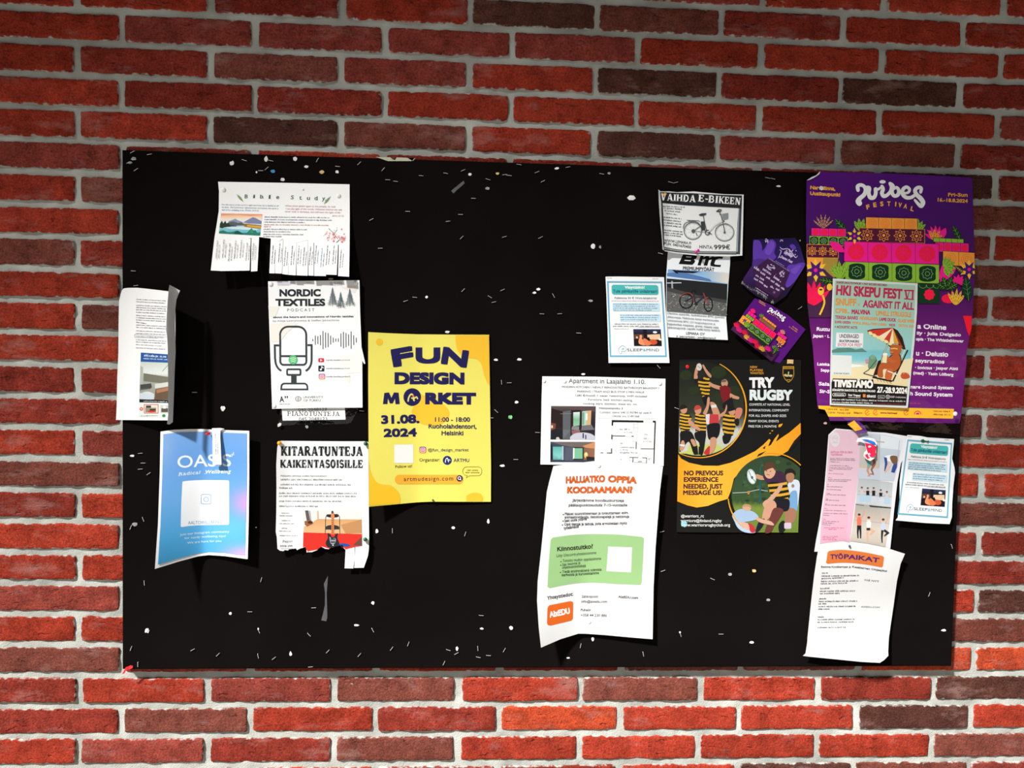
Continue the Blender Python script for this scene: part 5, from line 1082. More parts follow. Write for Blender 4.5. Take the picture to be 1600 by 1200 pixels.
fig(q, [(660, 960), (750, 950), (760, 1000), (740, 1030), (690, 1020)], (26, 22, 34)); fig(q, [(600, 1000), (650, 960), (676, 990), (660, 1040), (610, 1090), (580, 1100)], (214, 160, 132)); fig(q, [(660, 1010), (720, 1020), (700, 1070), (660, 1130), (640, 1166), (600, 1166), (630, 1080)], (110, 56, 50)); fig(q, [(566, 1090), (600, 1080), (590, 1120), (560, 1160), (540, 1160)], (26, 28, 44)); q.E(515, 806, 28, 50, (196, 210, 210), -.25, 26); q.E(516, 808, 21, 42, (232, 238, 236), -.25, 24); q.L([(498, 770), (512, 808), (540, 840)], 4, (60, 100, 100)); q.E(518, 812, 8, 10, (70, 120, 120))
# tackler
fig(q, [(392, 1050), (440, 1016), (520, 1030), (560, 1066), (540, 1086), (470, 1100), (420, 1110), (396, 1080)], (170, 196, 226)); q.E(484, 1006, 30, 22, (216, 168, 140), .3); fig(q, [(455, 1002), (470, 984), (506, 990), (512, 1012), (490, 1000)], (190, 150, 110)); fig(q, [(540, 1066), (580, 1080), (640, 1096), (660, 1120), (630, 1118), (560, 1098)], (220, 170, 146)); fig(q, [(396, 1060), (420, 1100), (500, 1110), (540, 1166), (470, 1166), (420, 1130)], (186, 210, 236)); fig(q, [(490, 1110), (524, 1120), (540, 1160), (510, 1166)], (200, 54, 60)); fig(q, [(440, 1100), (490, 1110), (500, 1150), (470, 1140)], (226, 180, 160)); q.done()
q = p.part('arc_print'); q.L([(c2x - 5 + 272 * math.cos(t), c2y + 272 * math.sin(t)) for t in np.linspace(2.24, 3.05, 20)], (6, 8, 6), AM); q.L([(c2x + 272 * math.cos(t), c2y + 272 * math.sin(t)) for t in np.linspace(4.55, 5.5, 22)], (4, 6, 6), AM); q.done()
q = p.part('title'); q.T('TRY', 500, 232, 662, 230, 66, WHT, .045); q.T('RUGBY', 502, 311, 780, 312, 66, (238, 246, 248), .045); q.done()
q = p.part('body_text')
for t, x1, y in (('NEW', 552, 104), ('PLAYERS', 588, 124), ('WANTED!', 592, 143)): q.T(t, 505, y, x1, y + 1, 14, (220, 150, 50), .03)
for t, x1, y in (('COMPETE AT NATIONAL LEVEL', 764, 347), ('INTERNATIONAL COMMUNITY', 756, 384), ('FOR ALL SHAPES AND SIZES', 740, 419), ('MANY SOCIAL EVENTS', 690, 454), ('FREE FOR 2 MONTHS', 676, 488)): q.T(t, 500 - (y - 347) * .04, y, x1, y + 1, 15, (226, 228, 226), .012)
for t, x0, x1, y in (('NO PREVIOUS', 78, 331, 798), ('EXPERIENCE', 76, 300, 840), ('NEEDED, JUST', 74, 327, 884), ('MESSAGE US!', 72, 325, 925)): q.T(t, x0, y, x1, y, 30, (60, 22, 40), .036)
for t, x0, x1, y in (('@warriors_rc', 58, 206, 1070), ('warriors@finland.rugby', 56, 322, 1100), ('www.warriorsrugbyclub.org', 58, 376, 1128)): q.T(t, x0, y, x1, y, 17, (232, 234, 232), .014)
q.done()
q = p.part('emblem'); q.P([(716, 92), (790, 92), (790, 150), (778, 178), (754, 198), (730, 178), (716, 150)], (206, 150, 50)); q.P([(720, 110), (786, 110), (786, 150), (775, 175), (754, 192), (733, 175), (720, 150)], (24, 22, 20)); q.T('WARRIORS', 721, 106, 785, 106, 9, (40, 30, 20), .02); q.SP([(722, 150), (734, 142), (748, 148), (750, 130), (758, 128), (756, 148), (768, 146), (780, 150), (772, 162), (758, 158), (740, 160)], (214, 196, 140)); q.L([(742, 180), (766, 180)], 4, (214, 160, 60)); q.done()

# ---- festival artwork, drawn once on the poster and once on the small flyer
PU = (72, 10, 104); PK = (226, 22, 130); RD = (244, 20, 62); GN = (124, 164, 48); DG = (10, 46, 20); MR = (74, 14, 44); OJ = (228, 138, 52); YE = (236, 172, 50)
def leaf(q, x, y, ln, a, wd, c, vein=None, n=7):
    a = math.radians(a); ca, sa = math.cos(a), math.sin(a)
    pt = lambda u, v: (x + ca * u * ln - sa * v * wd, y + sa * u * ln + ca * v * wd)
    q.P([pt(t, math.sin(t * math.pi) ** .8 * .5) for t in np.linspace(0, 1, n)] + [pt(t, -math.sin(t * math.pi) ** .8 * .5) for t in np.linspace(1, 0, n)[1:-1]], c)
    if vein:
        q.L([pt(0, 0), pt(.95, 0)], 2.2, vein)
        for t in (.25, .45, .65): q.L([pt(t + .12, .38 * math.sin(t * 3.14)), pt(t, 0), pt(t + .12, -.38 * math.sin(t * 3.14))], 1.8, vein); q.k -= .8
def fan(q, x, y, ln, a0, a1, n, wd, c, vein=None):
    for i in range(n): leaf(q, x, y, ln * (1 - .25 * abs(i / max(1, n - 1) - .5)), a0 + (a1 - a0) * i / max(1, n - 1), wd, c, vein); q.k -= .7
def star(q, x, y, R, n, c, r=.42, rot=0.): q.P([(x + (R if i % 2 == 0 else R * r) * math.cos(rot + i * math.pi / n), y + (R if i % 2 == 0 else R * r) * math.sin(rot + i * math.pi / n)) for i in range(2 * n)], c, False)
def staro(q, x, y, R, n, w, c, r=.75, ry=1.): q.L([(x + (R if i % 2 == 0 else R * r) * math.cos(i * math.pi / n), y + ry * (R if i % 2 == 0 else R * r) * math.sin(i * math.pi / n)) for i in range(2 * n)], w, c, True)
def flower(q, x, y, R): star(q, x, y, R * 1.12, 6, YE, .5, .5); star(q, x, y, R, 6, (64, 16, 96), .42, 0); q.E(x, y, R * .18, R * .18, PK, n=12)
def boxrow(q, x0, y0, x1, y1, n, c, kind, dy=0., fine=True):
    """a row of patterned loudspeaker boxes; dy = fall from left to right"""
    pt = lambda u, v: (x0 + (x1 - x0) * u, y0 + (y1 - y0) * v + dy * u)
    q.P([pt(0, 0), pt(1, 0), pt(1, 1), pt(0, 1)], c)
    w_, h_ = (x1 - x0) / n, y1 - y0; r_ = min(w_, h_) * .36
    for i in range(n):
        cx, cy = pt((i + .5) / n, .5)
        if kind == 'o':
            for f_ in (1, .62, .3): q.ring(cx, cy, r_ * f_, 3, (206, 84, 40), 18); q.k -= .9
        elif kind == 'm':
            staro(q, cx, cy, r_ * 1.25, 8, 4, OJ, .66); q.ring(cx, cy, r_ * .62, 4, OJ, 14); q.E(cx, cy, r_ * .28, r_ * .28, OJ, n=10); q.k -= 2
        elif kind == 'p':
            q.E(cx, cy, r_ * 1.12, r_ * 1.12, RD, n=20)
            if fine:
                for t in range(8): q.L([(cx + r_ * .3 * math.cos(t * .785), cy + r_ * .3 * math.sin(t * .785)), (cx + r_ * .85 * math.cos(t * .785), cy + r_ * .85 * math.sin(t * .785))], r_ * .12, (226, 20, 96)); q.k -= .9
                q.E(cx, cy, r_ * .2, r_ * .2, (226, 20, 96), n=10)
        elif kind == 'g':
            e = r_ * 1.12; q.P(catmull([(cx - e, cy - e * .8), (cx, cy - e * 1.05), (cx + e, cy - e * .8), (cx + e * 1.05, cy), (cx + e, cy + e * .8), (cx, cy + e * 1.05), (cx - e, cy + e * .8), (cx - e * 1.05, cy)], 3, True), DG); staro(q, cx, cy, r_ * .82, 8, 3, (130, 170, 110), .8); staro(q, cx, cy, r_ * .36, 3, 3, (130, 170, 110), .9)
            q.k -= 1.5
    for i in range(1, n): q.L([pt(i / n, 0), pt(i / n, 1)], 3, (40, 16, 40)); q.k -= .9
    q.L([pt(0, 0), pt(1, 0), pt(1, 1), pt(0, 1)], 3.5, (60, 20, 50) if kind != 'm' else OJ, True)
def fest_title(q, big=True):
    W2 = (222, 226, 238)
    def s_(pts, w): q.L(pts, w, W2, smooth=7, cap=True)
    s_([(500, 205), (498, 172), (522, 160), (552, 172), (566, 205), (552, 244), (516, 276), (504, 300), (512, 318)], (30, 34, 30, 30, 34, 36, 38, 50, 46))
    s_([(562, 180), (596, 186), (592, 232), (606, 268), (636, 268), (652, 236), (652, 196)], (26, 32, 34, 36, 34, 32, 34)); s_([(648, 200), (676, 196), (690, 186)], (20, 22, 20))
    q.E(712, 133, 27, 15, W2); s_([(706, 172), (716, 196), (706, 230), (722, 256), (752, 246), (780, 214), (788, 176), (776, 150)], (28, 32, 34, 34, 30, 28, 30, 26))
    s_([(776, 146), (800, 170), (792, 220), (812, 254), (844, 244), (852, 208), (832, 182), (806, 196)], (26, 34, 34, 30, 34, 32, 26, 20))
    s_([(882, 232), (930, 226), (944, 198), (918, 178), (888, 198), (886, 240), (916, 268), (956, 268), (984, 252)], (18, 22, 26, 28, 32, 34, 32, 30, 28))
    s_([(1040, 222), (1044, 188), (1018, 182), (992, 206), (1006, 244), (1040, 276), (1060, 312), (1044, 342), (1018, 322), (990, 290)], (26, 30, 30, 34, 36, 40, 40, 34, 28, 20))
def fest_letters(q):
    for ch, x, y, a in (('F', 590, 368, -.2), ('E', 648, 350, -.14), ('S', 706, 342, -.06), ('T', 766, 340, .0), ('I', 824, 344, .06), ('V', 860, 352, .12), ('A', 906, 362, .18), ('L', 964, 384, .26)):
        wd = 10 if ch == 'I' else 28; q.T(ch, x - wd / 2, y - math.sin(a) * wd / 2, x + wd / 2 * math.cos(a), y + math.sin(a) * wd / 2, 38, (232, 156, 50), .034); q.k -= .8
def fest_art(p, part, clip, wide=True):
    q = part('temple_print'); q.clip = clip
    # side stacks first
    fan(q, 200, 535, 130, -140, -40, 6, 26, (90, 40, 90), YE); leaf(q, 410, 580, 170, -130, 60, DG, (120, 160, 70))
    boxrow(q, 97, 530, 397, 600, 4, PK, 'p', 8); boxrow(q, 80, 597, 412, 680, 4, GN, 'g', 10); boxrow(q, 60 if wide else 40, 672, 330, 785, 3, MR, 'm', 5); q.P([(60, 785), (330, 792), (300, 960), (62, 950)], (150, 120, 50)); q.P([(62, 785), (200, 790), (190, 900), (64, 900)], OJ)
    fan(q, 1180, 640, 140, -150, -60, 6, 30, PK, RD); fan(q, 1150, 640, 110, -110, -30, 4, 26, OJ, MR); leaf(q, 1230, 620, 95, -75, 40, PK); leaf(q, 1390, 650, 160, -118, 56, DG, (120, 160, 70)); boxrow(q, 1150, 615, 1410, 650, 5, GN, 'x', 12); boxrow(q, 1165, 652, 1455, 735, 4, PK, 'p', 12); boxrow(q, 1232, 728, 1505, 850, 2, OJ, 'o', 16)
    fan(q, 520, 560, 120, -120, -50, 4, 34, GN, DG); fan(q, 1010, 560, 110, -130, -40, 5, 30, GN, DG)
    boxrow(q, 567, 437, 1012, 540, 4, OJ, 'o', 12); boxrow(q, 510, 530, 1075, 650, 4, MR, 'm', 12); boxrow(q, 380, 645, 1198, 820, 4, PK, 'p', 24); boxrow(q, 388, 820, 1200, 985, 4, GN, 'g', 26)
    q.done()
    q = part('flower_print'); q.clip = clip
    q.P([(62, 900), (200, 880), (290, 960), (285, 1300), (66, 1300)], (60, 30, 60)); flower(q, 470, 600, 62); flower(q, 135, 895, 92); flower(q, 1458, 888, 78)
    leaf(q, 385, 740, 160, -145, 70, PK, RD); fan(q, 350, 980, 170, -130, -60, 5, 40, GN, DG); leaf(q, 300, 1000, 140, 190, 60, DG, GN); fan(q, 120, 1200, 220, -135, -45, 7, 46, RD, PK); q.E(180, 1075, 26, 36, YE); q.E(255, 1040, 24, 30, YE); q.E(180, 1062, 14, 8, (60, 20, 50)); q.L([(196, 1110), (210, 1180), (170, 1280)], 16, YE, smooth=4)
    leaf(q, 1210, 1000, 200, -75, 60, PK); leaf(q, 1230, 990, 170, -45, 44, PK, RD); fan(q, 1240, 870, 110, -80, 60, 6, 40, GN, DG); leaf(q, 1340, 860, 90, 40, 36, (40, 40, 40), YE); q.P([(1010, 1010), (1200, 1015), (1205, 1180), (1020, 1180)], DG)
    for k in range(3): q.L(arc(1060 + k * 60, 1020, 34, 30, 0, 180, 8), 3, (110, 150, 90))
    q.E(1115, 1105, 42, 46, RD); star(q, 1115, 1105, 50, 8, RD, .8); q.E(1280, 1140, 60, 40, RD); fan(q, 1340, 1200, 150, -120, -50, 5, 26, YE, MR); fan(q, 1365, 1010, 80, -180, 0, 7, 30, PK, RD); fan(q, 1270, 1060, 120, -150, -30, 4, 60, DG, GN); leaf(q, 1455, 1160, 210, -98, 90, DG, (110, 150, 90)); q.done()

# ---- big festival poster
HW = lambda x, y: 4 + 3 * np.sin(x / 400 + .5) + 2.5 * np.sin(y / 260 + x / 500) * sm((y - 500) / 600) + 5 * sm((x - 1200) / 300) * sm((y - 700) / 900)
p = Paper('poster', 'large glossy purple festival poster with a temple of colourful loudspeaker boxes', 'poster', (1250, 260, 5.517), HW, 1.35, 'lami', step=5)
lo = lambda x, y: (x * 5.517 / 4.614, (y + 160 * 4.614) * 5.517 / 4.614)     # from the lower close-up
FESTP = [(56, 128), (90, 106), (130, 84), (176, 42), (240, 48), (800, 62), (1300, 86), (1470, 96), (1486, 110), (1494, 400), (1504, 760), (1506, 1000), lo(1252, 150), lo(1246, 330), lo(1222, 490), lo(1200, 600), lo(1200, 680), lo(1180, 860), lo(1165, 1040), lo(1150, 1115), lo(900, 1112), lo(460, 1098), lo(216, 1096), lo(200, 1050), lo(175, 1014), lo(128, 1008), lo(110, 800), lo(92, 560), lo(72, 420), (66, 1200), (60, 900), (52, 500)]
def purple(x, y): return grad([(40, (70, 6, 104)), (600, (58, 8, 84)), (1200, (74, 12, 84)), (1700, (104, 24, 104)), (2160, (84, 14, 96))])(x, y)
p.sheet(FESTP, purple)
fest_art(p, p.part, FESTP)
q = p.part('title'); fest_title(q); fest_letters(q); q.done()
q = p.part('body_text')
for t, x0, y0, x1, y1 in (('Narväšinna,', 88, 196, 304, 208), ('Uusikaupunki', 86, 246, 346, 260), ('Fri-Sun', 1276, 258, 1444, 262), ('16.-18.8.2024', 1186, 302, 1446, 314)): q.T(t, x0, y0, x1, y1, 30, (232, 150, 52), .034)
for t, x0, y0, x1, y1, cp in (('Ruttu', 120, 446, 215, 450, 25), ('Japan · L', 92, 493, 214, 497, 20), ('Laiska', 124, 696, 214, 700, 20), ('Sepp', 148, 740, 212, 743, 20), ('Sala', 134, 840, 214, 844, 24), ('Sir-S', 140, 894, 214, 898, 24),
    ('a Online', 846, 430, 1054, 440, 32), ('ily · Julia Delgado', 842, 474, 1160, 488, 22), ('upla · The Whistleblower', 836, 516, 1180, 532, 20), ('u · Delusio', 836, 624, 1068, 634, 32), ('seysradios', 830, 674, 1040, 684, 26), ('· Invictus · Jesper Aisti', 830, 722, 1138, 730, 20), ('(mad) · Yasin Löfberg', 816, 760, 1106, 774, 20), ('nare Sound System', 796, 862, 1108, 870, 22), ('h Sound System', 792, 912, 1098, 922, 26)):
    a, b_ = lo(x0, y0); c_, d_ = lo(x1, y1); q.T(t, a, b_, c_, d_, cp * 1.2, (224, 206, 232), .028)
a, b_ = lo(792, 974); c_, d_ = lo(876, 976); q.greek(a, b_, c_, d_, 14, (170, 40, 110), 4); q.done()
q = p.part('sponsor_band')
q.P([lo(132, 986), lo(500, 996), lo(1110, 1010), lo(1104, 1080), lo(500, 1070), lo(205, 1066), lo(180, 1016), lo(136, 1008)], (236, 160, 34))
for i, (x0, y0, x1, y1) in enumerate(((190, 1016, 352, 1024), (196, 1040, 364, 1048))): q.T(('1 päivä 60€   liput 80€', '2 päivää · Pienellä 100€')[i], *lo(x0, y0), *lo(x1, y1), 15, (90, 30, 40), .012)
for t, x0, x1 in (('Bilari+', 388, 450), ('www.festivaali', 578, 700)): q.T(t, *lo(x0, 1044), *lo(x1, 1048), 16, (110, 30, 40), .03)
for x in (486, 545, 765): x_, y_ = lo(x, 1036); q.L(arc(x_, y_, 20, 22, 20, 300, 10), 6, (190, 80, 40)); q.L([(x_ - 12, y_ + 10), (x_ + 14, y_ - 12)], 5, (190, 80, 40))
x_, y_ = lo(848, 1050)
for r_, c in ((32, (196, 40, 60)), (24, (236, 160, 34)), (16, (150, 40, 110))): q.P(arc(x_, y_, r_, r_, 180, 360, 14), c)
for i in range(2): q.greek(*lo(962, 1030 + i * 24), *lo(1086, 1034 + i * 24), 13, (110, 50, 40), 8 + i)
q.done()
q = p.part('red_print', label='small red triangle at the right edge'); q.P([lo(1176, 338), lo(1238, 340), lo(1236, 430), lo(1222, 488), lo(1205, 450)], (226, 20, 40)); q.done()
film_sheet(p, 'plastic_sleeve', [lo(455, 1090), lo(900, 1104), lo(1150, 1110), lo(1175, 1060), lo(1200, 1070), lo(1214, 1120), lo(1200, 1190), lo(1170, 1196), lo(900, 1176), lo(640, 1160), lo(480, 1146)], 'film_brown_gloss', lambda x, y: 6 + 4 * np.sin(x / 70) * np.sin(y / 40), (1250, 260, 5.517), 'crumpled clear plastic hanging below the poster')

# ---- punk festival flyer taped over it
HH = lambda x, y: 12 + 1.5 * np.sin(x / 160) + 0 * y
p = Paper('flyer', 'pale green punk festival flyer with a bear on a deckchair, stuck over the purple poster', 'flyer', (1280, 430, 5.219), HH, .92, step=5)
p.sheet([(112, 26), (400, 44), (803, 66), (798, 300), (776, 560), (750, 800), (722, 1083), (400, 1070), (86, 1058), (90, 800), (98, 400)], (216, 224, 222))
q = p.part('background_print'); S1, S2 = (166, 204, 190), (150, 206, 206)
q.P([(128, 44), (400, 62), (784, 84), (776, 320), (756, 560), (732, 800), (708, 1062), (400, 1052), (100, 1042), (104, 800), (112, 400)], grad([(44, (168, 198, 178)), (400, (160, 206, 192)), (600, (150, 204, 204)), (625, (120, 190, 200)), (700, (140, 206, 214)), (740, (236, 222, 180)), (1050, (230, 206, 150))]))
q.P([(104, 612), (150, 594), (250, 592), (300, 606), (350, 596), (392, 626), (260, 628), (104, 632)], (92, 136, 124)); q.P([(600, 700), (680, 690), (768, 676), (744, 800), (440, 860), (104, 800), (106, 746), (260, 730), (420, 740)], (238, 222, 178)); q.P([(104, 740), (200, 722), (330, 730), (380, 742), (200, 756)], (236, 246, 246)); q.done()
q = p.part('title'); R2 = (186, 44, 84)
q.T('HKI SKEPU FEST', 136, 160, 676, 194, 80, R2, .034); q.slab('VI', 690, 198, 772, 200, 78, R2, 1.0); q.L([(692, 124), (772, 126)], 12, R2); q.L([(692, 192), (770, 198)], 10, R2); q.done()
q = p.part('body_text'); O2 = (222, 150, 60)
for t, x0, y0, x1, y1, cp, c in (('SHAKER SHOUTDOWN BY + FAST RECORD RECORDS', 140, 66, 552, 90, 17, (150, 40, 70)), ('SNUFF', 132, 244, 302, 250, 56, O2), ('UK', 312, 248, 332, 249, 18, O2), ('AGAINST IT ALL', 356, 260, 772, 282, 58, R2), ('CF98', 130, 306, 226, 312, 36, O2), ('PL', 230, 313, 250, 314, 13, O2), ('MALVINA', 264, 316, 416, 322, 38, R2), ('UPHILL STRUGGLE', 462, 328, 750, 342, 38, O2), ('TERESA BANKS', 128, 356, 316, 362, 27, R2), ('NEVERLEARN', 330, 362, 480, 370, 26, O2), ('LAME DUCK', 490, 372, 626, 380, 28, R2), ('GLASS WIFE', 638, 382, 774, 390, 26, O2), ('SUFFE GREEN', 126, 392, 256, 396, 20, R2), ('PITIFUL SMALL-TIME LOSERS', 270, 398, 548, 414, 20, O2), ('RIDE', 570, 416, 620, 418, 20, R2), ('CRITICAL END', 644, 420, 772, 428, 20, O2), ('+ ACOUSTIC ACTS', 124, 430, 310, 438, 20, (170, 50, 60))): q.T(t, x0, y0, x1, y1, cp, c, .03)
q.done()
q = p.part('text_panel'); q.P([(140, 468), (360, 474), (356, 590), (134, 584)], (236, 236, 240)); q.T('UNDERAGED', 164, 510, 324, 514, 30, (40, 36, 40), .02); q.T('SKATEPUNKERS', 162, 546, 326, 550, 20, (40, 36, 40), .026); q.T('ENTER FOR FREE*', 152, 578, 348, 582, 24, R2, .008); q.done()
q = p.part('code_panel'); q.P([(106, 650), (266, 656), (262, 818), (102, 812)], (226, 230, 226)); q.T('SCAN FOR TICKETS', 118, 806, 246, 810, 12, (70, 72, 70), .02); q.done()
q = p.part('illustration'); BR = (186, 92, 46); DK = (46, 30, 26)
q.P([(392, 450), (440, 438), (600, 428), (640, 450), (680, 510), (706, 608), (680, 604), (640, 560), (610, 560), (580, 588), (540, 556), (500, 520), (440, 500), (400, 480)], DK)
for k, pts in enumerate(([(396, 452), (600, 430), (470, 510), (440, 500)], [(470, 508), (600, 430), (520, 536)], [(520, 536), (600, 430), (570, 560)], [(570, 560), (600, 430), (610, 560)], [(610, 556), (600, 430), (650, 560)], [(650, 560), (600, 430), (690, 600)])): q.P(pts, ((206, 60, 44), (244, 230, 190))[k % 2] if k < 4 else ((226, 160, 60), (150, 60, 30))[k % 2])
for k in range(6): q.E(418 + k * 32, 474 + k * 17, 20, 13, (244, 226, 160), .5)
q.L([(572, 540), (520, 650), (480, 800)], 10, DK); q.L([(570, 544), (522, 648), (484, 800)], 6, (230, 214, 170)); q.L([(722, 610), (600, 866)], 12, DK); q.L([(700, 606), (590, 850)], 7, (236, 220, 170)); q.P([(440, 826), (600, 858), (590, 872), (430, 838)], DK); q.P([(480, 700), (500, 690), (520, 800), (440, 820)], DK)
q.SP([(566, 680), (590, 650), (650, 640), (670, 680), (664, 740), (620, 790), (570, 780), (556, 740)], DK); q.SP([(570, 684), (594, 656), (646, 646), (664, 684), (658, 736), (618, 784), (574, 774), (562, 736)], BR); q.SP([(478, 780), (500, 720), (560, 710), (600, 730), (560, 760), (520, 770), (520, 830), (480, 824)], BR); q.SP([(540, 800), (560, 760), (600, 770), (584, 850), (540, 844)], (200, 104, 56)); q.SP([(576, 620), (584, 580), (620, 566), (660, 576), (670, 620), (640, 652), (596, 652)], BR); q.E(594, 578, 12, 12, BR); q.E(664, 584, 12, 12, BR); q.L([(584, 600), (612, 596), (640, 602)], 9, (230, 200, 90)); q.E(590, 628, 14, 10, (206, 120, 70)); q.L([(580, 640), (606, 640)], 3, DK); q.SP([(512, 660), (540, 650), (600, 690), (640, 700), (600, 716), (540, 694)], (196, 100, 52)); q.P([(520, 644), (556, 646), (548, 716), (516, 712)], (240, 226, 180)); q.E(538, 644, 20, 10, (246, 244, 236))
q.L([(556, 780), (640, 812)], 8, (236, 236, 230)); q.SP([(404, 700), (410, 664), (440, 654), (468, 676), (466, 730), (440, 760), (400, 756)], (110, 150, 120)); q.SP([(416, 668), (430, 650), (456, 660), (450, 680), (426, 684)], (126, 170, 136)); q.P([(372, 690), (400, 684), (404, 714), (380, 720)], (216, 140, 170)); q.L([(360, 800), (404, 770), (470, 690)], 5, DK); q.L([(360, 800), (470, 830)], 6, DK); q.SP([(664, 820), (680, 794), (720, 800), (740, 830), (710, 846), (676, 842)], (196, 84, 50)); q.E(690, 800, 6, 6, (230, 150, 90)); q.E(722, 802, 6, 6, (230, 150, 90))
for k in range(5): q.L([(470 + k * 26, 850 + k * 5), (484 + k * 26, 866 + k * 5)], 4, (150, 110, 60))
q.done()
q = p.part('footer_print'); KB = (26, 22, 22)
q.P([(100, 880), (112, 842), (440, 850), (444, 884), (560, 892), (720, 908), (708, 1062), (400, 1052), (100, 1042)], KB); q.T('TIIVISTÄMÖ', 112, 912, 438, 922, 62, (244, 240, 232), .04); q.T('27.-28.9.2024', 472, 956, 716, 966, 46, (244, 240, 232), .034)
q.T('SÖRNÄISTEN RANTATIE 22, HELSINKI FINLAND', 106, 944, 458, 954, 17, (236, 232, 226), .03); q.R(108, 960, 218, 988, (214, 210, 204), 12); q.R(112, 964, 214, 984, KB, 9); q.T('Shoutrix', 122, 980, 204, 982, 12, (230, 226, 220), .03); q.T('Suur Trepani', 236, 984, 336, 990, 16, (236, 232, 226), .03); q.L([(236, 996), (336, 1000)], 3, (236, 232, 226)); q.R(356, 970, 378, 996, (230, 130, 50)); q.T('tiketti', 386, 996, 460, 998, 22, (240, 236, 230), .02); q.R(478, 978, 534, 1006, (180, 176, 172), 4); q.R(482, 982, 530, 1002, KB, 3); q.greek(488, 996, 526, 998, 9, (200, 196, 190), 3); q.ring(560, 992, 15, 4, (214, 210, 204)); q.L([(554, 984), (560, 1000), (568, 986)], 4, (214, 210, 204)); q.T('UUEF', 580, 998, 614, 1000, 14, (210, 206, 200), .02); q.T('OVERDRIVE', 620, 1000, 706, 1004, 11, (210, 206, 200), .02)
q.greek(106, 1018, 706, 1034, 12, (226, 222, 216), 5, dens=1); q.greek(106, 1040, 440, 1048, 12, (226, 222, 216), 6); q.greek(450, 1050, 704, 1056, 10, (150, 50, 60), 7); q.done()

# ---- small festival flyer, hung diagonally
HS = lambda x, y: 4 + 8 * sm((300 - x) / 240) * sm((y - 600) / 400) + 2 * np.sin(x / 120)
p = Paper('flyer', 'small purple festival flyer with pink boxes, hung diagonally above the rugby poster', 'flyer', (1140, 360, 5.454), HS, 1.15, 'photo', step=6)
p.sheet([(214, 578), (260, 592), (360, 640), (500, 724), (648, 844), (560, 960), (428, 1132), (380, 1116), (280, 1046), (140, 940), (84, 870), (54, 806), (130, 690)], (78, 10, 108))
Aq = np.array([(60, 40), (1500, 90), (60, 1300)], float); Bq = np.array([(222, 582), (640, 846), (62, 804)], float)
Aff = np.linalg.solve(np.c_[Aq, np.ones(3)], Bq)
def sub(n):
    q = p.part(n); q.tf = lambda xy: np.c_[xy, np.ones(len(xy))] @ Aff; q.sc = .34; return q
Aq = np.array([(480, 120), (1075, 150), (378, 985)], float); Bq = np.array([(352, 655), (470, 740), (180, 800)], float)
q = p.part('temple_print')
def dg(x, y): return (x * .855 - y * .0, 0)
ux, uy = np.array((.80, .60)), np.array((-.58, .81))             # along the rows, and down the flyer
def loc(o): return lambda xy: np.asarray(o) + xy[:, :1] * ux + xy[:, 1:] * uy
q.tf = loc((300, 700))
fan(q, 0, 55, 40, -150, -60, 4, 12, GN, DG); boxrow(q, 10, 30, 150, 52, 6, OJ, 'x'); boxrow(q, -6, 52, 160, 84, 8, MR, 'x')
for i in range(16): q.L([(-2 + i * 10, 54), (-2 + i * 10, 82)], 3, (206, 150, 90)); q.k -= 1
boxrow(q, -38, 84, 190, 140, 4, PK, 'p', fine=False); boxrow(q, -44, 138, 186, 204, 4, GN, 'g'); boxrow(q, -40, 204, 180, 240, 6, DG, 'x')
boxrow(q, -118, 66, -38, 100, 3, PK, 'x'); boxrow(q, -120, 98, -36, 126, 4, GN, 'x'); boxrow(q, -140, 126, -50, 196, 1, OJ, 'x'); boxrow(q, 190, 56, 280, 88, 3, PK, 'x'); boxrow(q, 210, 88, 290, 130, 2, OJ, 'o'); q.done()
q = p.part('flower_print'); q.tf = loc((300, 700))
fan(q, -90, 66, 40, -140, -40, 5, 14, PK, RD); fan(q, 220, 58, 40, -140, -40, 5, 14, PK, GN); flower(q, -98, 160, 26); flower(q, 262, 142, 24); fan(q, -60, 200, 60, -140, -60, 5, 18, GN, DG)
q.P([(-150, 196), (-50, 204), (180, 240), (290, 200), (290, 300), (180, 300), (-150, 290)], (60, 24, 60))
for i, (x, y, c) in enumerate(((-130, 230, RD), (-90, 250, PK), (-40, 240, RD), (0, 262, YE), (40, 262, PK), (80, 250, RD), (120, 268, RD), (160, 262, YE), (200, 230, PK), (250, 190, DG))): fan(q, x, y + 18, 46, -150, -30, 6, 14, c, MR if c != DG else GN)
leaf(q, 262, 240, 70, -95, 36, DG, GN); q.done()
q = p.part('title'); Aq = np.array([(480, 150), (1075, 210), (500, 330)], float); Bq = np.array([(346, 656), (478, 752), (322, 694)], float); Af2 = np.linalg.solve(np.c_[Aq, np.ones(3)], Bq)
q.tf = lambda xy: np.c_[xy, np.ones(len(xy))] @ Af2; q.sc = .3; fest_title(q); fest_letters(q); q.done()
q = p.part('body_text')
for t, x0, y0, x1, y1 in (('Narväšinna', 252, 600, 302, 632), ('Uusikaupunki', 248, 612, 304, 648), ('Fri-Sun', 534, 822, 578, 852), ('16.-18.8.2024', 504, 822, 572, 870)): q.T(t, x0, y0, x1, y1, 9, (214, 140, 60), .02)
q.done()

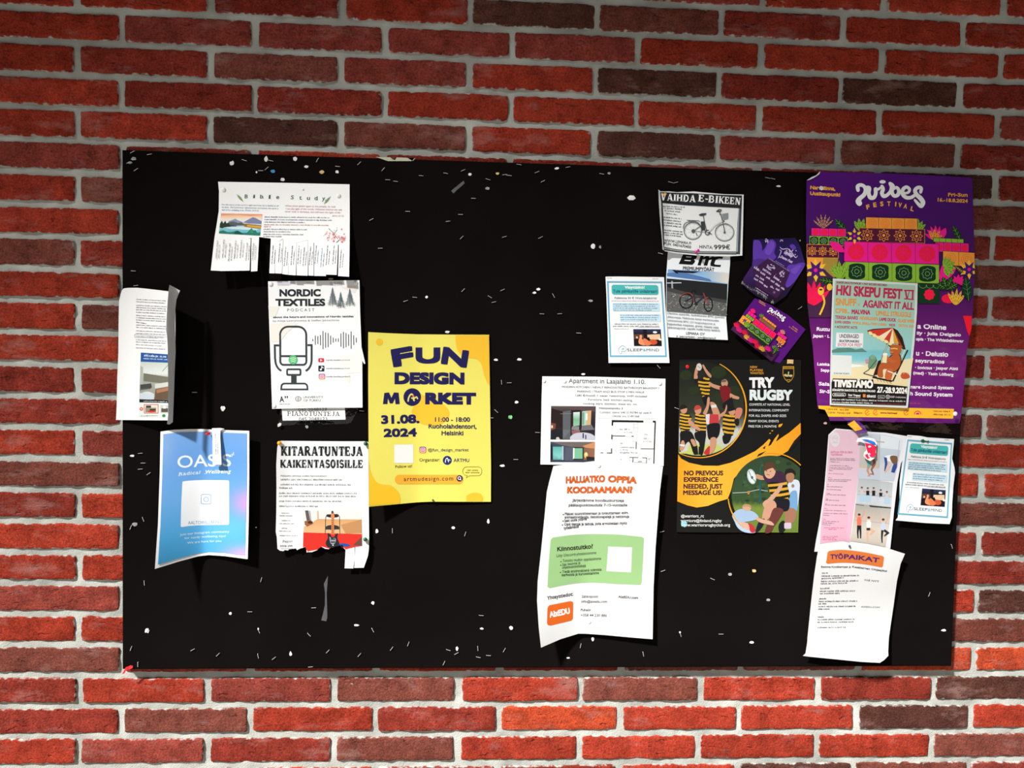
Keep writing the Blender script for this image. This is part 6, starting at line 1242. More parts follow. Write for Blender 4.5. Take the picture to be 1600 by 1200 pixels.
# ---- dark violet gig flyer
HV = lambda x, y: 3.5 + 4 * sm((y - 380) / 220) + 2 * np.sin(x / 100)
p = Paper('flyer', 'small dark violet gig flyer with white scratchy lettering and a frayed lower edge', 'flyer', (1140, 360, 5.454), HV, 1.0, 'photo', step=6)
p.sheet([(198, 76), (330, 72), (560, 62), (600, 130), (645, 290), (560, 440), (480, 560), (420, 600), (380, 632), (300, 600), (230, 560), (150, 500), (98, 448), (130, 390), (190, 300), (200, 180)], grad([(62, (24, 14, 62)), (200, (40, 22, 90)), (330, (60, 30, 96)), (480, (36, 16, 56)), (640, (22, 12, 26))]))
q = p.part('background_print'); V1, V2 = (92, 56, 166), (112, 70, 186)
q.SP([(202, 100), (230, 82), (262, 96), (278, 160), (262, 220), (220, 260), (200, 240)], V1); q.SP([(240, 230), (300, 150), (330, 90), (370, 80), (396, 120), (380, 190), (396, 230), (340, 270), (280, 290)], V1); q.SP([(300, 180), (340, 100), (370, 96), (380, 140), (340, 210)], V2); q.SP([(512, 130), (540, 118), (566, 150), (540, 166)], V1); q.SP([(470, 380), (500, 300), (560, 290), (600, 276), (644, 290), (580, 400), (520, 470), (480, 480)], V1); q.SP([(520, 340), (580, 300), (610, 300), (560, 370)], V2); q.SP([(200, 260), (260, 240), (330, 270), (280, 330), (210, 330)], (74, 44, 130)); q.P([(330, 236), (516, 356), (460, 500), (400, 580), (220, 470), (200, 330)], (58, 26, 66)); q.done()
q = p.part('title'); r0 = random.Random(21); LV = (206, 190, 226)
for cx, cy, n, sx, sy in ((500, 190, 26, 60, 40), (312, 90, 8, 14, 14), (440, 85, 4, 10, 6), (340, 312, 22, 40, 24), (430, 370, 18, 36, 26)):
    for i in range(n):
        x, y = cx + r0.gauss(0, .45) * sx * 1.2, cy + r0.gauss(0, .45) * sy; a = r0.uniform(-.2, 1.4); l_ = r0.uniform(8, 20)
        q.L([(x, y), (x + l_ * .5, y + l_ * .35 * math.sin(a) - 3), (x + l_ * math.cos(a), y + l_ * math.sin(a))], (2, 6, 1.5), LV); q.k -= .9
q.L([(428, 140), (450, 160), (490, 155), (520, 175), (560, 230), (580, 215)], (2, 7, 5, 7, 6, 2), LV, smooth=4); q.L([(412, 240), (440, 180), (424, 165)], (2, 6, 2), LV, smooth=4); q.T('Outsider', 462, 188, 530, 234, 22, LV, .03, .2); q.T('Demo Fest', 430, 232, 530, 280, 22, LV, .03, .2); q.done()
q = p.part('body_text')
for x0, y0, x1, y1, cp in ((206, 318, 256, 350, 22), (280, 334, 350, 380, 20), (372, 400, 434, 442, 20), (220, 384, 250, 400, 14), (260, 360, 300, 386, 16), (310, 400, 344, 420, 16), (350, 430, 376, 448, 16), (388, 456, 430, 484, 16), (206, 412, 240, 432, 14), (256, 408, 296, 430, 16), (250, 436, 284, 458, 16), (290, 470, 322, 490, 18), (346, 480, 380, 500, 16), (392, 500, 424, 520, 16), (436, 490, 470, 512, 14)):
    q.greek(x0, y0, x1, y1, cp, (196, 176, 210), int(x0)); q.greek(x0, y0 + 2, x1, y1 + 2, cp * .7, (196, 176, 210), int(x0) + 5)
q.greek(220, 490, 330, 560, 9, (196, 180, 206), 3); q.greek(222, 510, 320, 572, 8, (196, 180, 206), 4); q.greek(332, 240, 510, 352, 7, (170, 150, 190), 6); q.greek(390, 262, 470, 310, 7, (170, 150, 190), 7); star(q, 380, 528, 18, 6, (130, 90, 150), .3); q.done()
q = p.part('frayed_edge')
for i in range(70):
    t = r0.random(); x = 100 + 290 * t; y = 440 + 180 * t; dx_ = r0.uniform(-12, 12); q.L([(x + dx_, y + r0.uniform(-14, 14)), (x + dx_ + r0.uniform(-6, 8), y + r0.uniform(-6, 22))], r0.uniform(1.5, 4), r0.choice(((150, 146, 130), (96, 90, 84), (180, 176, 168)))); q.k -= 1
q.done()

# ---- dance school sheet
HD = lambda x, y: 4 + 9 * sm((330 - x) / 260) * sm((y - 500) / 600) + 5 * sm((x - 600) / 200) + 2 * np.sin(y / 140)
p = Paper('notice', 'pink and white dance school notice with three studio photos, below the large purple poster', 'notice', (1260, 640, 5.216), HD, .70, step=5)
p.sheet([(180, 206), (206, 180), (236, 154), (380, 166), (520, 182), (640, 188), (820, 216), (800, 380), (770, 440), (742, 590), (715, 820), (684, 1132), (560, 1180), (420, 1240), (130, 1240), (104, 1158), (64, 1158), (80, 1060), (110, 900), (146, 640), (164, 420)], (236, 234, 240))
q = p.part('pink_panel'); q.P([(188, 212), (240, 164), (440, 178), (436, 340), (420, 560), (392, 780), (352, 1080), (110, 1096), (120, 900), (156, 640), (174, 420)], grad([(160, (226, 190, 206)), (600, (232, 196, 212)), (1090, (236, 180, 202))])); q.E(233, 242, 40, 62, (226, 216, 224)); q.ring(233, 238, 24, 3, (196, 190, 200)); q.L([(218, 240), (228, 226), (240, 240), (250, 228)], 3, (180, 180, 190)); q.greek(206, 272, 262, 274, 8, (180, 176, 186), 3); q.done()
q = p.part('body_text'); RP = (206, 60, 110); GP = (110, 84, 100)
q.T('HAPSUJA STEP-KLUBIIN', 198, 354, 374, 356, 16, RP, .01); q.T('TULE MUKAAN', 198, 374, 292, 376, 15, RP, .01)
for i, (x0, y0, x1) in enumerate(((194, 400, 400), (194, 412, 398), (194, 428, 276), (192, 458, 350), (190, 474, 378), (188, 486, 370), (186, 498, 220), (180, 524, 308), (180, 556, 206), (178, 572, 370), (178, 584, 336), (170, 612, 186), (168, 630, 298), (166, 654, 284), (164, 684, 192), (164, 696, 320), (160, 728, 176), (158, 740, 270), (154, 770, 172), (152, 780, 322), (146, 808, 174), (142, 824, 326), (138, 848, 340), (134, 862, 188), (134, 896, 158), (132, 912, 272), (130, 926, 232), (128, 940, 198))): q.greek(x0, y0, x1, y0 + 5, 8, RP if i in (7, 24) else GP, 400 + i)
for x0, y0, x1 in ((140, 966, 306), (180, 978, 250), (130, 1036, 256), (128, 1048, 240), (128, 1062, 256)): q.greek(x0, y0, x1, y0 + 2, 8, RP, int(y0))
q.done()
def dancer(q, x, y, h, skin, top, bot, up=1, lean=0, hair=(70, 50, 40)):
    q.SP([(x - h * .07, y - h * .74), (x + h * .07, y - h * .74), (x + h * .06, y - h * .44), (x - h * .06, y - h * .44)], top)
    q.L([(x - h * .03, y - h * .46), (x - h * .05, y - h * .2), (x - h * .04, y)], (h * .09, h * .07, h * .04), bot)
    if up: q.L([(x + h * .03, y - h * .46), (x + h * .17, y - h * .36), (x + h * .04, y - h * .24)], (h * .09, h * .08, h * .04), bot)
    else: q.L([(x + h * .03, y - h * .46), (x + h * .05, y - h * .2), (x + h * .05, y)], (h * .09, h * .07, h * .04), bot)
    q.L([(x - h * .06, y - h * .7), (x - h * .14, y - h * .85), (x - h * .08, y - h * 1.0)], h * .035, skin); q.L([(x + h * .06, y - h * .7), (x + h * .15, y - h * .84), (x + h * .18, y - h * 1.0)], h * .035, skin)
    q.E(x, y - h * .81, h * .05, h * .06, skin); q.E(x, y - h * .845, h * .052, h * .04, hair)
q = p.part('picture', label='uppermost studio photo, two people stretching')
q.P([(440, 186), (640, 206), (784, 240), (746, 440), (714, 584), (570, 574), (420, 562), (436, 340)], grad([(186, (206, 216, 226)), (400, (190, 202, 214)), (460, (206, 208, 214)), (584, (196, 206, 220))])); q.P([(600, 206), (784, 240), (770, 330), (596, 310)], (222, 230, 236)); q.P([(436, 300), (600, 310), (590, 470), (430, 470)], (196, 190, 184)); q.L([(560, 260), (636, 266)], 7, (190, 150, 110)); q.L([(600, 215), (592, 470)], 5, (176, 180, 186)); q.L([(760, 250), (740, 430)], 5, (180, 186, 192)); q.P([(430, 458), (590, 470), (590, 478), (430, 470)], (222, 190, 150))
q.L([(496, 410), (510, 450), (498, 500), (516, 536)], (26, 24, 16, 12), (206, 150, 120)); q.L([(545, 400), (556, 440), (530, 490), (545, 526)], (24, 22, 16, 10), (150, 100, 80)); q.P([(492, 410), (530, 412), (522, 460), (500, 480)], (110, 176, 168)); q.L([(498, 540), (520, 538)], 7, (206, 150, 120)); q.L([(520, 524), (552, 528)], 7, (150, 100, 80))
q.SP([(636, 384), (680, 370), (730, 374), (748, 400), (720, 430), (670, 420), (644, 410)], (240, 240, 240)); q.P([(632, 386), (656, 392), (662, 450), (650, 510), (634, 500), (640, 440)], (52, 80, 150)); q.P([(716, 430), (742, 410), (738, 470), (718, 516), (690, 510), (700, 470)], (50, 76, 146)); q.SP([(682, 384), (706, 374), (742, 384), (740, 430), (716, 446), (690, 420)], (120, 90, 66)); q.L([(672, 424), (654, 480), (640, 516)], 10, (226, 186, 166)); q.L([(690, 446), (660, 500)], 9, (226, 186, 166)); q.done()
q = p.part('picture', label='middle studio photo, a row of dancers at the barre')
q.P([(424, 566), (570, 576), (704, 596), (696, 690), (690, 792), (540, 774), (402, 760), (412, 660)], grad([(566, (186, 192, 194)), (680, (196, 202, 206)), (790, (206, 212, 216))])); q.L([(416, 690), (694, 712)], 3, (150, 156, 160))
for i, x in enumerate((452, 500, 548, 606, 656)):
    y = 640 + i * 5; hh = (0, 0, -10, 10, 26)[i]
    q.E(x, y + hh * .6, 9, 10, (210, 160, 140)); q.E(x, y - 6 + hh * .6, 9, 6, (80, 60, 50)); q.P([(x - 13, y + 16 + hh * .6), (x + 13, y + 16 + hh * .6), (x + 12, y + 58 + hh * .4), (x - 12, y + 58 + hh * .4)], (30, 30, 36) if i in (1, 2, 3) else (206, 200, 206)); q.SP([(x - 22, y + 100), (x - 14, y + 58), (x + 14, y + 58), (x + 24, y + 100), (x, y + 112)], (176, 206, 226) if i in (0, 1, 4) else (206, 210, 220)); q.L([(x - 12, y + 22 + hh * .5), (x - 26, y + 30 + hh * .5)], 5, (210, 160, 140)); q.L([(x + 12, y + 22 + hh * .5), (x + 26, y + 30 + hh * .5)], 5, (210, 160, 140))
q.done()
q = p.part('picture', label='lowest studio photo, three dancers with raised arms')
q.P([(402, 764), (540, 780), (690, 796), (672, 950), (642, 1120), (500, 1090), (356, 1072), (384, 900)], grad([(764, (170, 168, 160)), (900, (200, 192, 182)), (980, (216, 206, 194)), (1120, (206, 194, 180))])); q.P([(510, 778), (690, 797), (688, 806), (520, 794)], (60, 60, 58)); q.L([(396, 900), (676, 930)], 4, (176, 170, 162)); q.L([(400, 772), (470, 782)], 5, (90, 88, 84))
dancer(q, 430, 1050, 230, (226, 156, 130), (236, 120, 96), (34, 32, 36), 0); dancer(q, 508, 1076, 232, (230, 180, 150), (236, 236, 232), (230, 180, 150), 1); dancer(q, 626, 1086, 225, (226, 170, 146), (196, 206, 226), (40, 38, 42), 1); q.R(490, 964, 520, 984, (40, 40, 44)); q.done()

# ---- jobs sheet
HJ = lambda x, y: 14 + 6 * sm((y - 780) / 250) * sm((x - 100) / 200) + 6 * sm((x - 700) / 280) * sm((500 - y) / 400) + 3 * np.sin(y / 150)
p = Paper('notice', 'white jobs notice with an orange headline banner, lowest sheet at the right of the board', 'notice', (1245, 840, 5.856), HJ, .52, step=5)
p.sheet([(206, 62), (300, 46), (420, 34), (470, 44), (492, 52), (506, 38), (640, 62), (800, 88), (990, 148), (950, 240), (916, 400), (886, 620), (856, 820), (842, 920), (836, 1040), (838, 1080), (800, 1120), (760, 1146), (600, 1138), (300, 1108), (120, 1090), (56, 1082), (80, 1060), (96, 960), (98, 920), (110, 800), (130, 600), (160, 340), (184, 180)])
q = p.part('banner'); q.P(catmull([(296, 122), (400, 112), (520, 120), (650, 140), (784, 168)], 5) + [(798, 180), (788, 262), (776, 272)] + catmull([(762, 270), (640, 248), (520, 234), (400, 230), (284, 240)], 5) + [(268, 232), (282, 136)], (240, 132, 62))
for t, x0, y0, x1, y1 in (('TYÖ', 308, 196, 424, 194), ('PAI', 430, 194, 556, 202), ('KAT', 562, 204, 752, 230)): q.T(t, x0, y0, x1, y1, 42, (96, 40, 110), .036)
q.done()
q = p.part('body_text'); TX = (70, 76, 84)
q.T('Etsimme Koodikertojen ja', 222, 276, 494, 276, 16, TX, .02); q.T('Kesäleirien Ohjaajiksi', 506, 274, 824, 314, 16, TX, .02)
for i, (x0, y0, x1, y1) in enumerate(((232, 332, 288, 328), (228, 358, 574, 352), (226, 380, 430, 372), (222, 406, 570, 400), (220, 428, 464, 420), (216, 472, 310, 468), (212, 496, 546, 492), (212, 518, 400, 514), (206, 566, 274, 564), (202, 590, 558, 586), (198, 612, 270, 610), (198, 636, 540, 634), (196, 660, 306, 658), (192, 732, 248, 731), (190, 756, 540, 752), (188, 780, 526, 776), (190, 828, 450, 826))): q.greek(x0, y0, x1, y1, 13, (44, 48, 56), 500 + i)
q.slab('HA', 618, 394, 654, 398, 14, TX, .7); q.T('E NYT', 656, 398, 752, 410, 15, TX, .012); q.T('AIXEDU.COM', 588, 640, 758, 646, 15, (120, 124, 132), .008); q.done()

# ---- second rest advert, wavy
HZ = lambda x, y: 10 + 4 * np.sin(y / 150 + .6) + 5 * sm((x - 480) / 220) * np.sin(np.clip((y - 250) / 500, 0, 1) * 3.1)
rest_advert('wavy rest-lab flyer with a blue border, beside the pink dance notice', (1390, 660, 7.058), HZ, .72,
            [(192, 138), (712, 180), (662, 1122), (66, 1080)], [(196, 138), (340, 150), (420, 166), (712, 184), (700, 300), (690, 400), (716, 500), (722, 560), (704, 700), (690, 900), (688, 1040), (662, 1122), (400, 1110), (66, 1080), (90, 1050), (110, 900), (112, 640), (134, 480), (160, 300)], None, 340)

# ================================================================ pins, staples, scraps
ZM = dict(bible=(320, 270, 6.667), nordic=(400, 430, 5), kitara=(420, 670, 5.335), fun=(570, 510, 4.138), oasis=(230, 660, 5), ebike=(1020, 285, 4.706), flat=(835, 580, 7.442), code=(830, 715, 3.933),
          rugby=(1050, 550, 4.14), fest=(1250, 420, 4.614), dance=(1260, 640, 5.216), rest=(1390, 660, 7.058), jobs=(1245, 840, 5.856), violet=(1140, 360, 5.454))
def at(z, x, y, h): a = ZM[z]; return unproj(np.array([a[0] + x / a[2]]), np.array([a[1] + y / a[2]]), h / 1000)[0]
def lathe(prof, n=16):
    """solid of revolution about the Y axis; prof = (radius, distance towards the viewer) in mm"""
    V = []; F = []
    for r, d in prof:
        for i in range(n): t = 2 * math.pi * i / n; V.append((r * math.cos(t) / 1000, -d / 1000, r * math.sin(t) / 1000))
    for k in range(len(prof) - 1):
        for i in range(n): F.append((k * n + i, k * n + (i + 1) % n, (k + 1) * n + (i + 1) % n, (k + 1) * n + i))
    F.append(tuple(range(n))[::-1]); F.append(tuple((len(prof) - 1) * n + i for i in range(n)))
    return V, F
DISC = [(4.4, .1), (4.9, .4), (4.8, .9), (4.0, 1.5), (2.6, 1.9), (.9, 2.1)]
BALL = [(.5, .1), (.6, 1.2)] + [(5.2 * math.sin(t), 5.4 - 5.2 * math.cos(t)) for t in np.linspace(.35, 3.0, 9)]
KNOB = [(3.2, .3), (3.8, .8), (3.4, 1.6), (2.1, 2.6), (2.0, 6.0), (3.0, 7.4), (3.7, 8.2), (3.6, 9.4), (2.4, 10.2), (.4, 10.5)]
PINS = [('bible', 195, 176, 3.6, DISC, 'white_pin', 1, 'white drawing pin in the upper corner of the study-group notice, above the lake picture'),
        ('bible', 1395, 240, 3.6, DISC, 'white_pin', 1, 'white drawing pin beside the leaf at the end of the study-group headline'), ('bible', 1022, 172, 3.6, DISC, 'white_pin', .55, 'tiny white pin above the study-group headline'),
        ('nordic', 115, 68, 5.5, DISC, 'white_pin', 1.1, 'white drawing pin in the podcast poster corner beside the headline'), ('nordic', 780, 60, 5.5, DISC, 'white_pin', 1, 'white drawing pin in the podcast poster corner above the fir trees'), ('nordic', 142, 1020, 7.5, DISC, 'white_pin', 1, 'white drawing pin at the foot of the podcast poster'),
        ('kitara', 92, 117, 6, BALL, 'yellow_pin', .95, 'round yellow pin at the top corner of the guitar lesson notice'), ('kitara', 810, 121, 4, BALL, 'green_pin', .92, 'round green pin at the top corner of the guitar lesson notice'), ('kitara', 806, 918, 11, BALL, 'green_pin', .92, 'round green pin above the tear-off strips of the guitar lesson notice'),
        ('fun', 440, 1122, 6, BALL, 'green_pin', .45, 'small green pin at the foot of the yellow poster'),
        ('flat', 352, 116, 4.5, DISC, 'white_pin', .9, 'white drawing pin beside the apartment headline'), ('flat', 1458, 142, 4.2, DISC, 'white_pin', 1, 'white drawing pin in the apartment notice corner after the headline'), ('flat', 112, 112, 4, DISC, 'white_pin', .9, 'white drawing pin in the blank corner of the apartment notice'),
        ('code', 416, 50, 10.5, DISC, 'white_pin', .95, 'white drawing pin at the top of the coding course notice'), ('code', 356, 1010, 15, DISC, 'white_pin', .9, 'white drawing pin near the foot of the coding course notice'),
        ('rugby', 100, 95, 3.5, DISC, 'red_pin', .9, 'flat red pin in the corner of the rugby poster'), ('fest', 1118, 1045, 14, DISC, 'white_pin', 1.1, 'white drawing pin at the lower corner of the purple festival poster'), ('jobs', 478, 75, 19, BALL, 'blue_pin', .5, 'small dark blue pin at the top of the jobs notice'), ('fest', -68, 0, 0, None, None, 0, None)]
HREG = dict(bible=HB, nordic=HN, kitara=HK, fun=HF, flat=HA, code=HC, rugby=HR, jobs=HJ)
for z, x, y, h, prof, mt_, sc, lb in PINS:
    if prof is None: continue
    if z in HREG: h = float(HREG[z](np.array([float(x)]), np.array([float(y)]))[0]) + .25
    V, F = lathe(prof); V = [(a * sc, b * sc, c * sc) for a, b, c in V]
    tag(link('drawing_pin', raw_mesh('drawing_pin', V, F, (M[mt_],), None, True), None, Vector(at(z, x, y, h))), lb, 'pin')
def knob(z, x, y, h, mt_, lb, rz, rx_, sc=1):
    root = empty('push_pin', Vector(at(z, x, y, h))); tag(root, lb, 'pin'); root.rotation_euler = (rx_, 0, rz)
    V, F = lathe([(r * sc, d * sc) for r, d in KNOB]); link('head', raw_mesh('head', V, F, (M[mt_],), None, True), root)
    V, F = lathe([(.55, -3), (.55, .6)], 8); link('shank', raw_mesh('shank', V, F, (M['steel'],)), root)
knob('oasis', 488, 84, 13, 'red_pin', 'red push pin beside the slip at the top of the sky-blue poster', -.55, .2)
knob('ebike', 316, 512, 14, 'magenta_pin', 'magenta push pin at the foot of the e-bike flyer', .5, -.35)

def scrap(name, lb, cat, z, poly, h, mt_, group=None, bend=.6, parent=None):
    a = ZM[z] if isinstance(z, str) else z
    P = [(a[0] + x / a[2], a[1] + y / a[2]) for x, y in poly]
    v, f = fill(P, 4)
    c = v.mean(0); hh = h + bend * np.sin((v[:, 0] - c[0]) * .5 + c[1]) + bend * .6 * np.cos((v[:, 1] - c[1]) * .6)
    Wd = unproj(v[:, 0], v[:, 1], hh / 1000); n = len(v); B = Wd + np.array([0, .0004, 0])
    f = [t if _ccw(v, t) else t[::-1] for t in f]; ed = {(t[i], t[(i + 1) % 3]) for t in f for i in range(3)}
    rim = [e for e in ed if (e[1], e[0]) not in ed]
    ctr = Wd.mean(0) if parent is None else np.array(parent.location)
    me = raw_mesh(name, np.concatenate([Wd, B]) - ctr, list(f) + [tuple(i + n for i in t[::-1]) for t in f] + [(q_, p_, p_ + n, q_ + n) for p_, q_ in rim], (M[mt_],))
    o = link(name, me, parent, Vector(ctr) if parent is None else None)
    return tag(o, lb, cat, group)
M['purple'] = plain('purple print', (84, 16, 118), .4); M['amber'] = plain('amber print', (240, 176, 40), .5); M['flag_red'] = plain('red print', (224, 24, 70), .5); M['flag_blue'] = plain('blue print', (40, 110, 200), .5); M['teal'] = plain('teal paper', (120, 180, 190), .8)
# scraps with a look of their own
def pile(name, lb, cat, z, pieces):
    a = ZM[z]; x, y = np.mean(pieces[0][1], axis=0); root = empty(name, Vector(at(z, x, y, pieces[0][2]))); tag(root, lb, cat)
    for nm, poly, h, mt_ in pieces: scrap(nm, None, None, z, poly, h, mt_, parent=root)
pile('poster_scrap', 'torn purple and amber poster scrap under clear tape, above the pink dance notice', 'scrap', 'dance', [('paper', [(334, 104), (412, 84), (470, 130), (500, 186), (418, 200), (380, 160)], 12, 'purple'), ('paper', [(336, 120), (390, 88), (456, 160), (400, 176)], 13, 'amber'), ('tape', [(280, 40), (330, 34), (450, 74), (532, 176), (520, 204), (496, 206), (420, 204), (340, 120)], 14.2, 'film')])
pile('sticker_scrap', 'torn red, white and blue sticker scrap on the pink dance notice', 'scrap', 'dance', [('paper', [(408, 262), (420, 236), (470, 226), (548, 234), (574, 268), (568, 300), (566, 370), (552, 400), (520, 420), (490, 404), (466, 378), (470, 350), (490, 330), (476, 276), (440, 262)], 13, 'scrap'), ('red_print', [(476, 270), (520, 280), (570, 300), (562, 340), (568, 368), (552, 384), (524, 388), (500, 350), (488, 310)], 14, 'flag_red'), ('blue_print', [(450, 242), (500, 244), (556, 264), (572, 292), (530, 280), (490, 258)], 14.2, 'flag_blue'), ('red_print', [(478, 370), (500, 360), (506, 384), (520, 396), (496, 400)], 14, 'flag_red')])
scrap('paper_scrap', 'small green scrap pinned over the banner of the wavy rest-lab flyer', 'scrap', 'rest', [(345, 196), (372, 184), (388, 200), (412, 204), (436, 200), (424, 226), (398, 214), (372, 224), (350, 212)], 15, 'green_pin', bend=1)
scrap('paper_scrap', 'teal paper scrap stuck over the web addresses of the rugby poster', 'scrap', 'rugby', [(58, 1104), (70, 1098), (88, 1096), (98, 1104), (96, 1122), (86, 1134), (72, 1130), (62, 1118)], 5, 'teal')
scrap('paper_scrap', 'cream paper scrap just above the crest of the rugby poster', 'scrap', 'rugby', [(746, 48), (786, 50), (784, 78), (764, 74), (744, 76)], 4, 'scrap_tan')
scrap('paper_scrap', 'small yellow scrap on the headline of the e-bike flyer', 'scrap', 'ebike', [(74, 84), (92, 76), (98, 84), (84, 100), (78, 96)], 22, 'amber', bend=.2)
scrap('torn_corner', 'white torn paper corner behind the podcast poster foot, beside the plastic pocket', 'scrap', 'nordic', [(168, 1166), (186, 1152), (200, 1160), (192, 1178), (170, 1186)], 6, 'scrap')
scrap('ribbon', 'short red ribbon end at the bottom corner of the board, over the brick', 'ribbon', (170, 1020, 6), [(126, 196), (140, 170), (160, 136), (205, 118), (226, 124), (222, 142), (190, 156), (160, 168), (150, 190), (134, 200)], 2.5, 'ribbon', bend=1.2)
scrap('tape_strip', 'grey strip of old tape slanting on the bare felt near the top edge', 'tape', (550, 235, 4.212), [(652, 266), (720, 210), (734, 200), (742, 216), (690, 262), (668, 284)], .8, 'tape_grey', bend=.1)
scrap('tape_strip', 'grey upright tape streak below the guitar lesson notice', 'tape', (380, 860, 6.317), [(836, 250), (832, 320), (824, 420), (828, 560), (830, 660), (820, 700), (770, 690), (784, 640), (806, 540), (808, 420), (796, 330)], .8, 'tape_grey', bend=.1)
scrap('paper_scrap', 'white torn sliver at the cut corner of the purple festival poster', 'scrap', (1250, 260, 5.517), [(56, 122), (100, 92), (140, 76), (176, 40), (168, 66), (130, 92), (92, 112)], 9, 'scrap', bend=.3)
scrap('paper_scrap', 'white blob of paper stuck over the place name on the festival poster', 'scrap', (1250, 260, 5.517), [(166, 180), (180, 168), (202, 178), (204, 198), (186, 208), (168, 196)], 9, 'scrap', bend=.3)
# plain torn bits left under old pins
TAPE_ZONES = [((185, 220, 340, 330), 'in the board corner above the creased notice'), ((340, 220, 560, 290), 'on the top edge above the study-group notice'), ((560, 220, 800, 340), 'near the top edge, above the yellow poster'), ((800, 220, 1025, 345), 'near the top edge, beside the e-bike flyer'),
         ((1025, 220, 1262, 300), 'above the e-bike and violet flyers'), ((185, 330, 345, 460), 'just above the creased hanging notice'), ((560, 340, 800, 525), 'on bare felt above the yellow poster'), ((800, 345, 1045, 585), 'beside the smaller rest-lab flyer'), ((765, 525, 850, 735), 'between the yellow poster and the apartment notice'),
         ((185, 600, 245, 830), 'beside the sky-blue poster, next to the brick'), ((245, 590, 420, 665), 'above the sky-blue poster'), ((390, 640, 570, 690), 'under the plastic pocket of the piano advert'), ((185, 830, 330, 1050), 'below the sky-blue poster near the board corner'), ((330, 800, 575, 1050), 'below the guitar lesson notice'),
         ((575, 790, 865, 1050), 'on bare felt below the yellow poster'), ((865, 990, 1030, 1050), 'under the foot of the coding course notice'), ((1020, 560, 1064, 850), 'in the gap beside the rugby poster'), ((1020, 830, 1262, 1050), 'on bare felt below the rugby poster'), ((1380, 815, 1500, 1040), 'between the jobs notice and board edge'), ((0, 0, 1600, 1200), 'between the flyers')]
def zone(x, y):
    for (a, b, c, d), t in TAPE_ZONES:
        if a <= x < c and b <= y < d: return t
r9 = random.Random(12)
SC = []
def sc_(reg, s, lst):
    for t in lst: SC.append((reg[0] + t[0] / s, reg[1] + t[1] / s, t[2] / s, t[3] / s, t[4] if len(t) > 4 else 'scrap'))
sc_((340, 235), 7.273, [(163, 145, 60, 55), (550, 97, 40, 70), (880, 95, 60, 50), (442, 247, 22, 28), (630, 238, 56, 48, 'scrap_blue'), (1007, 187, 58, 36), (1183, 245, 60, 42, 'scrap_tan'), (1356, 243, 52, 44), (737, 330, 54, 40)])
sc_((550, 235), 4.212, [(776, 157, 30, 20), (957, 152, 28, 18, 'scrap_tan'), (893, 251, 34, 22, 'scrap_grey'), (491, 965, 20, 20), (627, 1194, 34, 18)])
sc_((790, 240), 4.212, [(337, 97, 30, 18), (680, 129, 28, 18, 'scrap_grey'), (828, 292, 58, 36), (575, 610, 30, 40), (622, 615, 18, 22, 'scrap_grey'), (215, 893, 28, 20), (190, 916, 30, 16), (560, 968, 32, 18, 'scrap_grey')])
sc_((760, 500), 5.215, [(77, 324, 42, 24), (268, 322, 40, 24), (247, 669, 40, 26), (197, 792, 40, 36, 'scrap_green'), (790, 442, 40, 18), (130, 1187, 44, 20)])
sc_((560, 780), 4.443, [(127, 222, 22, 34), (660, 199, 30, 20), (902, 155, 20, 38), (1062, 894, 32, 26), (684, 1038, 20, 36), (857, 898, 28, 16)])
sc_((380, 860), 6.317, [(1280, 518, 34, 40), (1115, 738, 54, 26), (467, 1022, 34, 52), (148, 776, 20, 26)])
sc_((1010, 820), 5.219, [(681, 405, 30, 30, 'scrap_grey'), (880, 375, 40, 26, 'scrap_tan'), (994, 613, 38, 20, 'scrap_grey'), (273, 876, 16, 18), (860, 960, 40, 24)])
sc_((185, 660), 5, [(108, 262, 44, 20), (128, 795, 50, 34, 'scrap_grey'), (1075, 820, 14, 12)])
SC += [(1216.5, 291, 7, 3, 'scrap'), (348, 638, 8, 9, 'scrap'), (479.6, 667, 6, 6, 'scrap_grey'), (517, 436, 8, 4, 'scrap_tan'), (1289.7, 661.5, 6, 4, 'scrap_pink'), (1030, 700, 9, 4, 'scrap_grey'), (229.5, 985.5, 7, 9, 'scrap'), (360, 958.7, 5, 5, 'scrap'), (888, 1028, 6, 3, 'scrap'), (926, 998.5, 5, 7, 'scrap'), (1475, 985, 9, 4, 'scrap'), (209, 248, 9, 6, 'scrap_grey'), (203, 254, 8, 4, 'scrap_grey'), (1250, 376, 3, 3, 'scrap_grey')]
CN = {'scrap': 'white', 'scrap_grey': 'grey', 'scrap_tan': 'cream', 'scrap_blue': 'blue', 'scrap_green': 'green', 'scrap_pink': 'pinkish'}
for x, y, w_, h_, c in SC:
    n = r9.randint(6, 9); a0 = r9.random() * 6
    P = [(x + math.cos(a0 + i * 6.283 / n) * w_ * .5 * r9.uniform(.7, 1.12), y + math.sin(a0 + i * 6.283 / n) * h_ * .5 * r9.uniform(.7, 1.12)) for i in range(n)]
    z_ = zone(x, y); big = 'larger ' if w_ * h_ > 60 else ''
    scrap('paper_scrap', f'{big}{CN[c]} torn paper scrap {z_}', 'scrap', (0, 0, 1), P, 1.3, c, f'{big}{CN[c]} paper scraps {z_}', bend=.5)

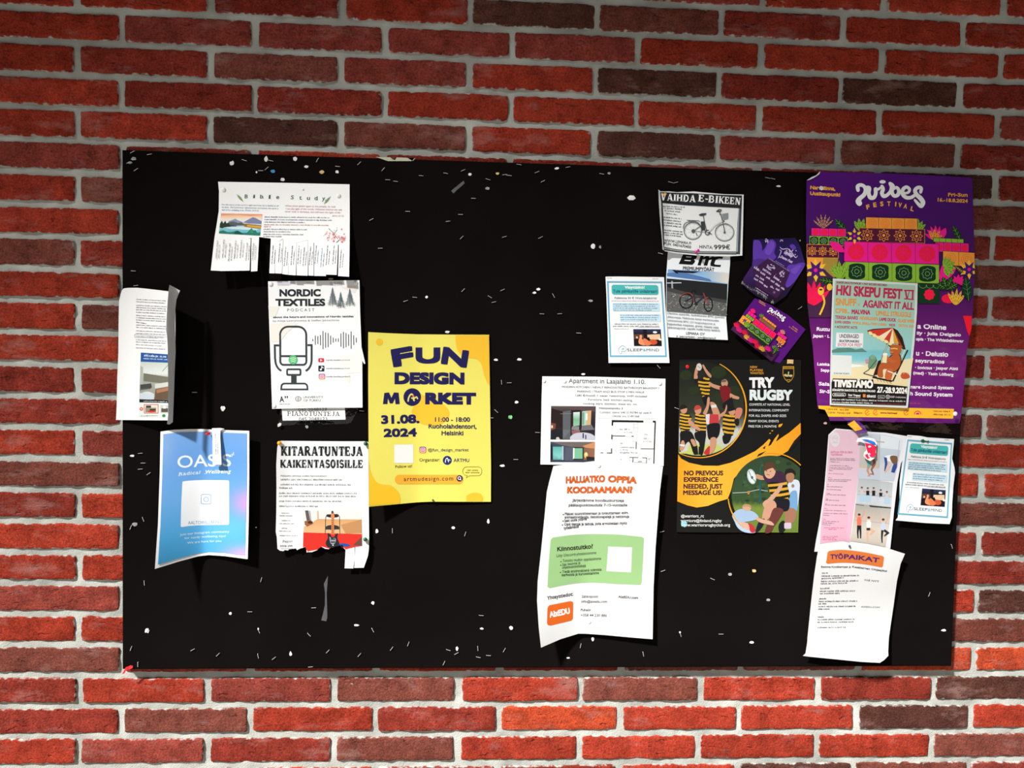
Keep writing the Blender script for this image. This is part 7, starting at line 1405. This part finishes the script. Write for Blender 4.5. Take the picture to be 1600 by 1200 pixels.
def staple_mesh():
    V = []; F = []; t = .00042
    path = [(-.0058, .0022), (-.0056, -.0004), (-.005, -.0011), (.005, -.0011), (.0056, -.0004), (.0058, .0022)]
    for x, y in path: V += [(x, y - t, -t), (x, y + t * .4, -t), (x, y + t * .4, t), (x, y - t, t)]
    for k in range(len(path) - 1):
        for i in range(4): F.append((4 * k + i, 4 * k + (i + 1) % 4, 4 * k + 4 + (i + 1) % 4, 4 * k + 4 + i))
    F += [(3, 2, 1, 0), tuple(4 * (len(path) - 1) + i for i in range(4))]
    return raw_mesh('staple', V, F, (M['steel'],))
ST = []
def st_(reg, s, lst):
    for t in lst: ST.append((reg[0] + t[0] / s, reg[1] + t[1] / s, t[2]))
st_((550, 235), 4.212, [(48, 85, -45), (205, 125, -50), (235, 194, 0), (287, 204, 5), (455, 167, 3), (617, 151, 8), (732, 131, -25), (895, 191, 15), (1005, 160, -8), (1036, 166, 5), (800, 316, 0), (367, 402, 0), (715, 422, 0), (632, 467, -8), (128, 455, -30), (722, 573, -45), (1003, 569, -15), (187, 644, -3), (731, 920, -45), (991, 918, -25), (908, 964, 30), (934, 998, -15), (413, 967, 5), (353, 991, -18)])
st_((790, 240), 4.212, [(88, 72, 8), (411, 89, -12), (207, 122, -22), (20, 144, 5), (246, 182, -28), (633, 134, 8), (230, 552, -28), (240, 1055, 0), (357, 1054, -5), (482, 1181, 2), (1020, 658, 15), (315, 935, 60)])
st_((760, 500), 5.215, [(752, 106, 2), (123, 508, 85), (187, 511, -3), (81, 743, 42), (417, 916, 2), (240, 1136, 0), (38, 797, 0)])
st_((560, 780), 4.443, [(236, 220, 88), (741, 242, -75), (230, 1037, -55), (346, 1005, -70), (853, 806, 3), (625, 1046, 18), (680, 1070, -30), (829, 1037, 85), (833, 1096, 12), (903, 1084, 3), (1012, 1047, -60), (593, 1138, -65)])
st_((1010, 820), 5.219, [(127, 55, -15), (135, 374, -20), (540, 442, 22), (278, 895, 72), (609, 890, 0)])
st_((1010, 255), 6.154, [(232, 184, 12), (282, 186, -15), (1166, 142, 10), (1215, 150, 10), (135, 868, 10)])
st_((185, 660), 5, [(172, 241, -5), (194, 317, 0), (172, 364, -5), (237, 400, -35), (97, 820, -70), (195, 757, 70)])
st_((1380, 780), 4.443, [(475, 328, 70), (318, 660, -70)])
st_((380, 860), 6.317, [(178, 290, -75), (67, 604, 0), (697, 565, -3), (156, 796, 65), (651, 831, 45), (1280, 787, 62), (148, 1043, 78), (303, 1063, -38), (834, 996, -48), (1146, 1031, -48), (665, 1148, -5)])
st_((185, 230), 5.455, [(120, 42, -30), (130, 105, 0), (90, 132, -20), (150, 192, -35), (265, 62, -12), (128, 1055, 3), (150, 1180, -8)])
st_((340, 235), 7.273, [(303, 112, 15), (605, 118, 10), (558, 206, -42), (492, 231, 0), (1135, 110, -62), (1365, 183, 5)])
st_((190, 860), 3.72, [(133, 190, 85), (147, 468, -45), (55, 570, -70), (413, 577, -30), (560, 605, -45), (95, 663, 90)])
st_((0, 0), 1, [(304, 613, 0), (1029, 573, 45), (1057.5, 638, 20), (1250, 481, -35), (906.5, 958, 80), (907, 1009, -78), (1005, 1022, 78), (585, 676, -80), (565, 642, 5)])
sm_ = staple_mesh(); proto = None
for x, y, a in ST:
    o = link('staple', sm_) if proto is None else proto.copy()
    if proto is None: proto = o
    else: COL.objects.link(o)
    o.location = Vector(unproj(np.array([x]), np.array([y]), .0012)[0]); o.rotation_euler = (0, math.radians(a), 0)
    aa = abs(a); how = 'level' if aa <= 12 else 'upright' if aa >= 68 else 'slanting'
    z_ = zone(x, y); tag(o, f'{how} bare steel staple {z_}', 'staple', f'{how} staples {z_}')
